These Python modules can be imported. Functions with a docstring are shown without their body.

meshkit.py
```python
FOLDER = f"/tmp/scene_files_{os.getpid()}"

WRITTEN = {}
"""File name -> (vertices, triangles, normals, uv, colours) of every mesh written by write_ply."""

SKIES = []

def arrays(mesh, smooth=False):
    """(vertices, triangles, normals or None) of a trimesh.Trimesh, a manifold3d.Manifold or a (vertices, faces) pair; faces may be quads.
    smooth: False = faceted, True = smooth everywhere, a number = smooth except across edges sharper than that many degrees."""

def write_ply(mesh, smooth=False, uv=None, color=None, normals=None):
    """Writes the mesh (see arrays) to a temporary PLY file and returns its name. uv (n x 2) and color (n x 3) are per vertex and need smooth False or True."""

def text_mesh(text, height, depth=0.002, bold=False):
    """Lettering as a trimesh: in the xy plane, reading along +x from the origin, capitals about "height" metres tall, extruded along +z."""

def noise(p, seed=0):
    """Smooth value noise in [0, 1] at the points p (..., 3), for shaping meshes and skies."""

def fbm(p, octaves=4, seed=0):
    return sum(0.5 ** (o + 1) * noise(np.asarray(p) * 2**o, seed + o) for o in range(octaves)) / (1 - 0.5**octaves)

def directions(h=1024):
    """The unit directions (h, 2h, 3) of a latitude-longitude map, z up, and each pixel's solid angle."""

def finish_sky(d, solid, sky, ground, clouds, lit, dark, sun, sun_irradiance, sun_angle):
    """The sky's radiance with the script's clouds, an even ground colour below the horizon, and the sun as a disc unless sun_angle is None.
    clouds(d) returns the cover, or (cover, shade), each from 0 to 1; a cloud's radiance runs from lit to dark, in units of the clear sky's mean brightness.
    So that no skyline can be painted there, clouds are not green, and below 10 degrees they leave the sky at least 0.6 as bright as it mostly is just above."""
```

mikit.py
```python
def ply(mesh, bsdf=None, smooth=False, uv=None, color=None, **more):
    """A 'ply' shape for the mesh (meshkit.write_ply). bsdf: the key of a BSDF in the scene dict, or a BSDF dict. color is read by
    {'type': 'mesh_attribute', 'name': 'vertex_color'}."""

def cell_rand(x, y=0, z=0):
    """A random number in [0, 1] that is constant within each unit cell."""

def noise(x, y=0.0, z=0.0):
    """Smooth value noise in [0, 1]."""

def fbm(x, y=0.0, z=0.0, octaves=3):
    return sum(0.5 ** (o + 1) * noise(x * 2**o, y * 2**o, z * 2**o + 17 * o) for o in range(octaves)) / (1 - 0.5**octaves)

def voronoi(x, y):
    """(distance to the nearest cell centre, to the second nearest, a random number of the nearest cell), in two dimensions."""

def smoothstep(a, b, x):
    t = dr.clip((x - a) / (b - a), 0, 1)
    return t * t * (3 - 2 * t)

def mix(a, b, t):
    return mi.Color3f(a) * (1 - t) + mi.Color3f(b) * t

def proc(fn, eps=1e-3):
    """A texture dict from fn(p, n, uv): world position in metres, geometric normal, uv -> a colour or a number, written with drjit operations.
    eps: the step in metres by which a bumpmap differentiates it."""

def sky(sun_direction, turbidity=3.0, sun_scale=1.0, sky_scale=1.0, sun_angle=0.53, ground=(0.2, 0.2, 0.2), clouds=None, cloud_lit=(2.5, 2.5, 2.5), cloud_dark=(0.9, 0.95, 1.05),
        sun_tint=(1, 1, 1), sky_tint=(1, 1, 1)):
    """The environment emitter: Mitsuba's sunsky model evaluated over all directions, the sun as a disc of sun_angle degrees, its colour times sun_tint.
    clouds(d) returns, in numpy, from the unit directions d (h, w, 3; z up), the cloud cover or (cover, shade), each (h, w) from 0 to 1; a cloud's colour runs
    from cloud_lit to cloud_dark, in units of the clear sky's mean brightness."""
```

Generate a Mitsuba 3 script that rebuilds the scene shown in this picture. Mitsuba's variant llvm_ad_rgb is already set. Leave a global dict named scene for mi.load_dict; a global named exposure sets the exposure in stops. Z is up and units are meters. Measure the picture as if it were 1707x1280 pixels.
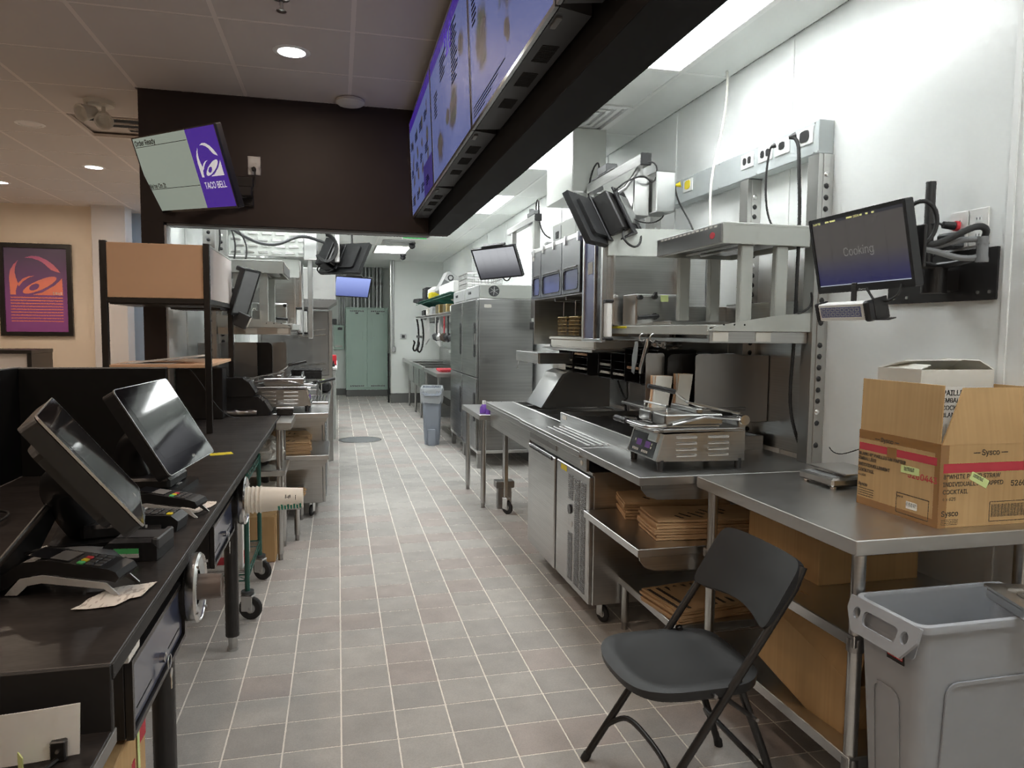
import math, random
import numpy as np
import trimesh
import shapely
from shapely.geometry import Polygon, Point, LineString, box as sbox
from shapely import affinity
from shapely.ops import unary_union
import manifold3d as m3
import drjit as dr
import mitsuba as mi
import mikit, meshkit
from mikit import proc, noise, fbm, cell_rand, smoothstep, mix

random.seed(7)
rng = np.random.default_rng(7)
T4 = mi.ScalarTransform4f
PI = math.pi
scene, labels = {"type": "scene"}, {}

# ------------------------------------------------------------------ camera
CAM = np.array([0.0, 0.0, 1.4957])
YAW, PITCH, ROLL = 0.238252, 0.072969, 0.010318
_f = np.array([math.sin(YAW) * math.cos(PITCH), math.cos(YAW) * math.cos(PITCH), -math.sin(PITCH)])
_r = np.array([math.cos(YAW), -math.sin(YAW), 0.0])
_u = np.cross(_r, _f)
_up = -_r * math.sin(ROLL) + _u * math.cos(ROLL)
scene["camera"] = {"type": "perspective", "fov": 2 * math.degrees(math.atan(853.5 / 1196.49)), "fov_axis": "x", "near_clip": 0.05, "far_clip": 100.0,
                   "to_world": T4().look_at(origin=CAM.tolist(), target=(CAM + _f).tolist(), up=_up.tolist())}
exposure = 0.28
KITCHEN_LIGHT = (9.6, 9.9, 9.8)      # radiance of the kitchen troffers
WARM_LIGHT = (128.0, 102.0, 80.0)      # radiance of the dining downlights
SOFT_LIGHT = (60.0, 58.0, 56.0)      # radiance of the far dining downlights

# ------------------------------------------------------------------ helpers
def numbered(key):
    if key not in scene and key not in labels and key not in _used:
        _used.add(key)
        return key
    k = 1
    while True:
        n = f"{key}_{k:03d}"
        if n not in scene and n not in labels and n not in _used:
            _used.add(n)
            return n
        k += 1
_used, REG = set(), {}


def thing(name, label, cat, group=None):
    key = numbered(name)
    labels[key] = {"label": label, "category": cat}
    if group: labels[key]["group"] = group
    return key

def clusters(ms):
    """groups of meshes whose boxes touch"""
    bs = [(m.bounds[0] - 0.0015, m.bounds[1] + 0.0015) for m in ms]
    left, out = list(range(len(ms))), []
    while left:
        g, q = [], [left.pop(0)]
        while q:
            a = q.pop(); g.append(a)
            for b in left[:]:
                if np.all(bs[a][0] < bs[b][1]) and np.all(bs[b][0] < bs[a][1]): left.remove(b); q.append(b)
        out.append([ms[i] for i in sorted(g)])
    return out
JOIN = ("lettering", "print", "text", "screw", "bolt_hole", "bars", "frame", "menu_lines", "emblem", "price", "list_heading", "key_outline", "sticker", "heading", "hub", "fan_spoke", "light_slots")

def part(parent, name, mesh, mat=None, smooth=False, label=None, kind=None, **more):
    if isinstance(mesh, list) and len(mesh) > 1 and kind is None and not any(j in name for j in JOIN) and not more:
        ms = [to_tm(x) for x in mesh]
        cs = clusters(ms)
        if 1 < len(cs) <= 40:
            return [part(parent, name, trimesh.util.concatenate(c), mat, smooth, label) for c in cs][0]
    key = numbered(parent + "__" + name)
    if isinstance(mesh, dict):
        scene[key] = mesh
    else:
        REG[key] = (cat_(mesh), mat, smooth, label, kind)
        scene[key] = mikit.ply(REG[key][0], mat, smooth=smooth, **more)
    if label or kind:
        labels[key] = {}
        if label: labels[key]["label"] = label
        if kind: labels[key]["kind"] = kind
    return key

def each(parent, name, meshes, mat, smooth=False, **kw):
    """every mesh of the list an entry of its own"""
    return [part(parent, name, m, mat, smooth, **kw) for m in meshes]

def mirrored(root, cx, dy, label, group=None, skip=()):
    """the same thing on the other side of the aisle: x -> cx - x, y -> y + dy"""
    new = thing(root.rstrip("0123456789").rstrip("_"), label, labels[root]["category"], group)
    for k in [k for k in REG if k.startswith(root + "__")]:
        if any(s in k for s in skip): continue
        m, mt, sm, lb, kd = REG[k]
        m = trimesh.Trimesh(m.vertices * [-1, 1, 1] + [cx, dy, 0], m.faces[:, ::-1], process=False)
        q = new + k[len(root):]
        REG[q] = (m, mt, sm, lb, kd)
        scene[q] = mikit.ply(m, mt, smooth=sm)
        if k in labels: labels[q] = dict(labels[k])
    return new

def solo(name, mesh, mat, label, cat, group=None, smooth=False, **more):
    key = thing(name, label, cat, group)
    scene[key] = mikit.ply(cat_(mesh), mat, smooth=smooth, **more)
    return key

def struct(name, mesh, mat, smooth=False, label=None, **more):
    key = numbered(name)
    scene[key] = mikit.ply(cat_(mesh), mat, smooth=smooth, **more)
    labels[key] = {"kind": "structure"}
    if label: labels[key]["label"] = label
    return key

def cat_(m):
    if isinstance(m, (list, tuple)) and not (len(m) == 2 and isinstance(m[0], np.ndarray)):
        return trimesh.util.concatenate([to_tm(x) for x in m])
    return to_tm(m)

def to_tm(m):
    if isinstance(m, trimesh.Trimesh): return m
    if hasattr(m, "to_mesh"):
        q = m.to_mesh()
        return trimesh.Trimesh(np.array(q.vert_properties[:, :3]), np.array(q.tri_verts), process=False)
    return trimesh.Trimesh(m[0], m[1], process=False)

# chamfered box: fixed topology from one hull
def _topo():
    s = np.array([[a, b, c] for a in (-1, 1) for b in (-1, 1) for c in (-1, 1)], float)
    v, tag = [], []
    for q in s:
        for k in range(3):
            p = q.copy() * 1.0
            inset = q * 0.2
            inset[k] = 0
            v.append(p - inset); tag.append((q, k))
    v = np.array(v)
    h = trimesh.convex.convex_hull(v)
    # map back
    from scipy.spatial import cKDTree
    idx = cKDTree(v).query(h.vertices)[1]
    return tag, idx[h.faces]
_TAG, _TF = _topo()
_Q = np.array([t[0] for t in _TAG]); _K = np.array([[0.0 if k == t[1] else 1.0 for k in range(3)] for t in _TAG])

def bx(x0, x1, y0, y1, z0, z1, b=0.002):
    lo, hi = np.array([min(x0, x1), min(y0, y1), min(z0, z1)]), np.array([max(x0, x1), max(y0, y1), max(z0, z1)])
    c, h = (lo + hi) / 2, (hi - lo) / 2
    b = min(b, 0.45 * h.min())
    v = c + _Q * h - _Q * _K * b
    return trimesh.Trimesh(v, _TF.copy(), process=False)

def cbox(c, s, b=0.002):
    c, s = np.array(c, float), np.array(s, float) / 2
    return bx(c[0] - s[0], c[0] + s[0], c[1] - s[1], c[1] + s[1], c[2] - s[2], c[2] + s[2], b)

def rotm(axis, deg, at=(0, 0, 0)):
    return trimesh.transformations.rotation_matrix(math.radians(deg), axis, at)

def tr(m, mat):
    m = to_tm(m).copy() if not isinstance(m, list) else cat_(m).copy()
    m.apply_transform(mat)
    return m

def mv(m, d):
    m = to_tm(m).copy() if not isinstance(m, list) else cat_(m).copy()
    m.apply_translation(d)
    return m

def frame(o, x, z=None, y=None):
    """matrix with local axes x, y, z at o"""
    x = np.array(x, float); x /= np.linalg.norm(x)
    if z is not None:
        z = np.array(z, float); z -= x * (x @ z); z /= np.linalg.norm(z); y = np.cross(z, x)
    else:
        y = np.array(y, float); y -= x * (x @ y); y /= np.linalg.norm(y); z = np.cross(x, y)
    M = np.eye(4); M[:3, 0], M[:3, 1], M[:3, 2], M[:3, 3] = x, y, z, o
    return M

def cyl(p0, p1, r, n=16, r2=None, cap=True):
    p0, p1 = np.array(p0, float), np.array(p1, float)
    d = p1 - p0; L = np.linalg.norm(d); d /= L
    a = np.cross(d, [0, 0, 1.0] if abs(d[2]) < 0.9 else [1.0, 0, 0]); a /= np.linalg.norm(a); b = np.cross(d, a)
    t = np.arange(n) * 2 * PI / n
    ring = np.outer(np.cos(t), a) + np.outer(np.sin(t), b)
    r2 = r if r2 is None else r2
    v = np.vstack([p0 + ring * r, p1 + ring * r2])
    f = []
    for i in range(n):
        j = (i + 1) % n
        f += [[i, j, n + j], [i, n + j, n + i]]
    if cap:
        v = np.vstack([v, p0, p1])
        for i in range(n):
            j = (i + 1) % n
            f += [[2 * n, j, i], [2 * n + 1, n + i, n + j]]
    return trimesh.Trimesh(v, np.array(f), process=False)

def tube(pts, r, n=8, close=False, smooth_pts=0):
    P = np.array(pts, float)
    if smooth_pts:
        P = spline(P, smooth_pts)
    N = len(P)
    tang = np.gradient(P, axis=0)
    tang /= np.linalg.norm(tang, axis=1, keepdims=True) + 1e-12
    a = np.cross(tang[0], [0, 0, 1.0] if abs(tang[0][2]) < 0.9 else [1.0, 0, 0]); a /= np.linalg.norm(a)
    v = []
    t = np.arange(n) * 2 * PI / n
    rr = np.broadcast_to(r, N) if np.ndim(r) == 0 else np.interp(np.linspace(0, 1, N), np.linspace(0, 1, len(r)), r)
    for i in range(N):
        a = a - tang[i] * (a @ tang[i]); a /= np.linalg.norm(a) + 1e-12
        b = np.cross(tang[i], a)
        v.append(P[i] + rr[i] * (np.outer(np.cos(t), a) + np.outer(np.sin(t), b)))
    v = np.vstack(v)
    f = []
    for i in range(N - 1):
        for k in range(n):
            q = (k + 1) % n
            f += [[i * n + k, i * n + q, (i + 1) * n + q], [i * n + k, (i + 1) * n + q, (i + 1) * n + k]]
    v = np.vstack([v, P[0], P[-1]])
    for k in range(n):
        q = (k + 1) % n
        f += [[len(v) - 2, q, k], [len(v) - 1, (N - 1) * n + k, (N - 1) * n + q]]
    return trimesh.Trimesh(v, np.array(f), process=False)

def spline(P, per=6):
    from scipy.interpolate import CubicSpline
    P = np.array(P, float)
    d = np.r_[0, np.cumsum(np.linalg.norm(np.diff(P, axis=0), axis=1) ** 0.5)]
    return CubicSpline(d, P)(np.linspace(0, d[-1], (len(P) - 1) * per + 1))

def lathe(prof, n=24, M=None):
    """profile of (r, z), closed at the axis by the profile itself"""
    prof = np.array(prof, float)
    t = np.arange(n) * 2 * PI / n
    v = np.vstack([np.c_[p[0] * np.cos(t), p[0] * np.sin(t), np.full(n, p[1])] for p in prof])
    f = []
    for i in range(len(prof) - 1):
        for k in range(n):
            q = (k + 1) % n
            f += [[i * n + k, i * n + q, (i + 1) * n + q], [i * n + k, (i + 1) * n + q, (i + 1) * n + k]]
    m = trimesh.Trimesh(v, np.array(f), process=False)
    if M is not None: m.apply_transform(M)
    return m

def ext(poly, h, M=None, z0=0.0):
    """extrude a shapely polygon (local xy) by h along local z, placed by M"""
    polys = [poly] if poly.geom_type == "Polygon" else [g for g in poly.geoms if g.geom_type == "Polygon"]
    ms = []
    for g in polys:
        if g.area < 1e-9: continue
        m = trimesh.creation.extrude_polygon(g, h, engine="earcut")
        if z0: m.apply_translation([0, 0, z0])
        ms.append(m)
    m = trimesh.util.concatenate(ms)
    if M is not None: m.apply_transform(M)
    return m

def rrect(x0, y0, x1, y1, r, seg=4):
    r = min(r, 0.49 * min(x1 - x0, y1 - y0))
    return sbox(x0 + r, y0 + r, x1 - r, y1 - r).buffer(r, quad_segs=seg)

# planes for prisms: (matrix) local xy -> world
def PXZ(y):  # local x->X, y->Z, extrudes towards -Y
    return frame([0, y, 0], [1, 0, 0], y=[0, 0, 1])
def PYZ(x):  # local x->Y, y->Z, extrudes towards +X
    return frame([x, 0, 0], [0, 1, 0], y=[0, 0, 1])
def PXY(z):
    return frame([0, 0, z], [1, 0, 0], y=[0, 1, 0])

def text(s, h, M, depth=0.0006, bold=False, w=None, center=False):
    m = meshkit.text_mesh(s, h, depth, bold)
    b = m.bounds
    if w is not None:
        m.apply_scale([w / (b[1][0] - b[0][0]), 1, 1]); b = m.bounds
    if center: m.apply_translation([-(b[0][0] + b[1][0]) / 2, 0, 0])
    m.apply_transform(M)
    return m

def quad(p00, p10, p11, p01):
    return trimesh.Trimesh(np.array([p00, p10, p11, p01], float), np.array([[0, 1, 2], [0, 2, 3]]), process=False)

# ------------------------------------------------------------------ materials
def rgb(*c): return {"type": "rgb", "value": list(map(float, c))}
def srgb(r, g, b):
    f = lambda v: v / 12.92 if v <= 0.04045 else ((v + 0.055) / 1.055) ** 2.4
    return [f(r / 255), f(g / 255), f(b / 255)]
def mat(key, color, rough=0.5, metal=0.0, spec=0.5, bump=None, **more):
    d = {"type": "principled", "base_color": rgb(*color) if isinstance(color, (list, tuple)) else color, "roughness": rough if isinstance(rough, dict) else float(rough),
         "metallic": float(metal), "specular": float(spec), **more}
    if bump is not None:
        d = {"type": "bumpmap", "arbitrary": proc(bump[0], eps=bump[2]), "scale": bump[1], "bsdf": d}
    scene[key] = {"type": "twosided", "bsdf": d}
    return key
def emit(c): return {"type": "area", "radiance": rgb(*c)}
def _steelcol(p, n, uv):
    g = fbm(p.x * 3.0, p.y * 3.0, p.z * 5.0) * 0.5 + noise(p.x * 6, p.y * 6, p.z * 160) * 0.5
    return mix((0.43, 0.43, 0.42), (0.56, 0.56, 0.55), g)
def _steelrough(p, n, uv):
    return 0.20 + 0.14 * fbm(p.x * 5.0, p.y * 5.0, p.z * 60.0)
mat("steel", proc(_steelcol), proc(_steelrough), 1.0)
mat("fridge_steel", proc(lambda p, n, uv: mix((0.26, 0.26, 0.26), (0.44, 0.44, 0.43), noise(p.x * 2, p.y * 1.5, p.z * 9) * 0.6 + 0.4 * noise(p.x * 3, p.y * 3, p.z * 60))), proc(lambda p, n, uv: 0.24 + 0.10 * noise(p.x * 3, p.y * 3, p.z * 30)), 1.0)
mat("steel_top", rgb(0.60, 0.60, 0.59), proc(lambda p, n, uv: 0.24 + 0.12 * fbm(p.x * 7.0, p.y * 30.0, p.z * 7.0)), 1.0)
mat("steel_dark", rgb(0.34, 0.335, 0.33), 0.35, 1.0)
mat("door_steel", rgb(0.22, 0.22, 0.225), 0.3, 1.0)
mat("steel_bright", rgb(0.70, 0.70, 0.69), 0.22, 1.0)
mat("steel_painted", srgb(178, 181, 176), 0.35, 0.0)
mat("galvanised", proc(lambda p, n, uv: mix((0.42, 0.43, 0.43), (0.60, 0.61, 0.61), fbm(p.x * 14, p.y * 14, p.z * 14))), 0.38, 1.0)
mat("chrome", rgb(0.75, 0.75, 0.74), 0.1, 1.0)
mat("brass", rgb(0.55, 0.42, 0.2), 0.3, 1.0)
mat("black_plastic", rgb(0.012, 0.012, 0.013), 0.38)
mat("black_matte", rgb(0.010, 0.010, 0.010), 0.75)
mat("black_gloss", rgb(0.008, 0.008, 0.010), 0.12)
mat("black_metal", rgb(0.012, 0.011, 0.011), 0.32)
mat("post_steel", rgb(0.46, 0.455, 0.44), 0.34, 1.0)
mat("raceway_grey", srgb(168, 174, 175), 0.35)
mat("rubber", rgb(0.018, 0.018, 0.018), 0.7)
mat("dark_grey", rgb(0.045, 0.047, 0.05), 0.45)
mat("mid_grey", rgb(0.16, 0.165, 0.17), 0.45)
mat("light_grey", rgb(0.45, 0.46, 0.46), 0.4)
mat("white_plastic", rgb(0.78, 0.78, 0.76), 0.35)
mat("off_white", rgb(0.66, 0.65, 0.60), 0.6)
mat("paper", rgb(0.75, 0.73, 0.68), 0.85)
mat("receipt_paper", proc(lambda p, n, uv: mix((0.78, 0.74, 0.68), (0.55, 0.50, 0.45), smoothstep(0.62, 0.72, noise(p.x * 180, p.y * 70, 0)))), 0.85)
def _card(p, n, uv):
    return mix(srgb(158, 124, 82), srgb(184, 152, 108), fbm(p.x * 5, p.y * 5, p.z * 5) * 0.7 + 0.3 * noise((p.x + p.y) * 140, 0, p.z * 3))
mat("cardboard", proc(_card), 0.8)
mat("cardboard_edge", srgb(120, 88, 52), 0.85)
mat("card_tape", srgb(140, 102, 62), 0.25)
mat("kraft", proc(lambda p, n, uv: mix(srgb(150, 118, 84), srgb(194, 162, 124), fbm(p.x * 9, p.y * 9, p.z * 60))), 0.8)
mat("ink_black", rgb(0.02, 0.018, 0.018), 0.7)
mat("ink_brown", rgb(0.05, 0.035, 0.025), 0.8)
mat("ink_red", srgb(170, 52, 62), 0.7)
mat("red", rgb(0.5, 0.02, 0.03), 0.4)
mat("yellow", rgb(0.75, 0.62, 0.02), 0.45)
mat("orange", rgb(0.8, 0.33, 0.03), 0.45)
mat("green_label", rgb(0.12, 0.62, 0.20), 0.5)
mat("lime_label", rgb(0.62, 0.72, 0.32), 0.55)
mat("purple", rgb(0.16, 0.06, 0.36), 0.4)
mat("green_coat", rgb(0.012, 0.075, 0.055), 0.35)
mat("grey_can", proc(lambda p, n, uv: mix(srgb(146, 150, 156), srgb(156, 160, 165), fbm(p.x * 8, p.y * 8, p.z * 8))), 0.42)
mat("grey_can_far", srgb(140, 147, 158), 0.45)
mat("frp_wall", srgb(226, 229, 228), 0.26, 0.0, 0.5, bump=(lambda p, n, uv: noise(p.x * 60, p.y * 60, p.z * 60) * 0.7 + noise(p.x * 9, p.y * 9, p.z * 9) * 1.5, 0.0005, 0.004))
mat("frp_trim", srgb(228, 230, 229), 0.35)
mat("wall_paint", srgb(222, 226, 222), 0.6)
mat("kitchen_ceiling", srgb(216, 219, 217), 0.8)
mat("grid_bar", srgb(226, 228, 226), 0.5)
mat("dining_ceiling", srgb(198, 191, 186), 0.9)
mat("dining_grid", srgb(220, 212, 206), 0.7)
mat("brown_wall", srgb(42, 32, 30), 0.6)
mat("bulkhead_black", srgb(16, 15, 16), 0.6, 0.0, 0.2)
mat("beige_wall", proc(lambda p, n, uv: mix(srgb(226, 212, 194), srgb(232, 220, 204), fbm(p.x * 2, p.y * 2, p.z * 2))), 0.7)
mat("white_wall", srgb(214, 210, 208), 0.7)
mat("blue_wall", srgb(176, 190, 204), 0.7)
def _tilecol(p, n, uv):
    i, j = dr.floor(p.x / 0.2032 - 0.0126), dr.floor(p.y / 0.2032 - 12.587)
    r = cell_rand(i, j, 3)
    base = mix(srgb(164, 160, 156), srgb(178, 174, 169), r)
    base = mix(base, mi.Color3f(srgb(172, 160, 155)), smoothstep(0.78, 0.8, cell_rand(i, j, 9)) * 0.6)
    return base * (0.84 + 0.2 * fbm(p.x * 12, p.y * 12, 0) + 0.12 * noise(p.x * 260, p.y * 260, 0))
mat("floor_tile", proc(_tilecol), proc(lambda p, n, uv: 0.5 + 0.25 * fbm(p.x * 4, p.y * 4, 0)), 0.0, 0.22)
mat("grout", srgb(232, 226, 218), 0.85)
mat("cove_base", srgb(104, 104, 102), 0.5)
def _lamcol(p, n, uv):
    return mix((0.014, 0.012, 0.0115), (0.036, 0.031, 0.029), fbm(p.x * 5, p.y * 22, 0) * 0.8 + 0.2 * noise(p.x * 90, p.y * 220, 0))
mat("laminate", proc(_lamcol), 0.36, 0.0, 0.5)
mat("laminate_side", rgb(0.012, 0.011, 0.011), 0.55)
mat("partition_black", rgb(0.003, 0.003, 0.003), 0.7, 0.0, 0.25)
mat("screen_matte", rgb(0.01, 0.01, 0.011), 0.5)
mat("tan_panel", srgb(222, 184, 150), 0.6)
mat("white_panel", srgb(214, 206, 202), 0.5)
mat("locker_green", srgb(176, 198, 187), 0.4)
mat("chair_plastic", rgb(0.011, 0.0115, 0.0125), 0.48, bump=(lambda p, n, uv: noise(p.x * 420, p.y * 420, p.z * 420), 0.0002, 0.0008))
mat("cup_white", srgb(232, 226, 214), 0.4)
mat("cup_green", srgb(30, 120, 100), 0.5)
mat("poster_purple", rgb(0.10, 0.03, 0.13), 0.4)
mat("window_film", rgb(0.16, 0.17, 0.30), 0.15, 0.3)
mat("smoke", rgb(0.02, 0.02, 0.025), 0.1)
scene["liner"] = {"type": "principledthin", "base_color": rgb(0.75, 0.78, 0.8), "roughness": 0.3, "spec_trans": 0.35, "diff_trans": 0.6}
mat("poster_ink", rgb(0.004, 0.004, 0.018), 0.7, 0.0, 0.1)
mat("poster_orange", proc(lambda p, n, uv: mix(srgb(236, 140, 118), srgb(180, 100, 150), smoothstep(1.95, 2.4, p.z))), 0.4)
mat("brown_cup", srgb(96, 84, 78), 0.35)
mat("cup_print", srgb(232, 226, 214), 0.4)
mat("board_paper", srgb(205, 208, 206), 0.5)

# ------------------------------------------------------------------ room
CEIL, WR, WL, TS = 2.92, 2.13, -1.02, 0.2032
TX0, TY0 = 0.00256, 2.55759
YEND = 14.92
floor = struct("floor", bx(-6.2, 2.35, -1.6, 17.6, -0.06, -0.0011, 0.001), "grout")
tm = bx(0.003, TS - 0.003, 0.003, TS - 0.003, -0.012, 0.0, 0.0006)
_tp = mikit.ply(tm, "floor_tile")
cells = []
for i in range(-30, 11):
    for j in range(-20, 75):
        x, y = TX0 + i * TS, TY0 + j * TS
        if x < -6.1 or x > 2.12 or y < -1.5 or y > 17.3: continue
        cells.append((x, y))
# those that show largest: in the aisle, nearest first
def _seen(c):
    x, y = c[0] + TS / 2, c[1] + TS / 2
    d = np.array([x, y, 0]) - CAM
    z = d @ _f
    if z < 0.5: return None
    u, v = 853.5 + 1196.5 * (d @ (_r * math.cos(ROLL) + _u * math.sin(ROLL))) / z, 640 - 1196.5 * (d @ _up) / z
    if not (-20 < u < 1727 and v < 1310): return None
    lx, rx = (-0.62, 1.42)
    if x < lx or x > rx + (0.9 if y < 3.6 else 0): return None
    return z
near = sorted([(z, c) for c in cells if (z := _seen(c)) is not None])[:298]
nearset = set(c for _, c in near)
for _, c in near:
    k = numbered("floor__tile")
    scene[k] = {**_tp, "to_world": T4().translate([c[0], c[1], 0])}
_rest = [c for c in cells if c not in nearset and not (c[0] < -1.3 and c[1] > 9.4)]
V = np.vstack([tm.vertices + [c[0], c[1], 0] for c in _rest]); F = np.vstack([tm.faces + 24 * k for k in range(len(_rest))])
part(floor, "tile_field", trimesh.Trimesh(V, F, process=False), "floor_tile", kind="stuff")

# walls
ww = struct("wall_right", bx(WR, WR + 0.12, -1.6, 15.1, 0, CEIL, 0.001), "frp_wall")
for k, y in enumerate([0.72, 1.92, 3.13, 4.35, 5.57, 6.79, 8.0, 9.2, 10.4, 11.6]):
    part(ww, "seam_strip", bx(WR - 0.006, WR + 0.001, y - 0.013, y + 0.013, 0.1, CEIL - 0.01, 0.004), "frp_trim")
struct("baseboard_right", bx(WR - 0.012, WR, -1.6, 14.9, 0, 0.15, 0.004), "cove_base")
struct("wall_back", bx(1.06, WR, YEND, YEND + 0.12, 0, CEIL, 0.001), "wall_paint")
struct("baseboard_back", bx(1.055, WR, YEND - 0.012, YEND, 0, 0.2, 0.004), "cove_base")
wl = struct("wall_left", bx(WL - 0.12, WL, 4.90, 17.4, 0, CEIL, 0.001), "frp_wall")
for y in (5.4, 6.6, 7.8, 9.0):
    part(wl, "seam_strip", bx(WL - 0.001, WL + 0.006, y - 0.013, y + 0.013, 0.1, CEIL - 0.01, 0.004), "frp_trim")
wf = struct("wall_far", bx(WL, 2.2, 16.9, 17.02, 0, CEIL, 0.001), "wall_paint")
struct("baseboard_far", bx(WL, 2.1, 16.885, 16.9, 0, 0.15, 0.004), "cove_base")
struct("wall_alcove", bx(2.10, 2.2, YEND + 0.12, 17.0, 0, CEIL, 0.001), "wall_paint")
wd = struct("wall_dining", bx(-6.2, -2.78, 9.55, 9.67, 0, CEIL, 0.001), "beige_wall")
struct("wall_column", bx(-2.78, -2.42, 9.38, 9.67, 0, CEIL, 0.003), "white_wall")
struct("wall_recess", bx(-3.2, WL - 0.12, 9.95, 10.05, 0, CEIL, 0.001), "blue_wall")
struct("ceiling_corridor", bx(-3.2, WL - 0.1, 9.4, 10.1, CEIL - 0.001, CEIL + 0.02, 0.001), "dining_ceiling")
struct("wall_dining_left", bx(-6.3, -6.2, -1.6, 9.67, 0, CEIL, 0.001), "beige_wall")
struct("wall_front", bx(-6.3, WR + 0.12, -1.72, -1.6, 0, CEIL, 0.001), "beige_wall")

# brown header wall, the pillar and the menu bulkhead
hw = struct("wall_header", [bx(-1.146, 0.73, 4.78, 4.92, 2.135, CEIL, 0.001), bx(-1.146, -1.022, 4.78, 4.92, 0, 2.136, 0.001)], "brown_wall")
struct("trim_jamb", bx(-1.022, -1.008, 4.79, 4.915, 0.0, 2.12, 0.003), "frp_trim")
struct("trim_header", bx(-1.008, 0.60, 4.80, 4.915, 2.12, 2.135, 0.002), "mid_grey")
struct("wall_bulkhead", bx(0.585, 0.73, -1.6, 4.80, 2.13, CEIL, 0.002), "bulkhead_black")

struct("wall_header_back", bx(-1.02, 0.735, 4.92, 4.935, 2.14, CEIL, 0.001), "frp_wall")
struct("wall_bulkhead_back", bx(0.73, 0.74, -1.6, 4.935, 2.16, CEIL, 0.001), "frp_wall")

# ceilings
struct("ceiling", bx(-6.3, 2.3, -1.6, 17.4, CEIL + 0.06, CEIL + 0.12, 0.001), "dark_grey")
cd = struct("ceiling_dining", bx(-6.2, 0.585, -1.5, 9.6, CEIL + 0.035, CEIL + 0.05, 0.001), "dining_ceiling")
def tile_ply(w, l, m): return mikit.ply(bx(0.008, w - 0.008, 0.008, l - 0.008, CEIL - 0.004, CEIL + 0.012, 0.003), m)
_t22 = tile_ply(0.616, 0.61, "dining_ceiling")
GX, GY = 0.08, 3.63
skip = {(-2, 3)}
bars = []
for i in range(-11, 1):
    x = GX + i * 0.616
    for j in range(-9, 10):
        y = GY + j * 0.61
        if x + 0.05 > 0.585 or y > 9.5 or y < -1.6: continue
        if x + 0.6 > 0.6: continue
        if j == 3 and i == -3: continue
        if y > 4.5 and x > -1.2: continue
        scene[numbered(cd + "__ceiling_tile")] = {**_t22, "to_world": T4().translate([x, y, 0])}
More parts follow.
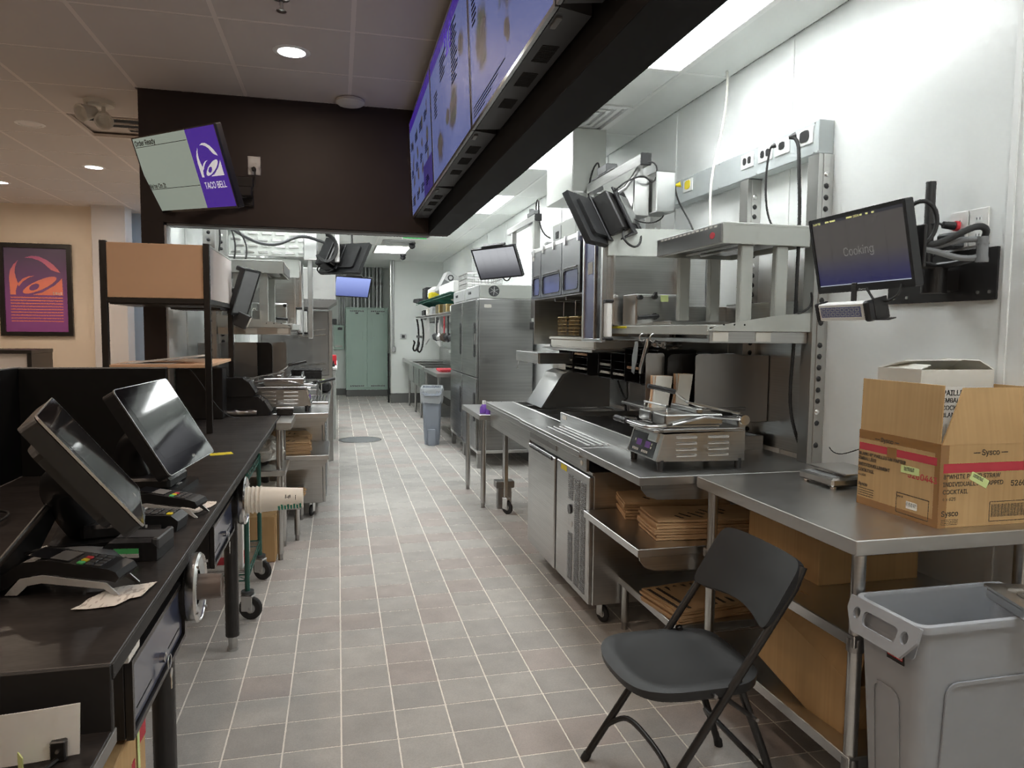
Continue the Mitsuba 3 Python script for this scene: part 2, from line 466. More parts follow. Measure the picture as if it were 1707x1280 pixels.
for i in range(-10, 2):
    x = GX + i * 0.616
    part(cd, "grid_bar", bx(x - 0.012, x + 0.012, -1.5, 4.78 if x > -1.16 else 9.55, CEIL - 0.004, CEIL + 0.02, 0.001), "dining_grid")
for j in range(-8, 10):
    y = GY + j * 0.61
    part(cd, "grid_bar", bx(-6.2, 0.585 if y < 4.78 else -1.15, y - 0.012, y + 0.012, CEIL - 0.003, CEIL + 0.02, 0.001), "dining_grid")
# last strip of dining tiles beside the bulkhead
_tl = mikit.ply(bx(0.088, 0.585, 0.008, 0.602, CEIL - 0.004, CEIL + 0.012, 0.003), "dining_ceiling")
for j in range(-8, 2):
    scene[numbered(cd + "__ceiling_tile")] = {**_tl, "to_world": T4().translate([0, GY + j * 0.61, 0])}

ck = struct("ceiling_kitchen", [bx(0.73, 2.13, -1.6, 4.8, CEIL + 0.03, CEIL + 0.045, 0.001), bx(-1.02, 2.13, 4.9, 16.9, CEIL + 0.03, CEIL + 0.045, 0.001)], "kitchen_ceiling")
KX = [-1.02, -0.603, 0.007, 0.617, 1.227, 1.837, 2.13]
KY = [-1.26 + 1.243 * k for k in range(16)]
LIGHTS = [(4, KY[1]), (4, KY[3]), (4, KY[5]), (4, KY[7]), (3, KY[9] - 0.07), (3, KY[11] - 0.05), (1, KY[5]), (1, KY[7]), (1, KY[9])]
VENTS = [(4, KY[4])]
plycache = {}
def ktile(x0, x1, y0, y1):
    k = (round(x1 - x0, 3), round(y1 - y0, 3))
    if k not in plycache: plycache[k] = mikit.ply(bx(0.004, k[0] - 0.004, 0.004, k[1] - 0.004, CEIL - 0.003, CEIL + 0.012, 0.002), "kitchen_ceiling")
    scene[numbered(ck + "__ceiling_tile")] = {**plycache[k], "to_world": T4().translate([x0, y0, 0])}
for a in range(6):
    for b in range(15):
        x0, x1, y0, y1 = KX[a], KX[a + 1], KY[b], KY[b + 1]
        if y0 < 4.7 and x0 < 1.0: 
            continue
        if y0 > 16.8: continue
        lit = any(l[0] == a and abs(l[1] - y0) < 0.2 for l in LIGHTS)
        if lit: continue
        if a == 4 and b == 4:
            ktile(x0, x1, y0, y0 + 0.62); continue
        ktile(x0, x1, y0, y1)
for j in range(-1, 4): ktile(0.74, 1.22, KY[j + 1], KY[j + 2])
for x in KX[1:-1]:
    part(ck, "grid_bar", bx(x - 0.012, x + 0.012, -1.5 if x > 0.74 else 4.93, 16.9, CEIL - 0.006, CEIL + 0.02, 0.001), "grid_bar")
for y in KY:
    part(ck, "grid_bar", bx(0.73 if y < 4.9 else -1.02, 2.13, y - 0.012, y + 0.012, CEIL - 0.005, CEIL + 0.02, 0.001), "grid_bar")
_lab = ["white kitchen ceiling light panel above the trash can", "long white ceiling light panel along the black menu bulkhead, nearest one seen", "white ceiling light panel above the hanging black monitor back, second along the bulkhead",
        "white ceiling light panel above the facing hanging monitor, third along the bulkhead", "white ceiling light panel beside the green exit sign", "white ceiling light panel above the dark ceiling cameras, farthest down the aisle",
        "ceiling light panel over the left prep line, nearest one", "ceiling light panel over the left prep line, middle one", "ceiling light panel over the left prep line, farthest one"]
for (a, y0), lb in zip(LIGHTS, _lab):
    x0, x1 = KX[a], KX[a + 1]
    if a == 3: x0, x1 = 0.64, 1.24
    t = thing("ceiling_light", lb, "ceiling light", "kitchen ceiling light panels")
    part(t, "housing", bx(x0 + 0.006, x1 - 0.006, y0 + 0.006, y0 + 1.237, CEIL + 0.002, CEIL + 0.03, 0.002), "white_plastic")
    part(t, "diffuser", quad([x0 + 0.02, y0 + 0.02, CEIL - 0.001], [x0 + 0.02, y0 + 1.223, CEIL - 0.001], [x1 - 0.02, y0 + 1.223, CEIL - 0.001], [x1 - 0.02, y0 + 0.02, CEIL - 0.001]), "white_plastic", emitter=emit(KITCHEN_LIGHT))
    part(t, "frame", [bx(x0 + 0.004, x0 + 0.022, y0, y0 + 1.24, CEIL - 0.005, CEIL + 0.01), bx(x1 - 0.022, x1 - 0.004, y0, y0 + 1.24, CEIL - 0.005, CEIL + 0.01), bx(x0, x1, y0 + 0.004, y0 + 0.022, CEIL - 0.005, CEIL + 0.01), bx(x0, x1, y0 + 1.221, y0 + 1.239, CEIL - 0.005, CEIL + 0.01)], "white_plastic")
# supply vent next to the second light
x0, x1, y0, y1 = KX[4] + 0.01, KX[5] - 0.01, KY[4] + 0.625, KY[5] - 0.01
t = thing("ceiling_vent", "square white louvred air vent between two kitchen ceiling light panels", "vent")
part(t, "frame", [bx(x0, x0 + 0.03, y0, y1, CEIL - 0.012, CEIL + 0.01), bx(x1 - 0.03, x1, y0, y1, CEIL - 0.012, CEIL + 0.01), bx(x0, x1, y0, y0 + 0.03, CEIL - 0.012, CEIL + 0.01), bx(x0, x1, y1 - 0.03, y1, CEIL - 0.012, CEIL + 0.01)], "frp_trim")
part(t, "backing", bx(x0 + 0.02, x1 - 0.02, y0 + 0.02, y1 - 0.02, CEIL + 0.004, CEIL + 0.01), "light_grey")
xm, ym = (x0 + x1) / 2, (y0 + y1) / 2
for k in range(1, 5):
    h = 0.055 * k + 0.02; q = h - 0.022
    ring = sbox(xm - h, ym - h, xm + h, ym + h).difference(sbox(xm - q, ym - q, xm + q, ym + q))
    part(t, "louvre", ext(ring, 0.006, PXY(CEIL - 0.014 + 0.003 * k)), "frp_trim")

# dining downlights
def downlight(x, y, on, label, r=0.085):
    t = thing("ceiling_downlight", label, "ceiling light", "round dining downlights")
    part(t, "trim_ring", lathe([(r * 0.8, CEIL + 0.002), (r * 0.82, CEIL - 0.008), (r, CEIL - 0.007), (r + 0.012, CEIL - 0.003), (r + 0.012, CEIL + 0.004)], 28, T_(x, y)), "white_plastic", smooth=40)
    k = 24
    a = np.arange(k) * 2 * PI / k
    v = np.vstack([np.c_[x + r * 0.8 * np.cos(a), y + r * 0.8 * np.sin(a), np.full(k, CEIL - 0.0045)], [[x, y, CEIL - 0.0045]]])
    f = np.array([[k, (i + 1) % k, i] for i in range(k)])
    part(t, "lens", trimesh.Trimesh(v, f, process=False), "white_plastic", **({"emitter": emit(on)} if on else {}))
def T_(x, y, z=0):
    M = np.eye(4); M[:3, 3] = (x, y, z); return M
downlight(-0.22, 3.963, WARM_LIGHT, "glowing warm round ceiling downlight in front of the dark brown header wall")
downlight(-2.095, 5.829, None, "round white ceiling downlight left of the spot heads, unlit")
downlight(-2.10, 7.21, SOFT_LIGHT, "small pale round downlight on the ceiling left of the order screen")
downlight(-3.24, 8.22, (300.0, 245.0, 190.0), "glowing warm downlight at the left edge of the picture")
for x, y, lb in ((-2.0, 2.0, "left of the order counter"), (-0.22, 1.2, "above the menu boards' near half"), (-4.2, 4.0, "by the left wall"), (-4.2, 7.2, "by the left wall near the poster"), (-2.2, -0.2, "behind the camera"), (-1.45, 7.6, "behind the header wall, farther"), (-1.45, 6.5, "behind the header wall, nearer"), (-3.5, 6.2, "left of the poster"), (-1.05, 2.2, "above the tills"), (-1.05, 0.4, "above the counter's near end")):
    downlight(x, y, WARM_LIGHT, f"round warm downlight over the customer side, {lb}")

downlight(-1.75, 9.2, (90.0, 104.0, 120.0), "cool round downlight in the corridor behind the dark header wall")
# ------------------------------------------------------------------ shared builders
def L2W(M, m): return tr(m, M)
def leg(t, x, y, z0, z1, r=0.02, m="steel", name="leg", foot="steel_dark"):
    k = part(t, name, cyl([x, y, z0 + 0.04], [x, y, z1], r, 16), m, smooth=40)
    part(k, "foot", [cyl([x, y, z0 + 0.012], [x, y, z0 + 0.05], r * 0.75, 14), cyl([x, y, z0], [x, y, z0 + 0.014], r * 0.85, 14, r * 0.7)], foot, smooth=40)
    return k

def shelf_top(x0, x1, y0, y1, z, h=0.04, t=0.012):
    """steel top with turned-down edges: hollow below"""
    return [bx(x0, x1, y0, y1, z - t, z, 0.003), bx(x0, x0 + 0.012, y0, y1, z - h, z - t * 0.6, 0.002), bx(x1 - 0.012, x1, y0, y1, z - h, z - t * 0.6, 0.002),
            bx(x0, x1, y0, y0 + 0.012, z - h, z - t * 0.6, 0.002), bx(x0, x1, y1 - 0.012, y1, z - h, z - t * 0.6, 0.002)]

def caster(t, x, y, r, z_top, face=0.0, stem="steel_bright", tyre="rubber"):
    """swivel caster, wheel axis along world x turned by face degrees; returns the key of the wheel fork"""
    M = T_(x, y) @ rotm([0, 0, 1], face)
    w = r * 0.4
    k = part(t, "caster", [tr(bx(-w * 0.9, -w * 0.62, -r * 0.5, r * 0.45, r * 0.75, z_top - 0.012, 0.002), M), tr(bx(w * 0.62, w * 0.9, -r * 0.5, r * 0.45, r * 0.75, z_top - 0.012, 0.002), M),
                              tr(bx(-w, w, -r * 0.55, r * 0.5, z_top - 0.018, z_top - 0.006, 0.003), M), tr(cyl([0, 0, z_top - 0.008], [0, 0, z_top], r * 0.35, 14), M)], stem)
    off = -r * 0.25
    prof = [(r * 0.45, -w * 0.5), (r * 0.9, -w * 0.5), (r, -w * 0.25), (r, w * 0.25), (r * 0.9, w * 0.5), (r * 0.45, w * 0.5), (r * 0.42, 0.0), (r * 0.45, -w * 0.5)]
    Mw = M @ T_(0, off, r) @ rotm([0, 1, 0], 90)
    part(k, "wheel", lathe(prof, 24, Mw), tyre, smooth=40)
    part(k, "hub", [tr(cyl([-w * 0.45, off, r], [w * 0.45, off, r], r * 0.45, 16), M), tr(cyl([-w * 0.95, off, r], [w * 0.95, off, r], r * 0.12, 10), M)], "light_grey")
    return k

def monitor(t, c, x, y, W, H, depth=0.035, bez=0.014, screen=None, body="black_plastic", chin=0.0):
    """flat screen: c centre of the screen face, x right along the face, y up the face"""
    M = frame(c, x, y=y)
    outer, inner = rrect(-W / 2, -H / 2, W / 2, H / 2, 0.006), sbox(-W / 2 + bez, -H / 2 + bez + chin, W / 2 - bez, H / 2 - bez)
    part(t, "bezel", ext(outer.difference(inner), 0.014, M, -0.010), body)
    k = part(t, "housing", [ext(outer, depth * 0.5, M, -0.006 - depth * 0.5), ext(rrect(-W * 0.36, -H * 0.36, W * 0.36, H * 0.36, 0.02), depth * 0.6, M, -0.004 - depth)], body)
    if screen:
        q = trimesh.Trimesh(np.array([[inner.bounds[0], inner.bounds[1], 0.0005], [inner.bounds[2], inner.bounds[1], 0.0005], [inner.bounds[2], inner.bounds[3], 0.0005], [inner.bounds[0], inner.bounds[3], 0.0005]]), np.array([[0, 1, 2], [0, 2, 3]]), process=False)
        screen_quad(t, q, M, inner.bounds, screen)
    return M, inner.bounds

def screen_quad(t, q, M, b, screen, surf="screen_matte"):
    """screen = function(u, v) of the face's own coordinates -> emitted colour; on the screen itself"""
    q2 = tr(q, M)
    tex = proc(lambda p, n, uv: screen(uv.x, uv.y))
    part(t, "screen", mikit.ply(q2, surf, uv=np.array([[0, 0], [1, 0], [1, 1], [0, 1]], float), emitter={"type": "area", "radiance": tex}))

# ------------------------------------------------------------------ the right side
# near work table
t = thing("work_table", "stainless steel work table at the right carrying the open cardboard box", "table")
part(t, "tabletop", shelf_top(1.423, 2.11, 1.707, 2.64, 0.914, 0.045), "steel_top")
part(t, "shelf", shelf_top(1.45, 2.09, 1.73, 2.62, 0.622, 0.036), "steel_top")
part(t, "shelf", shelf_top(1.45, 2.09, 1.73, 2.62, 0.255, 0.036), "steel_top")
for x, y in ((1.472, 1.752), (1.472, 2.59), (2.06, 1.752), (2.06, 2.59)):
    k = leg(t, x, y, 0, 0.872)
    part(k, "clip", [cyl([x, y, z - 0.02], [x, y, z + 0.02], 0.025, 14) for z in (0.59, 0.225)], "steel_dark", smooth=40)

# prep unit
t = thing("prep_table", "long stainless prep counter with refrigerated base, carrying the sandwich grill", "prep table")
part(t, "worktop", shelf_top(1.178, 2.10, 2.655, 3.40, 0.914, 0.036), "steel_top")
part(t, "worktop", [bx(1.178, 1.385, 3.40, 4.62, 0.894, 0.914, 0.003), bx(1.178, 1.205, 3.40, 4.62, 0.862, 0.896, 0.003)], "steel_top")
slots = [bx(1.245 + 0.036 * k, 1.257 + 0.036 * k, 3.46, 4.19, 0.910, 0.921, 0.004) for k in range(4)]
for k in range(4): part(t, "rail", slots[k], "steel_bright")
part(t, "rail_recess", [bx(1.232 + 0.036 * k, 1.2445 + 0.036 * k, 3.5, 4.19, 0.9145, 0.9155, 0.0004) for k in range(4)], "steel_dark")
# raised hot well
part(t, "well_guard", [bx(1.385, 1.40, 3.20, 4.38, 0.905, 0.985, 0.004), bx(1.385, 2.09, 3.20, 3.215, 0.905, 0.985, 0.003), bx(1.385, 2.09, 4.365, 4.38, 0.905, 0.985, 0.003), bx(2.075, 2.09, 3.2, 4.38, 0.905, 0.985, 0.003)], "steel")
part(t, "well_cover", bx(1.40, 2.075, 3.215, 4.365, 0.93, 0.955, 0.004), "black_metal")
part(t, "rating_label", bx(1.383, 1.3852, 4.25, 4.33, 0.945, 0.972, 0.0004), "paper", label="small white rating label")
part(t, "well_floor", bx(1.385, 2.09, 3.40, 4.38, 0.86, 0.90, 0.002), "steel")
# far pan wells with dividers
part(t, "worktop", [bx(1.19, 1.42, 4.62, 5.80, 0.894, 0.914, 0.003), bx(1.42, 2.1, 5.70, 5.80, 0.894, 0.914, 0.003), bx(1.42, 2.1, 4.38, 4.46, 0.894, 0.914, 0.003), bx(2.02, 2.1, 4.4, 5.8, 0.894, 0.914, 0.003), bx(1.19, 1.215, 4.62, 5.80, 0.855, 0.896, 0.003)], "steel_top")
part(t, "well_floor", bx(1.42, 2.02, 4.46, 5.70, 0.80, 0.815, 0.002), "steel_bright")
for y in (4.46, 4.78, 5.10, 5.42, 5.70): part(t, "divider", bx(1.40, 2.03, y - 0.008, y + 0.008, 0.82, 0.921, 0.003), "steel_bright")
part(t, "divider", bx(1.395, 1.415, 4.4, 5.75, 0.9, 0.921, 0.004), "steel_bright")
part(t, "apron", [bx(1.20, 1.215, 3.35, 4.50, 0.80, 0.89, 0.002), bx(1.215, 1.23, 4.5, 5.75, 0.72, 0.87, 0.002)], "steel")
# tapered end brackets, two levels
for z in (0.878, 0.582):
    poly = Polygon([(1.19, 0), (2.05, 0), (2.05, -0.085), (1.26, -0.060), (1.215, -0.045), (1.19, -0.015)])
    part(t, "bracket", ext(poly, 0.006, frame([0, 2.668, z], [1, 0, 0], y=[0, 0, 1])), "steel")
part(t, "shelf", shelf_top(1.178, 2.09, 2.655, 3.32, 0.617, 0.034), "steel_top")
# refrigerated base
part(t, "cabinet", [bx(1.235, 2.05, 3.33, 4.50, 0.12, 0.80, 0.004), bx(1.225, 1.24, 3.33, 4.5, 0.78, 0.80, 0.002)], "steel")
k = part(t, "door", bx(1.205, 1.236, 3.90, 4.49, 0.125, 0.775, 0.006), "steel")
part(k, "handle", bx(1.198, 1.216, 3.95, 4.44, 0.752, 0.772, 0.006), "black_plastic")
k = part(t, "louvre_panel", bx(1.212, 1.236, 3.335, 3.885, 0.125, 0.775, 0.005), "steel")
part(k, "yellow_label", bx(1.210, 1.2125, 3.70, 3.80, 0.735, 0.765, 0.0004), "yellow", label="yellow warning label")
part(k, "thermostat", cyl([1.204, 3.63, 0.545], [1.214, 3.63, 0.545], 0.026, 20), "black_gloss")
part(k, "plate", bx(1.2095, 1.2125, 3.59, 3.66, 0.455, 0.485, 0.0005), "light_grey")
lv = []
for c, (y0, z0, z1) in enumerate(((3.585, 0.60, 0.74), (3.585, 0.16, 0.43), (3.48, 0.16, 0.74), (3.385, 0.16, 0.74))):
    n = int((z1 - z0) / 0.0115)
    lv += [bx(1.2075, 1.213, y0, y0 + 0.075, z0 + i * 0.0115, z0 + i * 0.0115 + 0.0065, 0.002) for i in range(n)]
part(k, "louvre_slots", lv, "mid_grey", kind="stuff")
part(t, "round_badge", cyl([1.196, 3.42, 0.835], [1.201, 3.42, 0.835], 0.013, 16), "paper")
part(t, "drawer_recess", bx(1.196, 1.201, 3.85, 4.42, 0.822, 0.862, 0.001), "steel_dark")
for x, y in ((1.32, 3.42), (1.32, 4.42), (1.95, 3.42)): caster(t, x, y, 0.045, 0.122, 20)
part(t, "leg", [bx(1.32, 1.35, 5.66, 5.69, 0.13, 0.86, 0.003)], "steel")
caster(t, 1.335, 5.66, 0.055, 0.14, 35)

# low stand
t = thing("dunnage_shelf", "low steel stand on the floor under the prep counter holding striped bags", "shelf")
part(t, "shelf_top", shelf_top(1.375, 2.05, 2.70, 3.33, 0.262, 0.034), "steel_top")
for x, y in ((1.40, 3.30), (1.40, 2.73), (2.02, 3.30), (2.02, 2.73)): leg(t, x, y, 0, 0.23, 0.019)

# bag stacks on the shelf: each bundle a thing
def bag_bundle(c, yaw, W, D, H, n, label, group, print_mat="ink_brown", striped=False):
    t = thing("paper_bag_bundle", label, "paper bags", group)
    M = T_(*c) @ rotm([0, 0, 1], yaw)
    r = np.random.default_rng(int(c[1] * 1000))
    h = H / n
    for i in range(n):
        dx, dy = r.uniform(-0.008, 0.008, 2)
        g = 9
        xs, ys = np.linspace(-W / 2, W / 2, g), np.linspace(-D / 2, D / 2, g)
        X, Y = np.meshgrid(xs, ys, indexing="ij")
        e = np.maximum(np.abs(X) / (W / 2), np.abs(Y) / (D / 2))
        bump = 0.5 * (meshkit.noise(np.stack([X * 9 + i, Y * 9, np.full_like(X, i * 1.7)], -1)) - 0.5) * h
        top = h * (i + 1) - h * 0.42 * np.clip(e - 0.6, 0, 1) ** 1.5 + bump
        bot = h * i + h * 0.42 * np.clip(e - 0.6, 0, 1) ** 1.5 + bump * 0.6
        bot = np.maximum(bot, 0.0008); top = np.maximum(top, bot + 0.001)
        v = np.vstack([np.c_[X.ravel() + dx, Y.ravel() + dy, top.ravel()], np.c_[X.ravel() + dx, Y.ravel() + dy, bot.ravel()]])
        f, N = [], g * g
        for a in range(g - 1):
            for b in range(g - 1):
                q = [a * g + b, (a + 1) * g + b, (a + 1) * g + b + 1, a * g + b + 1]
                f += [[q[0], q[1], q[2]], [q[0], q[2], q[3]], [N + q[0], N + q[2], N + q[1]], [N + q[0], N + q[3], N + q[2]]]
        ring = [a * g for a in range(g)] + [(g - 1) * g + b for b in range(1, g)] + [a * g + g - 1 for a in range(g - 2, -1, -1)] + [b for b in range(g - 2, 0, -1)]
        for a in range(len(ring)):
            p0, p1 = ring[a], ring[(a + 1) % len(ring)]
            f += [[p0, N + p0, N + p1], [p0, N + p1, p1]]
        m = trimesh.Trimesh(v, np.array(f), process=False)
        part(t, "bag", tr(m, M), "kraft")
    if print_mat:
        pm = []
        for s in range(7):
            x0, y0 = -W * 0.30 + s * W * 0.085, -D * 0.05 + 0.012 * math.sin(s * 2.1)
            pm.append(tr(cbox((x0, y0, H + 0.0006), (0.012, 0.05 + 0.02 * (s % 3), 0.0006), 0.0002), M @ rotm([0, 0, 1], 24)))
        if striped:
            pm = [tr(cbox((-W / 2 + W * (s + 0.5) / 11, 0, H + 0.0004), (W / 30, D * 0.86, 0.0006), 0.0002), M) for s in range(11)]
        part(t, "print", pm, print_mat)
bag_bundle((1.58, 3.20, 0.618), -12, 0.50, 0.30, 0.085, 6, "farther brown paper bag bundle on the prep counter's shelf", "brown bag bundles on the right shelf")
bag_bundle((1.56, 2.84, 0.618), -6, 0.50, 0.24, 0.09, 7, "brown paper bag bundle nearest the front end of the prep counter's shelf", "brown bag bundles on the right shelf")
bag_bundle((1.62, 2.88, 0.263), 8, 0.50, 0.30, 0.06, 5, "striped brown paper bag bundle on the low stand behind the folding chair", None, "ink_brown", True)

# cardboard boxes
def carton(name, label, cat, lo, hi, thick=0.005, matn="cardboard", M=None, open_top=False, group=None, lid=True):
    t = thing(name, label, cat, group)
    (x0, y0, z0), (x1, y1, z1) = lo, hi
    A = (lambda m: tr(m, M)) if M is not None else (lambda m: m)
    part(t, "body", A(cat_([bx(x0, x1, y0, y0 + thick, z0, z1, 0.001), bx(x0, x1, y1 - thick, y1, z0, z1, 0.001), bx(x0, x0 + thick, y0, y1, z0, z1, 0.001), bx(x1 - thick, x1, y0, y1, z0, z1, 0.001), bx(x0, x1, y0, y1, z0, z0 + thick, 0.001)])), matn)
    if lid:
        ym = (y0 + y1) / 2
        part(t, "flap", A(bx(x0, x1, y0, ym - 0.001, z1 - 0.001, z1 + 0.004, 0.001)), matn)
        part(t, "flap", A(bx(x0, x1, ym + 0.001, y1, z1 - 0.001, z1 + 0.004, 0.001)), matn)
        part(t, "tape", A(bx(x0 - 0.001, x1 + 0.001, ym - 0.025, ym + 0.025, z1 + 0.003, z1 + 0.0048, 0.0003)), "card_tape")
    return t
# the box leaning on the lower shelf, face towards the aisle
M = T_(1.50, 2.06, 0.268) @ rotm([0, 0, 1], 5) @ rotm([1, 0, 0], 16)
t = thing("cardboard_box", "big plain brown cardboard box leaning out under the right work table", "box")
part(t, "body", [tr(bx(0, 0.30, -0.21, 0.21, 0.0, 0.225, 0.003), M)], "cardboard")
part(t, "flap", tr(ext(Polygon([(-0.21, 0), (0.21, 0), (0.12, 0.12), (-0.17, 0.16)]), 0.004, frame([0, 0, 0.223], [0, 1, 0], y=[0.25, 0, 1])), M), "cardboard")
part(t, "flap", tr(bx(0.02, 0.3, 0.206, 0.211, 0.22, 0.30, 0.001), M), "cardboard")
carton("cardboard_box", "brown cardboard box on the middle shelf of the work table, behind the folding chair's backrest", "box", (1.62, 2.12, 0.623), (2.03, 2.56, 0.80))
carton("cardboard_box", "brown cardboard box standing on the floor behind the refrigerated base, the higher of two", "box", (1.58, 5.42, 0.0), (1.95, 5.62, 0.42))
carton("cardboard_box", "lower brown cardboard box standing on the floor beside the refrigerated base", "box", (1.50, 4.75, 0.0), (1.9, 5.3, 0.27))

# open straw box on the work table
t = thing("cardboard_box", "open brown cardboard straw box with a red band on the right work table", "box")
x0, x1, y0, y1, z0, z1 = 1.755, 2.10, 1.768, 2.115, 0.9145, 1.172
th = 0.005
part(t, "body", [bx(x0, x1, y0, y0 + th, z0, z1, 0.001), bx(x0, x1, y1 - th, y1, z0, z1, 0.001), bx(x0, x0 + th, y0, y1, z0, z1, 0.001), bx(x1 - th, x1, y0, y1, z0, z1, 0.001), bx(x0, x1, y0, y1, z0, z0 + th, 0.001)], "cardboard")
part(t, "flap", tr(bx(-0.0025, 0.0025, y0 + 0.004, y1 - 0.003, 0, 0.178, 0.001), T_(x0 + 0.003, 0, z1 - 0.002) @ rotm([0, 1, 0], 1)), "cardboard")
part(t, "flap", ext(Polygon([(x0 + 0.003, 0), (x1, 0), (x1 - 0.004, 0.172), (x0 + 0.088, 0.172)]), 0.005, frame([0, y0 + 0.004, z1 - 0.004], [1, 0, 0], y=[0, 0.10, 1])), "cardboard")
part(t, "flap", tr(bx(-0.0025, 0.0025, y0 + 0.006, y1 - 0.006, 0, 0.17, 0.001), T_(x1 - 0.003, 0, z1 - 0.002) @ rotm([0, 1, 0], 3)), "cardboard")
FX = frame([x0 - 0.0002, y1, z0], [0, -1, 0], y=[0, 0, 1])     # the face towards the aisle, x to the right
FY = frame([x0, y0 - 0.0002, z0], [1, 0, 0], y=[0, 0, 1])      # the face towards the camera
def on(F, x, y): return F @ T_(x, y, 0)
W, H = y1 - y0, z1 - z0
def strip(F, xa, xb, ya, yb, z=0.0004): return tr(bx(xa, xb, ya, yb, 0, z, 0.0001), F)
part(t, "red_band", strip(FX, 0.004, W - 0.012, H * 0.735, H * 0.83, 0.0003), "ink_red", label="red band")
part(t, "red_band", strip(FY, 0.012, 0.344, H * 0.655, H * 0.765, 0.0003), "ink_red", label="red band")
part(t, "tape", [strip(FX, 0, W, H - 0.03, H, 0.0003), strip(FX, W - 0.02, W, 0, H, 0.00025), strip(FX, 0, W, 0, 0.025, 0.0003), strip(FX, W * 0.38, W * 0.5, H * 0.70, H * 0.84, 0.0004)], "card_tape")
part(t, "tape", [strip(FY, 0, 0.03, 0, H, 0.00025)], "card_tape")
tx = [("— Sysco —", 0.014, W * 0.22, H * 0.885, True), ("BLANC 8\" PAILLES EN PAPIER", 0.0105, 0.002, H * 0.665, True), ("EMBALLÉES", 0.0105, 0.002, H * 0.60, True), ("INDIVIDUELLEMENT", 0.0105, 0.002, H * 0.52, True), ("COCKTAIL", 0.0105, 0.002, H * 0.445, True), ("4 x 625", 0.007, 0.004, H * 0.385, False), ("Sysco", 0.011, 0.005, H * 0.255, True), ("LOT #", 0.006, W * 0.53, H * 0.24, False)]
each(t, "lettering", [text(s, h, on(FX, x, y), 0.0010, b) for s, h, x, y, b in tx] + [strip(FX, 0.005, 0.08, H * 0.215 - 0.008 * k, H * 0.215 - 0.008 * k + 0.0022) for k in range(4)], "ink_brown")
each(t, "lettering", [text("5260443", 0.019, on(FX, W * 0.64, H * 0.52), 0.0005, True)], "ink_red")
fr = sbox(W * 0.52, H * 0.045, W * 0.9, H * 0.30).difference(sbox(W * 0.525, H * 0.055, W * 0.895, H * 0.29))
part(t, "lot_frame", ext(fr, 0.0005, FX), "ink_brown")
part(t, "bar_code", [strip(FX, W * 0.64, W * 0.77, H * 0.13, H * 0.22, 0.0005)], "paper")
part(t, "bar_code_bars", [strip(FX, W * 0.645 + 0.0035 * k, W * 0.645 + 0.0035 * k + 0.0008 + 0.001 * (k % 3 == 0), H * 0.16, H * 0.21, 0.0008) for k in range(12)], "ink_black", kind="stuff")
tx = [("— Sysco —", 0.017, 0.12, H * 0.855, True), ("8\"WHITE PAPER STRAW", 0.013, 0.013, H * 0.585, True), ("INDIVIDUALLY WRAPPED", 0.013, 0.013, H * 0.495, True), ("COCKTAIL", 0.013, 0.013, H * 0.405, True), ("4 x 625", 0.010, 0.013, H * 0.325, False), ("Sysco", 0.016, 0.011, H * 0.095 + 0.012, True), ("5260443", 0.017, 0.265, H * 0.47, True)]
each(t, "lettering", [text(s, h, on(FY, x, y), 0.0005, b) for s, h, x, y, b in tx] + [strip(FY, 0.012, 0.075, 0.024 - 0.005 * k, 0.0255 - 0.005 * k) for k in range(4)], "ink_brown")
fr = sbox(0.19, 0.012, 0.34, 0.075).difference(sbox(0.192, 0.014, 0.338, 0.073))
part(t, "bar_code_frame", [ext(fr, 0.0005, FY)] + [strip(FY, 0.198 + 0.0042 * k, 0.198 + 0.0042 * k + 0.0012 + 0.0012 * (k % 3 == 0), 0.026, 0.066, 0.0006) for k in range(32)], "ink_brown")
fold = [strip(FY @ T_(0.21, H + 0.035, 0), 0, 0.12, 0.045, 0.0465), strip(FY @ T_(0.21, H + 0.035, 0), 0, 0.10, 0.0, 0.0012)]
part(t, "price_label", tr(bx(0, 0.075, 0, 0.024, 0, 0.0008, 0.0002), on(FX, W * 0.56, H * 0.56)), "lime_label", label="green and white price label")
part(t, "price_label", tr(bx(0, 0.072, 0, 0.026, 0, 0.0009, 0.0002), on(FY, 0.108, H * 0.575) @ rotm([0, 0, 1], -26)), "lime_label", label="green and white price label")
part(t, "price_print", [tr(bx(0.014 + 0.003 * k, 0.0155 + 0.003 * k, 0.008, 0.021, 0.0005, 0.0012, 0.0002), on(FX, W * 0.56, H * 0.56)) for k in range(14)] + [tr(bx(0.008 + 0.003 * k, 0.0095 + 0.003 * k, 0.012, 0.023, 0.0006, 0.0013, 0.0002), on(FY, 0.108, H * 0.575) @ rotm([0, 0, 1], -26)) for k in range(14)], "ink_black")

# white carton inside the open box
t = thing("straw_carton", "open off-white carton of straws standing in the cardboard box", "box")
x0, x1, y0, y1, z0, z1 = 1.80, 2.085, 1.905, 2.095, 0.92, 1.388
part(t, "body", [bx(x0, x1, y0, y0 + 0.003, z0, z1, 0.001), bx(x0, x1, y1 - 0.003, y1, z0, z1, 0.001), bx(x0, x0 + 0.003, y0, y1, z0, z1, 0.001), bx(x1 - 0.003, x1, y0, y1, z0, z1, 0.001), bx(x0, x1, y0, y1, z0, z0 + 0.003, 0.001)], "off_white")
part(t, "flap", ext(Polygon([(0, 0), (0.285, 0), (0.275, 0.10), (0.02, 0.10)]), 0.003, frame([x0, y1 - 0.004, z1 - 0.002], [1, 0, 0.0], y=[0, -0.95, 0.30])), "off_white")
part(t, "flap", ext(Polygon([(0, 0), (0.18, 0), (0.17, 0.05), (0.02, 0.05)]), 0.003, frame([x1 - 0.002, y0, z1 - 0.002], [0, 1, 0], y=[-0.8, 0, 0.6])), "off_white")
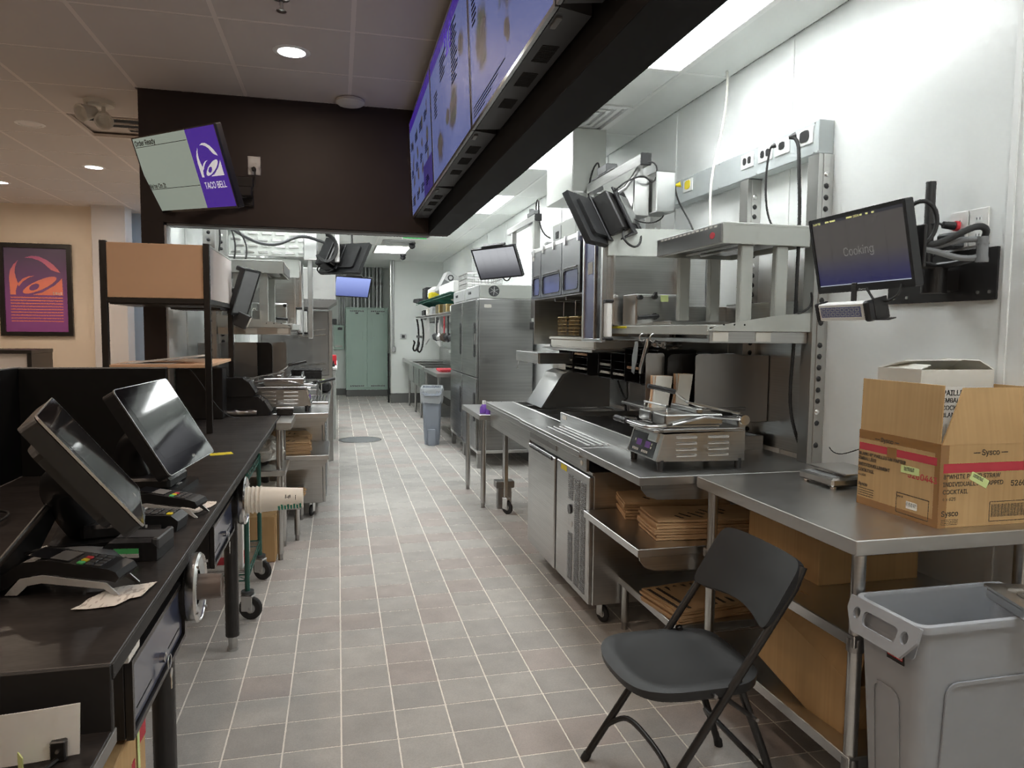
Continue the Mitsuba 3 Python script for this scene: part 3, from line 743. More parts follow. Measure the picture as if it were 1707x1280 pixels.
part(t, "flap", ext(Polygon([(0, 0), (0.18, 0), (0.16, 0.06), (0.02, 0.06)]), 0.003, frame([x0 + 0.005, y1, z1 - 0.002], [0, -1, 0], y=[0.95, 0, 0.22])), "off_white")
part(t, "label_panel", bx(x0 + 0.0585, x1 - 0.0005, y0 - 0.001, y0, z0 + 0.1, z1 - 0.055, 0.0003), "white_plastic", label="white label panel")
FC = frame([x0 + 0.083, y0 - 0.0011, z0], [1, 0, 0], y=[0, 0, 1])
each(t, "lettering", [text(s, h, FC @ T_(0, y, 0), 0.0004, True) for s, h, y in (("PAILLES EN PAPIER", 0.017, 0.385), ("EMBALLÉES", 0.0145, 0.362), ("COCKTAIL", 0.0145, 0.338), ("BLANC", 0.0145, 0.315))], "ink_black")
part(t, "straw_picture", [tr(bx(0.004 + 0.013 * k, 0.011 + 0.013 * k, 0.13, 0.285 + 0.008 * (k % 2), 0, 0.0006, 0.0002), FC) for k in range(10)], "light_grey")

# kitchen scale and its power adapter
t = thing("kitchen_scale", "flat stainless portion scale on the work table left of the open box", "scale")
M = T_(1.90, 2.40, 0.9145) @ rotm([0, 0, 1], 0)
part(t, "base", [tr(bx(-0.10, 0.10, -0.10, 0.105, 0.008, 0.042, 0.008), M)] + [tr(cyl([sx * 0.08, sy * 0.08, 0], [sx * 0.08, sy * 0.08, 0.012], 0.012, 12), M) for sx in (-1, 1) for sy in (-1, 1)], "steel_bright")
part(t, "keypad", tr(bx(-0.09, -0.035, -0.085, 0.085, 0.0405, 0.0432, 0.001), M), "mid_grey")
part(t, "platform", [tr(bx(-0.055, 0.115, -0.115, 0.11, 0.055, 0.061, 0.004), M), tr(cyl([0.03, 0, 0.042], [0.03, 0, 0.056], 0.03, 16), M)], "steel_top")
t = thing("power_adapter", "small black power adapter on the table beside the scale", "power adapter")
part(t, "brick", bx(1.92, 1.99, 2.20, 2.27, 0.916, 0.95, 0.006), "black_plastic")
part(t, "cable", tube([(1.985, 2.26, 0.94), (2.04, 2.33, 0.95), (2.08, 2.42, 1.01), (2.10, 2.50, 1.03), (2.105, 2.62, 0.99), (2.105, 2.72, 1.0)], 0.0025, 6, smooth_pts=6), "rubber", smooth=True)

# sandwich grill
t = thing("sandwich_grill", "stainless double sandwich grill with black control panel on the prep counter", "grill")
Z0 = 0.9145
body = Polygon([(1.335, 0.952), (1.712, 0.945), (1.712, 1.075), (1.355, 1.068)])
part(t, "body", ext(Polygon([(1.300, 0.955), (1.712, 0.948), (1.712, 1.078), (1.335, 1.070)]), 0.315, frame([0, 3.075, 0], [1, 0, 0], y=[0, 0, 1])), "steel_painted" if 0 else "steel")
sl = np.array([1.335 - 1.300, 0, 1.070 - 0.955]); sl = sl / np.linalg.norm(sl)
FP = frame([1.299, 3.07, 0.957], [0, -1, 0], y=sl)
part(t, "control_panel", tr(bx(0.01, 0.275, 0.004, 0.10, 0, 0.003, 0.001), FP), "black_gloss")
part(t, "front_trim", [tr(bx(0.275, 0.312, 0.0, 0.118, -0.001, 0.004, 0.002), FP), tr(bx(0.0, 0.010, 0.0, 0.118, -0.001, 0.004, 0.002), FP), tr(bx(0.19, 0.275, 0.075, 0.118, 0.002, 0.012, 0.003), FP)], "steel_bright")
part(t, "display", [tr(bx(0.075, 0.125, 0.04, 0.068, 0.002, 0.0036, 0.0008), FP), tr(bx(0.165, 0.215, 0.04, 0.068, 0.002, 0.0036, 0.0008), FP)], "purple")
part(t, "button", [tr(bx(0.05 + 0.017 * k + (0.03 if k > 3 else 0), 0.06 + 0.017 * k + (0.03 if k > 3 else 0), 0.015, 0.026, 0.002, 0.0045, 0.001), FP) for k in range(8)] + [tr(bx(x, x + 0.008, y, y + 0.01, 0.002, 0.0045, 0.001), FP) for x, y in ((0.055, 0.055), (0.225, 0.055), (0.225, 0.04))], "white_plastic")
for yq in (2.775, 3.055):
    for xq in (1.325, 1.69):
        part(t, "foot", [cyl([xq, yq, Z0], [xq, yq, Z0 + 0.045], 0.014, 14, 0.017)], "black_plastic", smooth=40)
FS = frame([1.30, 2.7595, 0.95], [1, 0, 0], y=[0, 0, 1])
for gx in (0.085, 0.235):
    for k in range(4):
        part(t, "louvre", tr(tr(bx(0, 0.098, -0.004, 0.004, -0.002, 0.008, 0.003), rotm([1, 0, 0], 35)), FS @ T_(gx, 0.03 + 0.026 * k, 0)), "steel_bright")
part(t, "lower_plate", [bx(1.325, 1.712, 2.757, 3.077, 1.078, 1.092, 0.004)], "steel_dark")
part(t, "grease_tray", [bx(1.30, 1.345, 2.80, 3.06, 1.070, 1.084, 0.004)], "steel_bright")
for yq in (2.785, 2.935):
    k = part(t, "upper_plate", [bx(1.345, 1.62, yq, yq + 0.125, 1.102, 1.150, 0.006), bx(1.36, 1.61, yq + 0.01, yq + 0.115, 1.092, 1.104, 0.003)], "steel")
part(t, "plate_handle", tube([(1.36, 2.80, 1.15), (1.36, 2.80, 1.185), (1.36, 3.03, 1.185), (1.36, 3.03, 1.15)], 0.005, 8), "steel_bright", smooth=True)
part(t, "front_rail", tube([(1.345, 2.775, 1.105), (1.27, 2.775, 1.10), (1.262, 2.80, 1.10), (1.262, 3.10, 1.10), (1.30, 3.12, 1.10), (1.36, 3.12, 1.09)], 0.0085, 10), "chrome", smooth=True)
part(t, "rail_grip", [cyl([1.262, 3.0, 1.10], [1.262, 3.13, 1.10], 0.014, 14)], "black_plastic", smooth=40)
part(t, "lift_arm", [tube([(1.37, 2.765, 1.11), (1.52, 2.765, 1.142), (1.705, 2.765, 1.125)], 0.007, 8), cyl([1.705, 2.75, 1.125], [1.705, 2.79, 1.125], 0.022, 18)], "chrome", smooth=40)
part(t, "lift_arm", [tr(bx(-0.13, 0.13, -0.016, 0.016, -0.005, 0.005, 0.002), frame([1.61, 2.86, 1.168], [0.26, 0.0, -0.055], y=[0, 1, 0])), bx(1.50, 1.53, 2.80, 3.05, 1.15, 1.172, 0.004)], "steel")
part(t, "top_handle", [tube([(1.60, 2.90, 1.165), (1.52, 2.92, 1.19), (1.46, 2.93, 1.235)], 0.005, 8, smooth_pts=4)], "chrome", smooth=True)
part(t, "grip", [cyl([1.46, 2.93, 1.235], [1.335, 2.945, 1.262], 0.0115, 14, 0.0105)], "black_plastic", smooth=40, label="black grip")
part(t, "hinge_bracket", [bx(1.68, 1.712, 2.76, 2.775, 1.075, 1.14, 0.003), bx(1.68, 1.712, 3.06, 3.075, 1.075, 1.14, 0.003)], "steel")
# ------------------------------------------------------------------ wall posts, raceway, hood
def wall_post(y, label, z1=2.288, z0=0.9):
    t = thing("wall_post", label, "post", "perforated steel wall posts")
    part(t, "upright", [bx(2.052, 2.06, y, y + 0.075, z0, z1, 0.002), bx(2.052, WR, y, y + 0.006, z0, z1, 0.002), bx(2.052, WR, y + 0.069, y + 0.075, z0, z1, 0.002), bx(2.075, 2.108, y - 0.004, y + 0.002, z0, z1, 0.001)], "post_steel")
    z = z1 - 0.09; k = 0
    while z > z0 + 0.05:
        if not (k % 9 in (5,)):
            part(t, "plug", lathe([(0, 0.006), (0.008, 0.005), (0.0125, 0.0), (0.0125, -0.003)], 14, frame([2.092, y - 0.004, z], [1, 0, 0], z=[0, -1, 0])), "rubber" if k % 7 else "steel_bright", smooth=50)
        z -= 0.05; k += 1
wall_post(2.80, "perforated steel wall post nearest the wall monitor", z0=0.9145)
wall_post(3.36, "perforated steel wall post behind the grill, middle of the right wall", z0=0.9145)
wall_post(4.55, "perforated steel wall post behind the holding cabinet", z0=0.9145)

t = thing("power_raceway", "long grey wall power raceway with outlets above the heated shelf", "raceway")
part(t, "channel", bx(2.055, WR, 2.815, 4.30, 2.292, 2.435, 0.004), "raceway_grey")
part(t, "end_cap", bx(2.053, WR, 2.808, 2.818, 2.290, 2.437, 0.003), "raceway_grey")
for y in (2.905, 3.076, 3.213, 3.373, 4.02):
    k = part(t, "outlet", bx(2.049, 2.056, y - 0.058, y + 0.058, 2.345, 2.418, 0.003), "frp_trim")
    if y > 3.1 and y < 3.9:
        part(k, "socket", [tr(ext(rrect(-0.018, -0.014, 0.018, 0.014, 0.012), 0.003), frame([2.0485, y + s * 0.022, 2.382], [0, 0, 1], y=[0, 1, 0])) for s in (-1, 1)], "black_plastic")
for y in (2.84, 3.29, 3.66): part(t, "screw", [cyl([2.052, y, z], [2.056, y, z], 0.004, 8) for z in (2.30, 2.428)], "steel_dark")

t = thing("hanging_cable", "white cable dropping from the ceiling to the heat lamp hood", "cable")
part(t, "cable", tube([(2.06, 3.62, 2.915), (2.05, 3.60, 2.75), (2.0, 3.56, 2.55), (1.93, 3.50, 2.36), (1.89, 3.45, 2.2), (1.88, 3.42, 2.04)], 0.007, 8, smooth_pts=8), "off_white", smooth=True)
part(t, "strain_relief", [cyl([1.88, 3.42, 1.976], [1.88, 3.42, 2.04], 0.016, 14, 0.010)], "black_plastic", smooth=40)

t = thing("heat_lamp_hood", "flat stainless heat lamp hood on four posts above the prep counter", "food warmer")
part(t, "canopy", [bx(1.61, 2.04, 2.82, 3.47, 1.962, 1.976, 0.003), bx(1.61, 1.622, 2.82, 3.47, 1.884, 1.965, 0.002), bx(2.028, 2.04, 2.82, 3.47, 1.884, 1.965, 0.002), bx(1.61, 2.04, 2.82, 2.832, 1.884, 1.965, 0.002), bx(1.61, 2.04, 3.458, 3.47, 1.884, 1.965, 0.002)], "steel_painted")
part(t, "side_panel", bx(1.604, 1.611, 2.826, 3.464, 1.888, 1.970, 0.002), "steel_dark")
part(t, "slot", [bx(1.6025, 1.605, 2.86 + 0.041 * k, 2.885 + 0.041 * k, 1.9575, 1.9655, 0.001) for k in range(14)], "paper")
part(t, "badge", [lathe([(0, 0.002), (0.018, 0.0015), (0.019, 0)], 20, frame([1.604, 2.90, 1.925], [0, -1, 0], z=[-1, 0, 0]) @ np.diag([1.2, 0.8, 1, 1]))], "ink_red", label="small red maker's badge")
part(t, "reflector", bx(1.66, 1.99, 2.87, 3.42, 1.90, 1.93, 0.006), "steel_dark")
part(t, "heating_rod", [cyl([1.82, 2.9, 1.893], [1.82, 3.4, 1.893], 0.006, 10), cyl([1.74, 2.9, 1.893], [1.74, 3.4, 1.893], 0.006, 10)], "steel_bright")
for x, y in ((1.745, 2.86), (1.918, 2.86), (1.745, 3.44), (1.918, 3.44)): part(t, "post", bx(x - 0.03, x + 0.03, y - 0.018, y + 0.018, 1.535, 1.886, 0.004), "steel_painted")

def cord(owner, plug_at, pts, m="rubber", r=0.005, plug="black_plastic", big=False):
    t = numbered(owner + "__power_cord")
    x, y, z = plug_at
    s = 1.5 if big else 1.0
    part(t, "plug", [tr(ext(rrect(-0.022 * s, -0.017 * s, 0.022 * s, 0.017 * s, 0.012 * s), 0.032 * s), frame([x, y, z], [0, 1, 0], y=[0, 0, 1])), cyl([x - 0.028 * s, y, z], [x - 0.045 * s, y + 0.012, z - 0.006], 0.012 * s, 12, 0.007)], plug, smooth=40)
    part(t, "cable", tube([(x - 0.045 * s, y + 0.012, z - 0.006)] + pts, r, 8, smooth_pts=8), m, smooth=True)
cord("sandwich_grill", (2.046, 2.905, 2.384), [(2.0, 2.89, 2.36), (1.995, 2.86, 2.25), (2.0, 2.85, 2.05), (2.0, 2.85, 1.7), (2.03, 2.90, 1.4), (2.05, 2.93, 1.15), (2.08, 2.90, 0.99), (2.08, 2.86, 0.93)], r=0.008, big=True)
cord("heat_lamp_hood", (2.046, 3.076, 2.386), [(2.005, 3.10, 2.375), (2.0, 3.12, 2.25), (2.01, 3.10, 2.05), (2.02, 3.06, 1.98), (2.03, 3.02, 1.8), (2.04, 3.0, 1.66)], r=0.005)
cord("heat_lamp_hood", (2.046, 4.02, 2.386), [(1.99, 4.06, 2.36), (1.985, 4.0, 2.28), (1.93, 3.75, 2.12), (1.90, 3.60, 2.01), (1.88, 3.5, 1.98)], plug="yellow", r=0.005, big=True)
t = thing("wall_shelf", "stainless wall shelf with tapered end bracket below the heat lamp hood", "shelf")
part(t, "shelf_top", [bx(1.552, 2.05, 2.825, 4.25, 1.522, 1.534, 0.003), bx(1.552, 1.564, 2.825, 4.25, 1.49, 1.53, 0.002)], "steel_painted")
part(t, "end_bracket", ext(Polygon([(1.548, 1.507), (1.60, 1.53), (1.72, 1.552), (1.90, 1.58), (2.06, 1.592), (2.06, 1.507)]), 0.007, frame([0, 2.822, 0], [1, 0, 0], y=[0, 0, 1])), "steel_painted")
part(t, "bolt_hole", [cyl([x, 2.813, 1.535], [x, 2.8155, 1.535], 0.004, 10) for x in (1.625, 1.675, 1.725)], "black_matte")
part(t, "lower_rail", [bx(1.565, 2.05, 2.83, 2.85, 1.455, 1.507, 0.002), bx(1.565, 1.575, 2.83, 4.22, 1.455, 1.475, 0.002), bx(1.565, 2.05, 2.85, 4.2, 1.462, 1.468, 0.001)], "steel")
part(t, "card_holder", [bx(x, x + 0.075, 2.826, 2.83, 1.462, 1.505, 0.001) for x in (1.58, 1.79)], "off_white")
part(t, "back_panel", [bx(1.80, 2.05, 3.5, 3.52, 1.53, 1.64, 0.002), bx(1.75, 2.05, 3.0, 3.02, 1.53, 1.535, 0.002)], "steel")
part(t, "backguard", [bx(2.03, 2.05, 2.9, 3.5, 1.53, 1.65, 0.002)], "steel")
part(t, "yellow_strip", bx(1.549, 1.5525, 3.72, 3.98, 1.520, 1.533, 0.0005), "yellow", label="yellow edge strip")
t = thing("hood_cord", "black cord lying on the wall shelf behind the hood's front posts", "power cord")
part(t, "cable", tube([(1.74, 2.84, 1.542), (1.80, 2.835, 1.552), (1.92, 2.828, 1.60 - 0.03), (2.02, 2.815, 1.60), (2.05, 2.812, 1.63), (2.04, 2.80, 1.68)], 0.005, 8, smooth_pts=6), "rubber", smooth=True)

# backsplash panel
part(ww, "steel_backsplash", [bx(WR - 0.008, WR + 0.001, 2.9, 4.62, 0.93, 1.50, 0.001), bx(WR - 0.008, WR + 0.001, 4.63, 5.85, 0.93, 1.50, 0.001), bx(WR - 0.011, WR, 3.62, 3.65, 0.93, 1.5, 0.001)], "steel")

# bag rack with bags behind the grill
t = thing("bag_rack", "steel rack with upright divider sheets holding brown bags behind the grill", "rack")
M = PXZ(3.22)
part(t, "divider", ext(rrect(1.70, 1.13, 1.955, 1.395, 0.02), 0.005, PXZ(3.205)), "steel_dark", smooth=False)
part(t, "divider", ext(rrect(1.50, 1.13, 1.60, 1.395, 0.015), 0.005, PXZ(3.34)), "steel_dark")
for k in range(4): part(t, "divider", ext(rrect(1.60 + 0.028 * k, 1.13, 1.72 + 0.028 * k, 1.392, 0.035), 0.004, PXZ(3.30 + 0.02 * k)), "black_metal")
part(t, "base", bx(1.48, 1.98, 3.19, 3.60, 1.115, 1.13, 0.003), "steel_dark")
part(t, "bracket", [bx(1.96, 2.12, 3.22, 3.24, 1.05, 1.39, 0.003), bx(1.96, 2.12, 3.5, 3.52, 1.05, 1.39, 0.003)], "steel_dark")
def upright_bags(x0, y, w, h, n, label):
    t = thing("paper_bag_stack", label, "paper bags", "brown bags standing in the rack behind the grill")
    for i in range(n):
        g = 7
        us = np.linspace(0, 1, g)
        off = 0.010 * i
        v = []
        for s in (0, 1):
            for u in us:
                lean = 0.018 * (1 - u) ** 2 + 0.004 * math.sin(i * 2 + u * 4)
                for xx in (0, w):
                    v.append([x0 + xx - lean, y + off + s * 0.007, 1.131 + u * h])
        v = np.array(v); f = []
        for s in (0, 1):
            b = s * 2 * g
            for k in range(g - 1):
                q = [b + 2 * k, b + 2 * k + 1, b + 2 * k + 3, b + 2 * k + 2]
                f += [[q[0], q[1], q[2]], [q[0], q[2], q[3]]] if s == 0 else [[q[0], q[2], q[1]], [q[0], q[3], q[2]]]
        for k in range(g - 1):
            for e in (0, 1):
                a0, a1, b0, b1 = 2 * k + e, 2 * k + 2 + e, 2 * g + 2 * k + e, 2 * g + 2 * k + 2 + e
                f += [[a0, a1, b1], [a0, b1, b0]] if e == 0 else [[a0, b1, a1], [a0, b0, b1]]
        f += [[2 * g - 2, 2 * g - 1, 4 * g - 1], [2 * g - 2, 4 * g - 1, 4 * g - 2]]
        part(t, "bag", trimesh.Trimesh(v, np.array(f), process=False), "tan_panel" if i % 2 else "off_white")
upright_bags(1.505, 3.225, 0.085, 0.155, 6, "brown bags standing in the rack, left stack behind the grill")
upright_bags(1.622, 3.212, 0.07, 0.165, 6, "tan bags standing against the rack's big steel divider")

# black wall pockets with paper
def organiser(y0, y1, cols, label, rows=4):
    t = thing("wall_organiser", label, "organizer", "black wall organizers under the wall shelf")
    x0, x1, z0, z1 = 1.75, 1.98, 1.19, 1.40
    part(t, "case", [bx(x0, x1, y0, y1, z1 - 0.005, z1, 0.002), bx(x0, x1, y0, y1, z0, z0 + 0.005, 0.002), bx(x1 - 0.005, x1, y0, y1, z0, z1, 0.002)], "black_plastic")
    for k in range(cols + 1):
        y = y0 + (y1 - y0) * k / cols
        part(t, "divider", ext(rrect(x0 - 0.01, z0 - 0.005, x1, z1 + 0.004, 0.02), 0.004, PXZ(min(max(y, y0 + 0.004), y1))), "black_plastic")
    for r in range(1, rows): 
        z = z0 + (z1 - z0) * r / rows
        part(t, "tray", tr(bx(-0.11, 0.11, y0, y1, -0.0015, 0.0015, 0.001), T_((x0 + x1) / 2, 0, z) @ rotm([0, 1, 0], 8)), "black_plastic")
    part(t, "bracket", [bx(x1 - 0.01, 2.12, y0 + 0.1, y0 + 0.12, 1.22, 1.38), bx(x1 - 0.01, 2.12, y1 - 0.12, y1 - 0.1, 1.22, 1.38)], "black_metal")
organiser(3.72, 4.66, 4, "long black wall organizer with paper wraps beside the bag rack")
organiser(4.88, 5.56, 2, "small black wall organizer with paper wraps, farther along the right wall")
for i, (y, r, n) in enumerate(((4.54, 0, "white paper wraps in the long wall organizer's far bottom pocket"), (4.54, 1, "crumpled white paper wraps in the long wall organizer's second pocket row"), (4.30, 0, "flat white paper wraps in the long organizer's lowest row"), (5.39, 0, "paper wraps in the small organizer's bottom pocket"), (5.39, 1, "paper wraps in the small organizer's second row"), (5.39, 3, "brown paper wraps in the small organizer's top pocket"), (5.05, 0, "white paper rolls in the small organizer's near bottom pocket"), (5.05, 2, "tan paper wraps in the small organizer's near upper pocket"), (4.07, 1, "tan wraps in the long organizer's near pocket"))):
    z = 1.197 + 0.0525 * r
    w = 0.2 if y < 4.7 else 0.27
    g = np.random.default_rng(i)
    lay = [tr(bx(-0.10, 0.10, -w / 2 + 0.012, w / 2 - 0.012, 0.004 * q, 0.004 * q + 0.003, 0.001), T_(1.84, y, z + 0.012) @ rotm([0, 1, 0], 8) @ rotm([0, 0, 1], g.uniform(-3, 3))) for q in range(4)]
    solo("paper_wrap_stack", lay, ["paper", "off_white", "paper", "paper", "off_white", "tan_panel", "paper", "tan_panel", "tan_panel"][i], n, "paper wraps", "paper wraps in the black wall organizers")

# hooks and tools under the wall shelf
t = thing("bun_scraper", "steel scraper hanging on a hook under the wall shelf", "scraper")
part(t, "blade", ext(Polygon([(-0.02, 0), (0.02, 0), (0.03, -0.1), (0.012, -0.17), (-0.02, -0.16), (-0.035, -0.08)]), 0.003, frame([1.52, 3.50, 1.45], [0, -1, 0], y=[0.1, 0, 1])), "steel_dark")
part(t, "grip", tube([(1.545, 3.42, 1.465), (1.54, 3.43, 1.41), (1.53, 3.46, 1.32), (1.53, 3.465, 1.285)], [0.008, 0.013, 0.013, 0.010], 12), "steel_bright", smooth=True)
t = thing("shelf_hooks", "pair of bright hooks on the wall shelf's front rail", "hook")
for y in (3.37, 3.50): part(t, "hook", tube([(1.56, y, 1.49), (1.54, y, 1.485), (1.535, y, 1.465), (1.548, y, 1.452), (1.562, y, 1.462)], 0.004, 8, smooth_pts=4), "chrome", smooth=True)
m = trimesh.creation.icosphere(subdivisions=3)
v = m.vertices * [0.07, 0.11, 0.035]; v *= (0.75 + 0.5 * meshkit.noise(v * 45))[:, None]
solo("foil_pack", mv(trimesh.Trimesh(v, m.faces, process=False), (1.83, 3.80, 1.43)), "steel_bright", "crumpled silver foil on the organizer beside the bag rack", "foil")

# ------------------------------------------------------------------ wall monitor with arm
Cm, Xm, Ym = np.array([1.798, 2.215, 1.794]), np.array([-0.03, -0.9995, 0.0]), np.array([-0.202, 0.006, 0.979])
t = thing("order_monitor", "black order monitor on a swing arm at the right wall, dark screen", "monitor")
def scr_cook(u, v):
    g = smoothstep(0.0, 0.55, v)
    c = mix((0.012, 0.012, 0.055), (0.050, 0.045, 0.042), g)
    line = dr.abs(u * 5.0 - dr.floor(u * 5.0 + 0.5))
    c = c * dr.select(line < 0.012, 0.55, 1.0)
    return dr.select(v > 0.955, mi.Color3f(0.02, 0.02, 0.025), dr.select(v < 0.015, mi.Color3f(0.25, 0.28, 0.32), c))
Mm, bb = monitor(t, Cm, Xm, Ym, 0.505, 0.285, 0.04, 0.014, scr_cook, chin=0.012)
part(t, "status_text", [tr(bx(x, x + w, 0.1195, 0.1255, 0, 0.0012, 0.0002), Mm) for x, w in ((-0.16, 0.022), (-0.132, 0.03), (-0.04, 0.03), (0.03, 0.012), (0.06, 0.012), (0.09, 0.012))] + [text("5:40 PM", 0.008, Mm @ T_(-0.232, 0.1185, 0.0006)), text("100%", 0.008, Mm @ T_(-0.005, 0.1185, 0.0006))], "lime_label", emitter=emit((0.35, 0.3, 0.12)))
part(t, "screen_word", text("Cooking", 0.030, Mm @ T_(0, -0.012, 0.0006), 0.0004, center=True), "mid_grey", emitter=emit((0.06, 0.055, 0.05)))
part(t, "maker_mark", text("ViewSonic", 0.006, Mm @ T_(0, -0.139, 0.004), center=True), "light_grey")
part(t, "vesa_bracket", [tr(bx(-0.06, 0.06, -0.11, 0.11, -0.055, -0.045, 0.004), Mm), bx(1.86, 1.872, 1.985, 2.045, 1.72, 1.86, 0.004)], "black_metal")
part(t, "cable", tube([(1.83, 2.05, 1.90), (1.87, 1.99, 1.93), (1.90, 1.98, 1.88), (1.88, 2.0, 1.80)], 0.007, 8, smooth_pts=6), "rubber", smooth=True)
t2 = t
t = thing("monitor_wall_mount", "black wall plate with grey swing arm and upright tube holding the order monitor", "monitor mount")
part(t, "wall_plate", ext(Polygon([(1.955, 1.622), (2.43, 1.622), (2.43, 1.70), (2.26, 1.70), (2.26, 1.79), (1.955, 1.79)]).buffer(0.008).buffer(-0.004), 0.008, frame([WR - 0.0085, 0, 0], [0, 1, 0], y=[0, 0, 1])), "black_metal")
for y, z in ((2.40, 1.64), (2.335, 1.64), (2.02, 1.645), (2.06, 1.76), (1.975, 1.645)): part(t, "bolt", cyl([WR - 0.012, y, z], [WR - 0.0075, y, z], 0.006, 10), "steel_bright")
part(t, "socket_drum", [cyl([2.05, 2.135, 1.645], [2.05, 2.135, 1.735], 0.042, 24), bx(2.05, WR - 0.004, 2.10, 2.17, 1.65, 1.73, 0.006)], "black_metal", smooth=40)
part(t, "upright_tube", [cyl([2.05, 2.17, 1.70], [2.05, 2.17, 2.04], 0.0165, 18)], "black_metal", smooth=40)
part(t, "joint", [cyl([2.045, 1.94, 1.745], [2.045, 1.94, 1.82], 0.017, 18), cyl([2.045, 1.94, 1.738], [2.045, 1.94, 1.752], 0.019, 18), cyl([2.045, 1.94, 1.795], [2.045, 1.94, 1.802], 0.019, 18)], "mid_grey", smooth=40)
for arm in ([(2.045, 1.94, 1.81), (1.99, 2.0, 1.808), (1.93, 2.02, 1.79), (1.87, 2.02, 1.785)], [(2.045, 1.94, 1.755), (1.99, 1.99, 1.757), (1.93, 2.01, 1.775), (1.87, 2.02, 1.78)]):
    part(t, "arm", tube(arm, 0.010, 10, smooth_pts=5), "mid_grey", smooth=True)
part(t, "lower_arm", [tube([(2.045, 1.94, 1.76), (2.05, 2.03, 1.745), (2.05, 2.135, 1.742)], 0.012, 10, smooth_pts=5), tube([(1.865, 2.03, 1.735), (1.93, 2.06, 1.735), (2.05, 2.135, 1.74)], 0.012, 10, smooth_pts=5)], "black_metal", smooth=True)
part(t, "cable_sleeve", tube([(1.88, 2.02, 1.80), (1.96, 1.99, 1.815), (2.02, 1.955, 1.85), (2.06, 1.95, 1.85), (2.08, 1.97, 1.82)], 0.011, 10, smooth_pts=6), "rubber", smooth=True)
t = thing("bump_bar", "small white key panel with blue keys hanging below the order monitor", "key panel")
FB = frame([1.745, 2.335, 1.545], [0, -1, 0], y=[-0.25, 0, 1])
part(t, "case", tr(bx(0, 0.235, 0, 0.062, -0.045, 0, 0.004), FB), "white_plastic")
part(t, "key_panel", tr(bx(0.014, 0.222, 0.014, 0.05, -0.001, 0.0015, 0.0005), FB), "window_film", label="dark blue key panel")
part(t, "key", [tr(ext(rrect(0.02 + 0.025 * i, 0.018 + 0.016 * j, 0.039 + 0.025 * i, 0.03 + 0.016 * j, 0.002).difference(rrect(0.022 + 0.025 * i, 0.02 + 0.016 * j, 0.037 + 0.025 * i, 0.028 + 0.016 * j, 0.001)), 0.001), FB @ T_(0, 0, 0.0012)) for i in range(8) for j in range(2)], "light_grey")
part(t, "end_cap", tr(bx(0.235, 0.262, -0.004, 0.066, -0.05, 0.004, 0.006), FB), "black_plastic")
part(t, "end_cap", tr(bx(-0.014, 0.0, -0.004, 0.066, -0.05, 0.004, 0.005), FB), "black_plastic")
part(t, "hanger", [bx(1.775, 1.781, 2.19, 2.215, 1.60, 1.68, 0.002), tr(bx(0.262, 0.32, -0.004, 0.0, -0.05, -0.02, 0.001), FB), tr(bx(0.258, 0.264, -0.004, 0.07, -0.075, -0.02, 0.001), FB)], "black_metal")
part(t, "cable", tube([(1.785, 2.15, 1.66), (1.79, 2.12, 1.62), (1.79, 2.09, 1.61), (1.80, 2.04, 1.62), (1.82, 2.03, 1.68)], 0.004, 6, smooth_pts=6), "rubber", smooth=True)
# wall outlets behind the arm
for y, lb in ((2.115, "white wall outlet with plugs behind the monitor arm"), (2.035, "white wall switch plate with two small controls above the swing arm's joint")):
    t = thing("wall_outlet", lb, "outlet")
    part(t, "plate", bx(WR - 0.007, WR, y - 0.037, y + 0.037, 1.805, 1.93, 0.003), "white_plastic")
    part(t, "socket", [bx(WR - 0.0085, WR - 0.006, y - 0.012, y + 0.012, z - 0.012, z + 0.012, 0.002) for z in (1.84, 1.895)], "frp_trim")
    part(t, "slot", [bx(WR - 0.0095, WR - 0.008, y + s * 0.006 - 0.0012, y + s * 0.006 + 0.0012, z - 0.004, z + 0.005, 0.0003) for z in (1.84, 1.895) for s in (-1, 1)], "dark_grey")
t = thing("monitor_plug", "black plug with a red collar in the wall outlet behind the monitor arm", "plug")
part(t, "plug", [cyl([2.118, 2.115, 1.88], [2.07, 2.13, 1.885], 0.015, 14, 0.012)], "black_plastic", smooth=40)
part(t, "collar", cyl([2.12, 2.114, 1.88], [2.108, 2.118, 1.881], 0.0175, 14), "red", smooth=40)
part(t, "brick", bx(2.07, 2.121, 2.08, 2.16, 1.80, 1.855, 0.008), "dark_grey")
part(t, "cable", tube([(2.07, 2.13, 1.885), (2.04, 2.17, 1.88), (2.05, 2.19, 1.82), (2.07, 2.16, 1.78)], 0.004, 6, smooth_pts=6), "rubber", smooth=True)

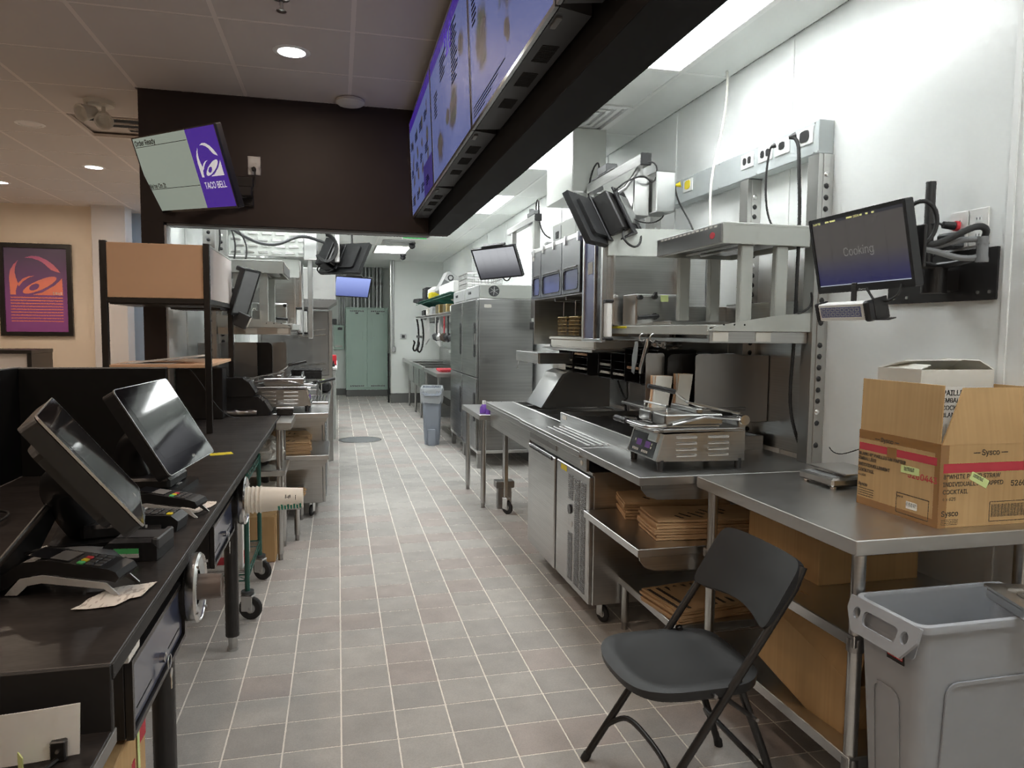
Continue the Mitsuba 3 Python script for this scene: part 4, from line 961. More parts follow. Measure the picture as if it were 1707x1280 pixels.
# ------------------------------------------------------------------ holding cabinets
t = thing("holding_cabinet", "stainless holding cabinet with three dark windows facing the aisle", "food cabinet")
part(t, "body", [bx(1.475, 2.10, 4.22, 5.38, 2.06, 2.10, 0.003), bx(1.475, 2.10, 4.22, 4.235, 1.75, 2.09, 0.003), bx(1.475, 2.10, 5.365, 5.38, 1.40, 2.09, 0.003), bx(2.08, 2.10, 4.22, 5.38, 1.40, 2.09, 0.003), bx(1.475, 2.1, 4.22, 5.38, 1.735, 1.752, 0.003)], "steel")
part(t, "top_rail", [bx(1.45, 1.476, 4.05, 5.40, 2.085, 2.115, 0.003)] + [bx(1.44, 1.475, 4.25 + 0.26 * k, 4.28 + 0.26 * k, 2.06, 2.118, 0.003) for k in range(5)], "steel_bright")
for (a, b) in ((4.24, 4.61), (4.62, 5.11), (5.12, 5.37)):
    w = b - a
    hole = rrect(a + 0.03, 1.762, b - 0.03, 1.90, 0.035)
    k = part(t, "door", ext(sbox(a, 1.745, b, 2.085).difference(hole), 0.012, frame([1.452, 0, 0], [0, 1, 0], y=[0, 0, 1])), "door_steel")
    part(k, "window", ext(hole.buffer(0.006), 0.004, frame([1.460, 0, 0], [0, 1, 0], y=[0, 0, 1])), "window_film", label="dark violet window")
    part(k, "gasket", ext(hole.difference(hole.buffer(-0.007)), 0.003, frame([1.450, 0, 0], [0, 1, 0], y=[0, 0, 1])), "black_plastic")
    part(k, "pull", bx(1.443, 1.455, a + 0.05, b - 0.05, 1.905, 1.914, 0.003), "steel_dark")
part(t, "number_tag", bx(1.449, 1.4525, 5.30, 5.345, 2.03, 2.06, 0.0005), "paper")
part(t, "back_wall", bx(2.06, 2.08, 4.23, 5.37, 1.42, 1.75, 0.002), "steel_dark")
part(t, "slide_rail", [bx(1.50, 2.05, 4.9 - 0.25 * k, 4.92 - 0.25 * k, 1.71, 1.735, 0.003) for k in range(2)], "steel_dark")
# baskets hanging below
for i, y in enumerate((4.40, 4.66, 4.92)):
    t = thing("fry_basket", ["nearest wire basket hanging under the windowed holding cabinet", "middle wire basket hanging under the windowed holding cabinet", "farthest wire basket hanging under the windowed holding cabinet"][i], "basket", "wire baskets under the holding cabinet")
    x0, x1, y0, y1, z0, z1 = 1.56, 1.80, y - 0.10, y + 0.10, 1.475, 1.60
    w = []
    for z in np.linspace(z0, z1, 6):
        w.append(tube([(x0, y0, z), (x1, y0, z), (x1, y1, z), (x0, y1, z), (x0, y0, z)], 0.0016, 4))
    for s in np.linspace(0, 1, 9):
        for yy in (y0, y1): w.append(tube([(x0 + (x1 - x0) * s, yy, z0), (x0 + (x1 - x0) * s, yy, z1)], 0.0014, 4))
        for xx in (x0, x1): w.append(tube([(xx, y0 + (y1 - y0) * s, z0), (xx, y0 + (y1 - y0) * s, z1)], 0.0014, 4))
        w.append(tube([(x0 + (x1 - x0) * s, y0, z0), (x0 + (x1 - x0) * s, y1, z0)], 0.0014, 4))
    part(t, "wire_cage", w, "brass", kind="stuff")
    part(t, "rim", tube([(x0, y0, z1), (x1, y0, z1), (x1, y1, z1), (x0, y1, z1), (x0, y0, z1)], 0.004, 6), "brass")
    part(t, "hanger", [tube([(1.57, y, z1), (1.57, y, 1.735)], 0.003, 6), tube([(1.79, y, z1), (1.79, y, 1.735)], 0.003, 6)], "steel_bright")
solo("food_bin", [bx(1.56, 1.85, 4.25, 5.20, 1.385, 1.45, 0.012), bx(1.55, 1.86, 4.24, 5.21, 1.445, 1.462, 0.006)], "off_white", "long cream plastic bin under the hanging wire baskets", "bin")
t = thing("bin_shelf", "narrow steel shelf carrying the cream plastic bin", "shelf")
part(t, "shelf_top", bx(1.54, 2.12, 4.24, 5.36, 1.368, 1.384, 0.003), "steel_bright")

t = thing("heated_tower", "tall stainless heated cabinet beside the hanging black monitor", "food cabinet")
part(t, "body", [bx(1.475, 2.09, 3.84, 4.19, 1.535, 2.06, 0.004)], "steel")
part(t, "front_frame", [bx(1.452, 1.476, 3.84, 3.875, 1.44, 2.07, 0.003), bx(1.452, 1.476, 4.155, 4.19, 1.44, 2.07, 0.003), bx(1.452, 1.476, 3.97, 3.985, 1.44, 2.07, 0.003), bx(1.452, 1.476, 3.85, 4.18, 1.44, 1.46, 0.003)], "steel_bright")
part(t, "glass", bx(1.462, 1.47, 3.985, 4.155, 1.46, 2.05, 0.001), "window_film", label="dark violet glass strip")
part(t, "glass", bx(1.462, 1.47, 3.875, 3.97, 1.46, 2.05, 0.001), "black_gloss")
part(t, "notice", bx(1.459, 1.462, 4.03, 4.11, 1.84, 1.91, 0.0005), "paper")
part(t, "canopy", [ext(Polygon([(1.47, 1.925), (2.05, 1.935), (2.05, 2.09), (1.47, 2.075)]), 0.03, PXZ(3.84))], "steel_painted")
part(t, "side_trim", [bx(1.50, 1.515, 3.805, 3.84, 1.54, 1.93, 0.002), bx(1.885, 1.90, 3.80, 3.84, 1.54, 1.935, 0.002)], "steel_bright")
t = thing("lamp_bar", "short white upright lamp bar with black ends on the heated cabinet's corner", "lamp bar")
part(t, "tube", bx(1.455, 1.495, 3.785, 3.825, 1.465, 1.665, 0.008), "white_plastic")
part(t, "end_cap", bx(1.45, 1.50, 3.78, 3.83, 1.452, 1.468, 0.004), "black_plastic")
part(t, "end_cap", bx(1.45, 1.50, 3.78, 3.83, 1.663, 1.68, 0.004), "black_plastic")
t = thing("countertop_warmer", "stainless heated drawer with black knobs and bar handle on the wall shelf", "food warmer")
part(t, "body", bx(1.56, 1.86, 3.62, 3.80, 1.535, 1.705, 0.004), "steel_bright")
part(t, "door", bx(1.565, 1.79, 3.612, 3.622, 1.545, 1.695, 0.003), "steel")
part(t, "knob", [cyl([1.575, 3.585, 1.685], [1.575, 3.615, 1.685], 0.013, 14)], "black_plastic", smooth=40)
part(t, "knob", [cyl([1.66, 3.585, 1.69], [1.66, 3.615, 1.69], 0.013, 14), bx(1.652, 1.668, 3.58, 3.60, 1.683, 1.715, 0.003)], "black_plastic", smooth=40)
part(t, "bar_handle", [cyl([1.55, 3.56, 1.575], [1.665, 3.56, 1.585], 0.011, 14), cyl([1.665, 3.56, 1.585], [1.665, 3.615, 1.585], 0.008, 12), cyl([1.665, 3.60, 1.585], [1.665, 3.615, 1.585], 0.018, 16)], "black_plastic", smooth=40)
part(t, "warning_label", bx(1.70, 1.745, 3.6095, 3.613, 1.665, 1.70, 0.0004), "lime_label", label="yellow-green warning label")
part(t, "bar_label", [bx(1.80, 1.822, 3.6165, 3.6205, 1.57, 1.665, 0.0004)], "paper")
part(t, "bar_print", [bx(1.804, 1.818, 3.615, 3.617, z, z + 0.003, 0.0003) for z in np.arange(1.578, 1.655, 0.006)], "ink_black")
part(t, "tray", [bx(1.66, 2.0, 3.40, 3.62, 1.538, 1.56, 0.004)], "steel_bright")

# ------------------------------------------------------------------ ceiling duct, hanging monitor back, small control box
t = thing("duct_box", "square pale metal duct box dropping from the ceiling behind the hanging monitor", "duct")
part(t, "duct", bx(1.60, 1.845, 4.86, 5.5, 2.47, CEIL - 0.005, 0.004), "galvanised" if 0 else "steel_painted")
part(t, "seam", [bx(1.596, 1.605, 4.855, 4.866, 2.47, 2.9, 0.002), bx(1.596, 1.849, 4.855, 4.862, 2.47, 2.482, 0.002)], "steel_bright")
t = thing("exhaust_hood", "slanted steel exhaust plate between the duct box and the holding cabinet", "hood")
part(t, "plate", ext(Polygon([(1.86, 2.47), (2.06, 2.47), (2.11, 2.125), (1.83, 2.125)]), 0.5, PXZ(5.42)), "steel")
t = thing("control_box", "pale metal control box with a switch on top of the holding cabinet", "control box")
part(t, "case", bx(1.60, 1.80, 4.78, 5.32, 2.117, 2.30, 0.005), "steel_painted")
part(t, "switch_plate", bx(1.594, 1.601, 5.1, 5.28, 2.15, 2.28, 0.003), "light_grey")
part(t, "switch", bx(1.588, 1.596, 5.15, 5.21, 2.19, 2.24, 0.002), "black_plastic")
part(t, "outlet_box", bx(1.55, 1.60, 5.30, 5.38, 2.13, 2.18, 0.004), "light_grey")
part(t, "knob", cyl([1.70, 4.765, 2.21], [1.70, 4.785, 2.21], 0.012, 12), "black_plastic")
part(t, "fan_grille", [lathe([(0.035, 0), (0.035, 0.006), (0.028, 0.006), (0.028, 0)], 20, frame([1.77, 4.778, 2.18], [1, 0, 0], z=[0, -1, 0]))], "dark_grey")

t = thing("monitor_beam", "square steel beam with a black end cap carrying the hanging black monitor", "beam")
part(t, "beam", bx(1.69, 1.75, 3.90, 4.82, 2.455, 2.52, 0.003), "steel")
part(t, "end_cap", bx(1.688, 1.752, 3.885, 3.902, 2.453, 2.522, 0.004), "black_plastic")
part(t, "gusset", ext(Polygon([(3.95, 2.455), (4.5, 2.455), (4.42, 2.30), (4.3, 2.28)]), 0.006, frame([1.69, 0, 0], [0, 1, 0], y=[0, 0, 1])), "steel_painted")
part(t, "top_box", [bx(1.68, 1.76, 4.42, 4.58, 2.525, 2.58, 0.006), bx(1.685, 1.755, 4.3, 4.72, 2.52, 2.532, 0.003), cyl([1.72, 4.66, 2.53], [1.72, 4.66, 2.60], 0.012, 10)], "mid_grey")
part(t, "cable", tube([(1.72, 4.66, 2.60), (1.72, 4.70, 2.64), (1.71, 4.76, 2.60), (1.70, 4.80, 2.48), (1.70, 4.8, 2.3)], 0.006, 6, smooth_pts=6), "rubber", smooth=True)
part(t, "upright", bx(1.70, 1.74, 4.80, 4.84, 2.116, 2.46, 0.003), "steel")
t = thing("hanging_junction_boxes", "pair of brushed steel boxes hanging from the beam's near end", "junction box")
part(t, "box", bx(1.665, 1.765, 3.93, 4.10, 2.17, 2.395, 0.006), "steel_bright")
part(t, "box", bx(1.775, 1.895, 3.86, 4.05, 2.19, 2.42, 0.006), "steel_bright")
part(t, "bracket", [bx(1.70, 1.74, 3.97, 4.03, 2.39, 2.46, 0.003), bx(1.72, 1.86, 3.99, 4.01, 2.40, 2.42, 0.003)], "steel")
part(t, "cable", tube([(1.73, 3.89, 2.47), (1.78, 3.87, 2.42), (1.76, 3.88, 2.36), (1.70, 3.86, 2.38), (1.62, 3.84, 2.36), (1.56, 3.80, 2.33), (1.50, 3.82, 2.28)], 0.005, 6, smooth_pts=6), "rubber", smooth=True)
part(t, "cable", tube([(1.88, 3.98, 2.19), (1.80, 3.93, 2.14), (1.72, 3.90, 2.13), (1.64, 3.86, 2.14)], 0.004, 6, smooth_pts=6), "rubber", smooth=True)
t = thing("order_monitor", "black monitor seen from behind, hanging by the heat lamp hood", "monitor")
nh = np.array([-0.67, 0.59, -0.45]); yh = np.array([-0.36, 0.27, 0.89])
xh = np.cross(yh, nh)
def scr_blue(u, v):
    c = mix((0.12, 0.13, 0.22), (0.38, 0.42, 0.55), v)
    return c * dr.select(dr.abs(u * 5 - dr.floor(u * 5 + 0.5)) < 0.015, 0.7, 1.0)
Mh, _b = monitor(t, (1.392, 3.856, 2.105), xh, yh, 0.55, 0.30, 0.045, 0.014, scr_blue)
part(t, "controller", tr(bx(-0.235, 0.0, -0.115, 0.125, -0.15, -0.055, 0.008), Mh), "black_metal")
part(t, "mount_plate", [tr(bx(-0.25, 0.02, -0.14, 0.14, -0.057, -0.045, 0.004), Mh), tr(bx(-0.26, -0.06, -0.15, 0.14, -0.175, -0.163, 0.004), Mh), tr(bx(-0.26, -0.06, -0.15, -0.14, -0.175, -0.05, 0.004), Mh)], "black_plastic")
part(t, "silver_plate", tr(bx(-0.24, -0.10, -0.09, 0.09, -0.181, -0.175, 0.002), Mh), "steel")
part(t, "red_tag", tr(bx(0.19, 0.235, -0.115, -0.085, -0.026, -0.0225, 0.0008), Mh), "red", label="red and white tag")
part(t, "arm", [tube([tuple((Mh @ [-0.1, 0.1, -0.12, 1])[:3]), (1.60, 3.90, 2.32), (1.70, 3.95, 2.44)], 0.012, 8)], "steel_dark", smooth=True)
part(t, "cable", tube([tuple((Mh @ [-0.12, -0.10, -0.13, 1])[:3]), (1.53, 3.70, 1.99), (1.60, 3.74, 1.97), (1.66, 3.80, 2.02), (1.66, 3.85, 2.10), (1.58, 3.82, 2.14)], 0.006, 8, smooth_pts=6), "rubber", smooth=True)
# far pole and second hanging monitor
t = thing("monitor_beam", "steel pole and beam over the holding cabinet's far end carrying the facing monitor", "beam")
part(t, "pole", bx(1.47, 1.52, 5.385, 5.435, 2.10, 2.36, 0.003), "steel_painted")
part(t, "beam", bx(1.47, 1.52, 5.37, 6.30, 2.345, 2.395, 0.003), "steel")
part(t, "end_cap", bx(1.468, 1.522, 5.355, 5.372, 2.343, 2.397, 0.003), "black_plastic")
part(t, "gusset", ext(Polygon([(5.43, 2.345), (5.62, 2.345), (5.43, 2.12)]), 0.005, frame([1.492, 0, 0], [0, 1, 0], y=[0, 0, 1])), "steel")
part(t, "top_box", [bx(1.47, 1.52, 5.40, 5.60, 2.395, 2.43, 0.004), cyl([1.495, 5.56, 2.42], [1.495, 5.56, 2.46], 0.02, 12)], "mid_grey")
part(t, "drop_bracket", bx(1.475, 1.515, 6.12, 6.16, 2.24, 2.35, 0.003), "steel")
part(t, "cable", tube([(1.495, 5.42, 2.42), (1.495, 5.40, 2.50), (1.495, 5.36, 2.49), (1.50, 5.36, 2.38), (1.56, 5.25, 2.20)], 0.005, 6, smooth_pts=6), "rubber", smooth=True)
t = thing("order_monitor", "black monitor with pale grey screen hanging over the tall refrigerator's front", "monitor")
xk, yk = np.array([0.65, -0.759, 0.038]), np.array([-0.362, -0.266, 0.893])
Mk, _b = monitor(t, (1.36, 6.215, 2.095), xk, yk, 0.472, 0.287, 0.04, 0.012, lambda u, v: mix((0.05, 0.05, 0.06), (0.40, 0.41, 0.43), smoothstep(0.0, 0.9, v)) * dr.select(dr.abs(u * 5 - dr.floor(u * 5 + 0.5)) < 0.015, 0.7, 1.0))
part(t, "mount", [tr(bx(-0.12, 0.12, 0.14, 0.16, -0.05, 0.0, 0.003), Mk), tr(bx(0.08, 0.20, -0.07, 0.07, -0.08, -0.03, 0.004), Mk)], "black_metal")
part(t, "cable", tube([tuple((Mk @ [0.0, -0.14, -0.02, 1])[:3]), tuple((Mk @ [0.03, -0.18, -0.02, 1])[:3]), tuple((Mk @ [0.08, -0.15, -0.03, 1])[:3])], 0.005, 6, smooth_pts=6), "rubber", smooth=True)

# ------------------------------------------------------------------ folding chair
t = thing("folding_chair", "black plastic folding chair with a black steel frame in the aisle", "chair")
YL, YR = 2.285, 1.855
r = 0.0125
for y, s in ((YL, -1), (YR, 1)):
    yo = y - s * 0.0
    part(t, "front_leg", [tube([(0.835, yo, 0.012), (0.96, yo, 0.19), (1.20, yo, 0.535), (1.335, yo, 0.73), (1.362, yo, 0.795)], r, 12)], "black_metal", smooth=True)
    part(t, "rear_leg", [tube([(1.335, yo - s * 0.024 * -1, 0.012), (1.27, yo + s * 0.024, 0.20), (1.165, yo + s * 0.024, 0.46)], r, 12)], "black_metal", smooth=True)
    part(t, "brace", [tube([(1.215, yo + s * 0.012, 0.335), (1.13, yo + s * 0.012, 0.40), (1.075, yo + s * 0.014, 0.425)], 0.0075, 8)], "black_metal", smooth=True)
    part(t, "rivet", [cyl([1.215, yo - s * 0.016, 0.34], [1.215, yo + s * 0.036, 0.34], 0.006, 8), cyl([1.075, yo - s * 0.016, 0.428], [1.075, yo + s * 0.02, 0.428], 0.006, 8)], "steel_dark")
    part(t, "foot_cap", [cyl([0.828, yo, 0.0], [0.842, yo, 0.022], 0.015, 12)], "rubber", smooth=40)
    part(t, "foot_cap", [cyl([1.338, yo + s * 0.024, 0.0], [1.333, yo + s * 0.024, 0.024], 0.015, 12)], "rubber", smooth=40)
part(t, "crossbar", tube([(0.905, YL, 0.115), (0.955, YL - 0.035, 0.155), (0.975, YL - 0.09, 0.165), (0.975, YR + 0.09, 0.165), (0.955, YR + 0.035, 0.155), (0.905, YR, 0.115)], 0.0095, 8, smooth_pts=4), "black_metal", smooth=True)
part(t, "crossbar", tube([(1.29, YL - 0.024, 0.125), (1.26, YL - 0.06, 0.165), (1.25, YL - 0.11, 0.175), (1.25, YR + 0.11, 0.175), (1.26, YR + 0.06, 0.165), (1.29, YR + 0.024, 0.125)], 0.0095, 8, smooth_pts=4), "black_metal", smooth=True)
# seat: a dished slab with a rolled front edge
def slab(fn_top, fn_bot, nu=28, nv=28):
    U, V = np.meshgrid(np.linspace(-1, 1, nu), np.linspace(-1, 1, nv), indexing="ij")
    a, b = fn_top(U, V), fn_bot(U, V)
    v = np.vstack([a.reshape(-1, 3), b.reshape(-1, 3)]); N = nu * nv; f = []
    idx = np.arange(N).reshape(nu, nv)
    for i in range(nu - 1):
        for j in range(nv - 1):
            q = [idx[i, j], idx[i + 1, j], idx[i + 1, j + 1], idx[i, j + 1]]
            f += [[q[0], q[1], q[2]], [q[0], q[2], q[3]], [N + q[0], N + q[2], N + q[1]], [N + q[0], N + q[3], N + q[2]]]
    ring = list(idx[:, 0]) + list(idx[-1, 1:]) + list(idx[-2::-1, -1]) + list(idx[0, -2:0:-1])
    for k in range(len(ring)):
        p0, p1 = ring[k], ring[(k + 1) % len(ring)]
        f += [[p0, N + p0, N + p1], [p0, N + p1, p1]]
    return trimesh.Trimesh(v, np.array(f), process=False)
def sq(U, V, n=5.0):
    """square grid to a rounded square"""
    m = np.maximum(np.abs(U), np.abs(V)); l = (np.abs(U) ** n + np.abs(V) ** n) ** (1 / n)
    k = np.where(l > 0, m / np.maximum(l, 1e-9), 1)
    return U * k, V * k
cxs, cys = 1.07, (YL + YR) / 2
def seat_xy(U, V):
    u, v = sq(U, V, 4.5)
    hw = 0.218 + 0.0 * u
    x = cxs + 0.205 * u - 0.03 * (1 - v ** 2) * (u < 0) * np.abs(u)
    return x, cys + hw * v * np.where(u > 0, 1 - 0.10 * u ** 2, 1), u, v
def seat_top(U, V):
    x, y, u, v = seat_xy(U, V)
    e = np.maximum(np.abs(U), np.abs(V))
    z = 0.452 - 0.014 * (1 - np.minimum(e, 1) ** 3) * (u > -2) + 0.006 * v ** 2 - 0.012 * np.clip(e - 0.86, 0, 1) / 0.14 * 1.0 - 0.02 * np.clip(-u - 0.8, 0, 1)
    z += 0.035 * np.clip(u - 0.55, 0, 1) ** 1.3
    return np.stack([x, y, z], -1)
def seat_bot(U, V):
    x, y, u, v = seat_xy(U * 0.985, V * 0.985)
    return np.stack([x, y, 0.416 + 0 * x + 0.03 * np.clip(u - 0.55, 0, 1) ** 1.3], -1)
part(t, "seat", slab(seat_top, seat_bot), "chair_plastic", smooth=50)
# back: curved sheet between the tubes, lower edge arched
dirb = np.array([1.362 - 1.20, 0, 0.795 - 0.535]); dirb /= np.linalg.norm(dirb)
nb = np.array([-dirb[2], 0, dirb[0]])
ob = np.array([1.362, cys, 0.805])
def back_pt(U, V, off):
    u, v = sq(U, V, 7)
    top = 0.012 - 0.010 * u ** 2
    botm = -0.200 - 0.05 * u ** 2
    s = np.where(v > 0, top * v + 0, 0) + 0
    h = (v + 1) / 2
    d = botm + (top - botm) * h
    y = 0.225 * u
    curve = 0.032 * (1 - u ** 2)
    return ob + d[..., None] * dirb - (curve)[..., None] * nb * 1.0 + off * nb + y[..., None] * np.array([0, 1, 0])
part(t, "backrest", slab(lambda U, V: back_pt(U, V, 0.013), lambda U, V: back_pt(U, V, -0.013)), "chair_plastic", smooth=50)
# ------------------------------------------------------------------ trash cans
def loft(rings, cap0=True, cap1=False):
    n = len(rings[0]); v = np.vstack(rings); f = []
    for i in range(len(rings) - 1):
        for k in range(n):
            q = (k + 1) % n
            f += [[i * n + k, i * n + q, (i + 1) * n + q], [i * n + k, (i + 1) * n + q, (i + 1) * n + k]]
    if cap0:
        v = np.vstack([v, rings[0].mean(0)]); c = len(v) - 1
        f += [[c, (k + 1) % n, k] for k in range(n)]
    if cap1:
        v = np.vstack([v, rings[-1].mean(0)]); c = len(v) - 1; b = (len(rings) - 1) * n
        f += [[c, b + k, b + (k + 1) % n] for k in range(n)]
    return trimesh.Trimesh(v, np.array(f), process=False)
def rring(hx, hy, r, z, seg=6):
    pts = []
    for cx, cy, a0 in ((hx - r, hy - r, 0), (-hx + r, hy - r, 90), (-hx + r, -hy + r, 180), (hx - r, -hy + r, 270)):
        for k in range(seg + 1):
            a = math.radians(a0 + 90 * k / seg)
            pts.append([cx + r * math.cos(a), cy + r * math.sin(a), z])
    return np.array(pts)
def slim_can(key, M, HX, HY, H, m, detail=True):
    A = lambda q: tr(q, M)
    tx, ty = HX - 0.012, HY - 0.012
    body = [rring(HX - 0.06, HY - 0.045, 0.03, 0.0), rring(HX - 0.055, HY - 0.04, 0.035, 0.01), rring(tx, ty, 0.035, H - 0.055), rring(tx, ty, 0.035, H - 0.02), rring(HX, HY, 0.035, H - 0.02), rring(HX, HY, 0.035, H - 0.003), rring(HX - 0.003, HY - 0.003, 0.034, H), rring(HX - 0.014, HY - 0.014, 0.03, H), rring(HX - 0.018, HY - 0.018, 0.028, H - 0.01), rring(HX - 0.065, HY - 0.05, 0.028, 0.012)]
    part(key, "body", A(loft(body, True, True)), m, smooth=50)
    for s in (-1, 1):
        if detail or s < 0:
            w = HY - 0.004
            pl = Polygon([(-w, 0.0), (w, 0.0), (w, -0.035), (w - 0.035, -0.088), (-w + 0.035, -0.088), (-w, -0.035)]).buffer(0.006).buffer(-0.003)
            pl = pl.difference(rrect(-0.062, -0.062, 0.062, -0.022, 0.012)).difference(affinity.scale(Point(-0.087, -0.038).buffer(0.013), 1, 1.3)).difference(affinity.scale(Point(0.087, -0.038).buffer(0.013), 1, 1.3)) if w > 0.11 else pl
            F = frame([s * (HX - 0.004), 0, H - 0.006], [0, -s * -1, 0] if s > 0 else [0, -1, 0], y=[-s * 0.30, 0, 0.95])
            part(key, "handle", A(ext(pl, 0.010, F, -0.004)), m)
            if w > 0.11: part(key, "handle_back", A(ext(rrect(-w + 0.02, -0.085, w - 0.02, -0.005, 0.01), 0.003, F, -0.030)), m)
            pn = rrect(-HY * 0.42, 0.06, HY * 0.36, H - 0.21, 0.03)
            Fp = frame([s * (HX - 0.0545), 0, 0.0], [0, s, 0], y=[s * 0.0465 / (H - 0.05), 0, 1])
            part(key, "end_panel", A(ext(pn.difference(pn.buffer(-0.008)), 0.003, Fp, -0.001)), m)
    for s in (-1, 1):
        pn = rrect(-HX + 0.10, 0.06, HX - 0.10, H - 0.16, 0.035)
        Fp = frame([0, s * (HY - 0.039), 0.0], [-s, 0, 0], y=[0, s * 0.0325 / (H - 0.05), 1])
        part(key, "side_panel", A(ext(pn.difference(pn.buffer(-0.010)), 0.005, Fp, -0.002)), m)
t = thing("trash_can", "grey slim trash can with handle holes in the right foreground", "trash can")
Mc = T_(1.685, 1.597, 0)
slim_can(t, Mc, 0.257, 0.127, 0.757, "grey_can")
FR = frame([1.4425, 1.565, 0.640], [0, -1, 0], y=[-0.06, 0, 1])
part(t, "maker_label", tr(bx(-0.03, 0.03, -0.0135, 0.0135, -0.002, 0.0015, 0.0005), FR), "ink_black", label="black and red maker's label")
part(t, "maker_label_red", tr(bx(-0.027, 0.027, -0.003, 0.010, 0.001, 0.0022, 0.0003), FR), "red")
part(t, "maker_print", text("Rubbermaid", 0.008, FR @ T_(0, 0, 0.0018), 0.0006, True, w=0.05, center=True), "paper")
t = thing("steel_pan_lid", "stainless steam pan lying across the grey trash can's rim at the right edge", "pan")
Ml = T_(1.775, 1.612, 0.757) @ rotm([0, 0, 1], -18 + 0)
part(t, "pan", [tr(bx(0.0, 0.38, -0.2, 0.0, 0.0, 0.036, 0.008), Ml)], "steel_bright")
part(t, "rim", [tr(ext(rrect(-0.006, -0.206, 0.386, 0.006, 0.014).difference(rrect(0.03, -0.17, 0.35, -0.03, 0.03)), 0.006), Ml @ T_(0, 0, 0.0355))], "steel_bright")
part(t, "inset", [tr(ext(rrect(0.045, -0.155, 0.335, -0.045, 0.03).difference(rrect(0.055, -0.145, 0.325, -0.055, 0.025)), 0.003), Ml @ T_(0, 0, 0.0355))], "steel")

t = thing("trash_can", "grey slim trash can with a clear bag liner in front of the far sinks", "trash can")
Mf = T_(1.215, 9.50, 0) @ rotm([0, 0, 1], 82)
slim_can(t, Mf, 0.245, 0.135, 0.745, "grey_can_far", False)
rg = []
for z, o in ((0.56, 0.004), (0.62, 0.010), (0.70, 0.014), (0.752, 0.012), (0.758, 0.0), (0.75, -0.012), (0.62, -0.02)):
    r0 = rring(0.245 + o, 0.135 + o, 0.04, z, 8)
    a = np.arange(len(r0)); wv = 0.008 * np.sin(a * 2.3) + 0.006 * np.sin(a * 5.1)
    r0[:, 2] += (wv * 1.6 if z < 0.6 else 0 * wv); d = r0[:, :2] / np.linalg.norm(r0[:, :2], axis=1, keepdims=True)
    r0[:, :2] += d * wv[:, None] * 0.6
    rg.append(r0)
part(t, "bag_liner", tr(loft(rg, False), Mf), "liner", smooth=60, label="clear plastic bag liner")
part(t, "front_panel", tr(bx(-0.262, -0.246, -0.05, 0.05, 0.0, 0.22, 0.004), Mf), "grey_can_far")

# ------------------------------------------------------------------ small table with bottles, floor drain
t = thing("side_table", "narrow steel side table at the far end of the prep counter with purple bottles", "table")
part(t, "tabletop", shelf_top(1.14, 1.60, 5.84, 6.02, 0.80, 0.045) + [bx(1.14, 1.6, 5.9, 6.7, 0.788, 0.80, 0.003), bx(1.14, 1.152, 5.85, 6.7, 0.755, 0.79, 0.002)], "steel_top")
for x, y in ((1.19, 5.90), (1.19, 6.64), (1.55, 6.64)): leg(t, x, y, 0, 0.79, 0.022)
for i, (x, y, lb) in enumerate(((1.21, 5.98, "farther purple cleaning bottle with white cap on the narrow steel side table"), (1.24, 5.88, "nearer purple cleaning bottle with white cap on the narrow steel side table"))):
    t = thing("spray_bottle", lb, "bottle", "purple bottles on the side table")
    part(t, "bottle", lathe([(0, 0), (0.035, 0.0), (0.038, 0.01), (0.036, 0.045), (0.018, 0.075), (0.014, 0.08)], 18, T_(x, y, 0.8005)), "purple", smooth=40)
    part(t, "cap", cyl([x, y, 0.875], [x, y, 0.905], 0.018, 16, 0.016), "white_plastic", smooth=40)
solo("pan_stand", [bx(1.30, 1.42, 5.82, 5.88, 0.0, 0.18, 0.004), bx(1.28, 1.44, 5.80, 5.90, 0.18, 0.24, 0.006)], "steel_dark", "dark low metal stand on the floor by the counter's caster", "stand")
t = thing("floor_drain", "round flat floor drain cover in the aisle tiles", "drain")
part(t, "cover", lathe([(0, 0.004), (0.26, 0.004), (0.272, 0.0)], 40, T_(0.287, 9.93, 0.0005)), "mid_grey", smooth=30)
part(t, "rim", lathe([(0.272, 0.0), (0.274, 0.005), (0.285, 0.005), (0.287, 0.0)], 40, T_(0.287, 9.93, 0.0005)), "steel_dark", smooth=30)

# ------------------------------------------------------------------ objects on and over the prep counter's far half
t = thing("bun_chute", "slanted stainless chute box at the far end of the prep counter", "chute")
part(t, "body", ext(Polygon([(1.50, 0.922), (2.05, 0.922), (2.05, 1.20), (1.72, 1.20), (1.66, 1.17)]), 0.40, PXZ(5.62)), "steel_dark")
part(t, "slanted_face", ext(Polygon([(1.492, 0.922), (1.505, 0.922), (1.675, 1.165), (1.73, 1.195), (1.72, 1.203), (1.655, 1.175)]), 0.44, PXZ(5.64)), "steel_bright")
t = thing("utensil_shelf", "slatted steel shelf with hooks over the slanted chute", "shelf")
part(t, "shelf_top", [bx(1.50, 2.1, 5.30, 6.0, 1.32, 1.33, 0.003)], "steel_bright")
part(t, "side", [bx(1.49, 1.505, 5.30, 6.0, 1.25, 1.335, 0.003)], "steel")
part(t, "side", [bx(1.50, 2.1, 5.29, 5.305, 1.25, 1.335, 0.003)], "steel")
part(t, "hook", tube([(1.49, 5.9, 1.25), (1.485, 5.9, 1.22), (1.47, 5.9, 1.20), (1.485, 5.9, 1.18)], 0.004, 6), "chrome", smooth=True)
part(t, "upright", bx(1.72, 1.75, 5.60, 5.64, 1.205, 1.32, 0.003), "steel_bright")
t = thing("order_cards", "white printed cards standing on the slanted chute", "card")
part(t, "card", bx(1.70, 1.705, 5.27, 5.45, 1.205, 1.25, 0.0008), "paper")
part(t, "card", bx(1.70, 1.705, 5.46, 5.60, 1.205, 1.25, 0.0008), "paper")
t = thing("soap_dispenser", "white soap dispenser with dark window on the right wall beyond the counter", "dispenser")
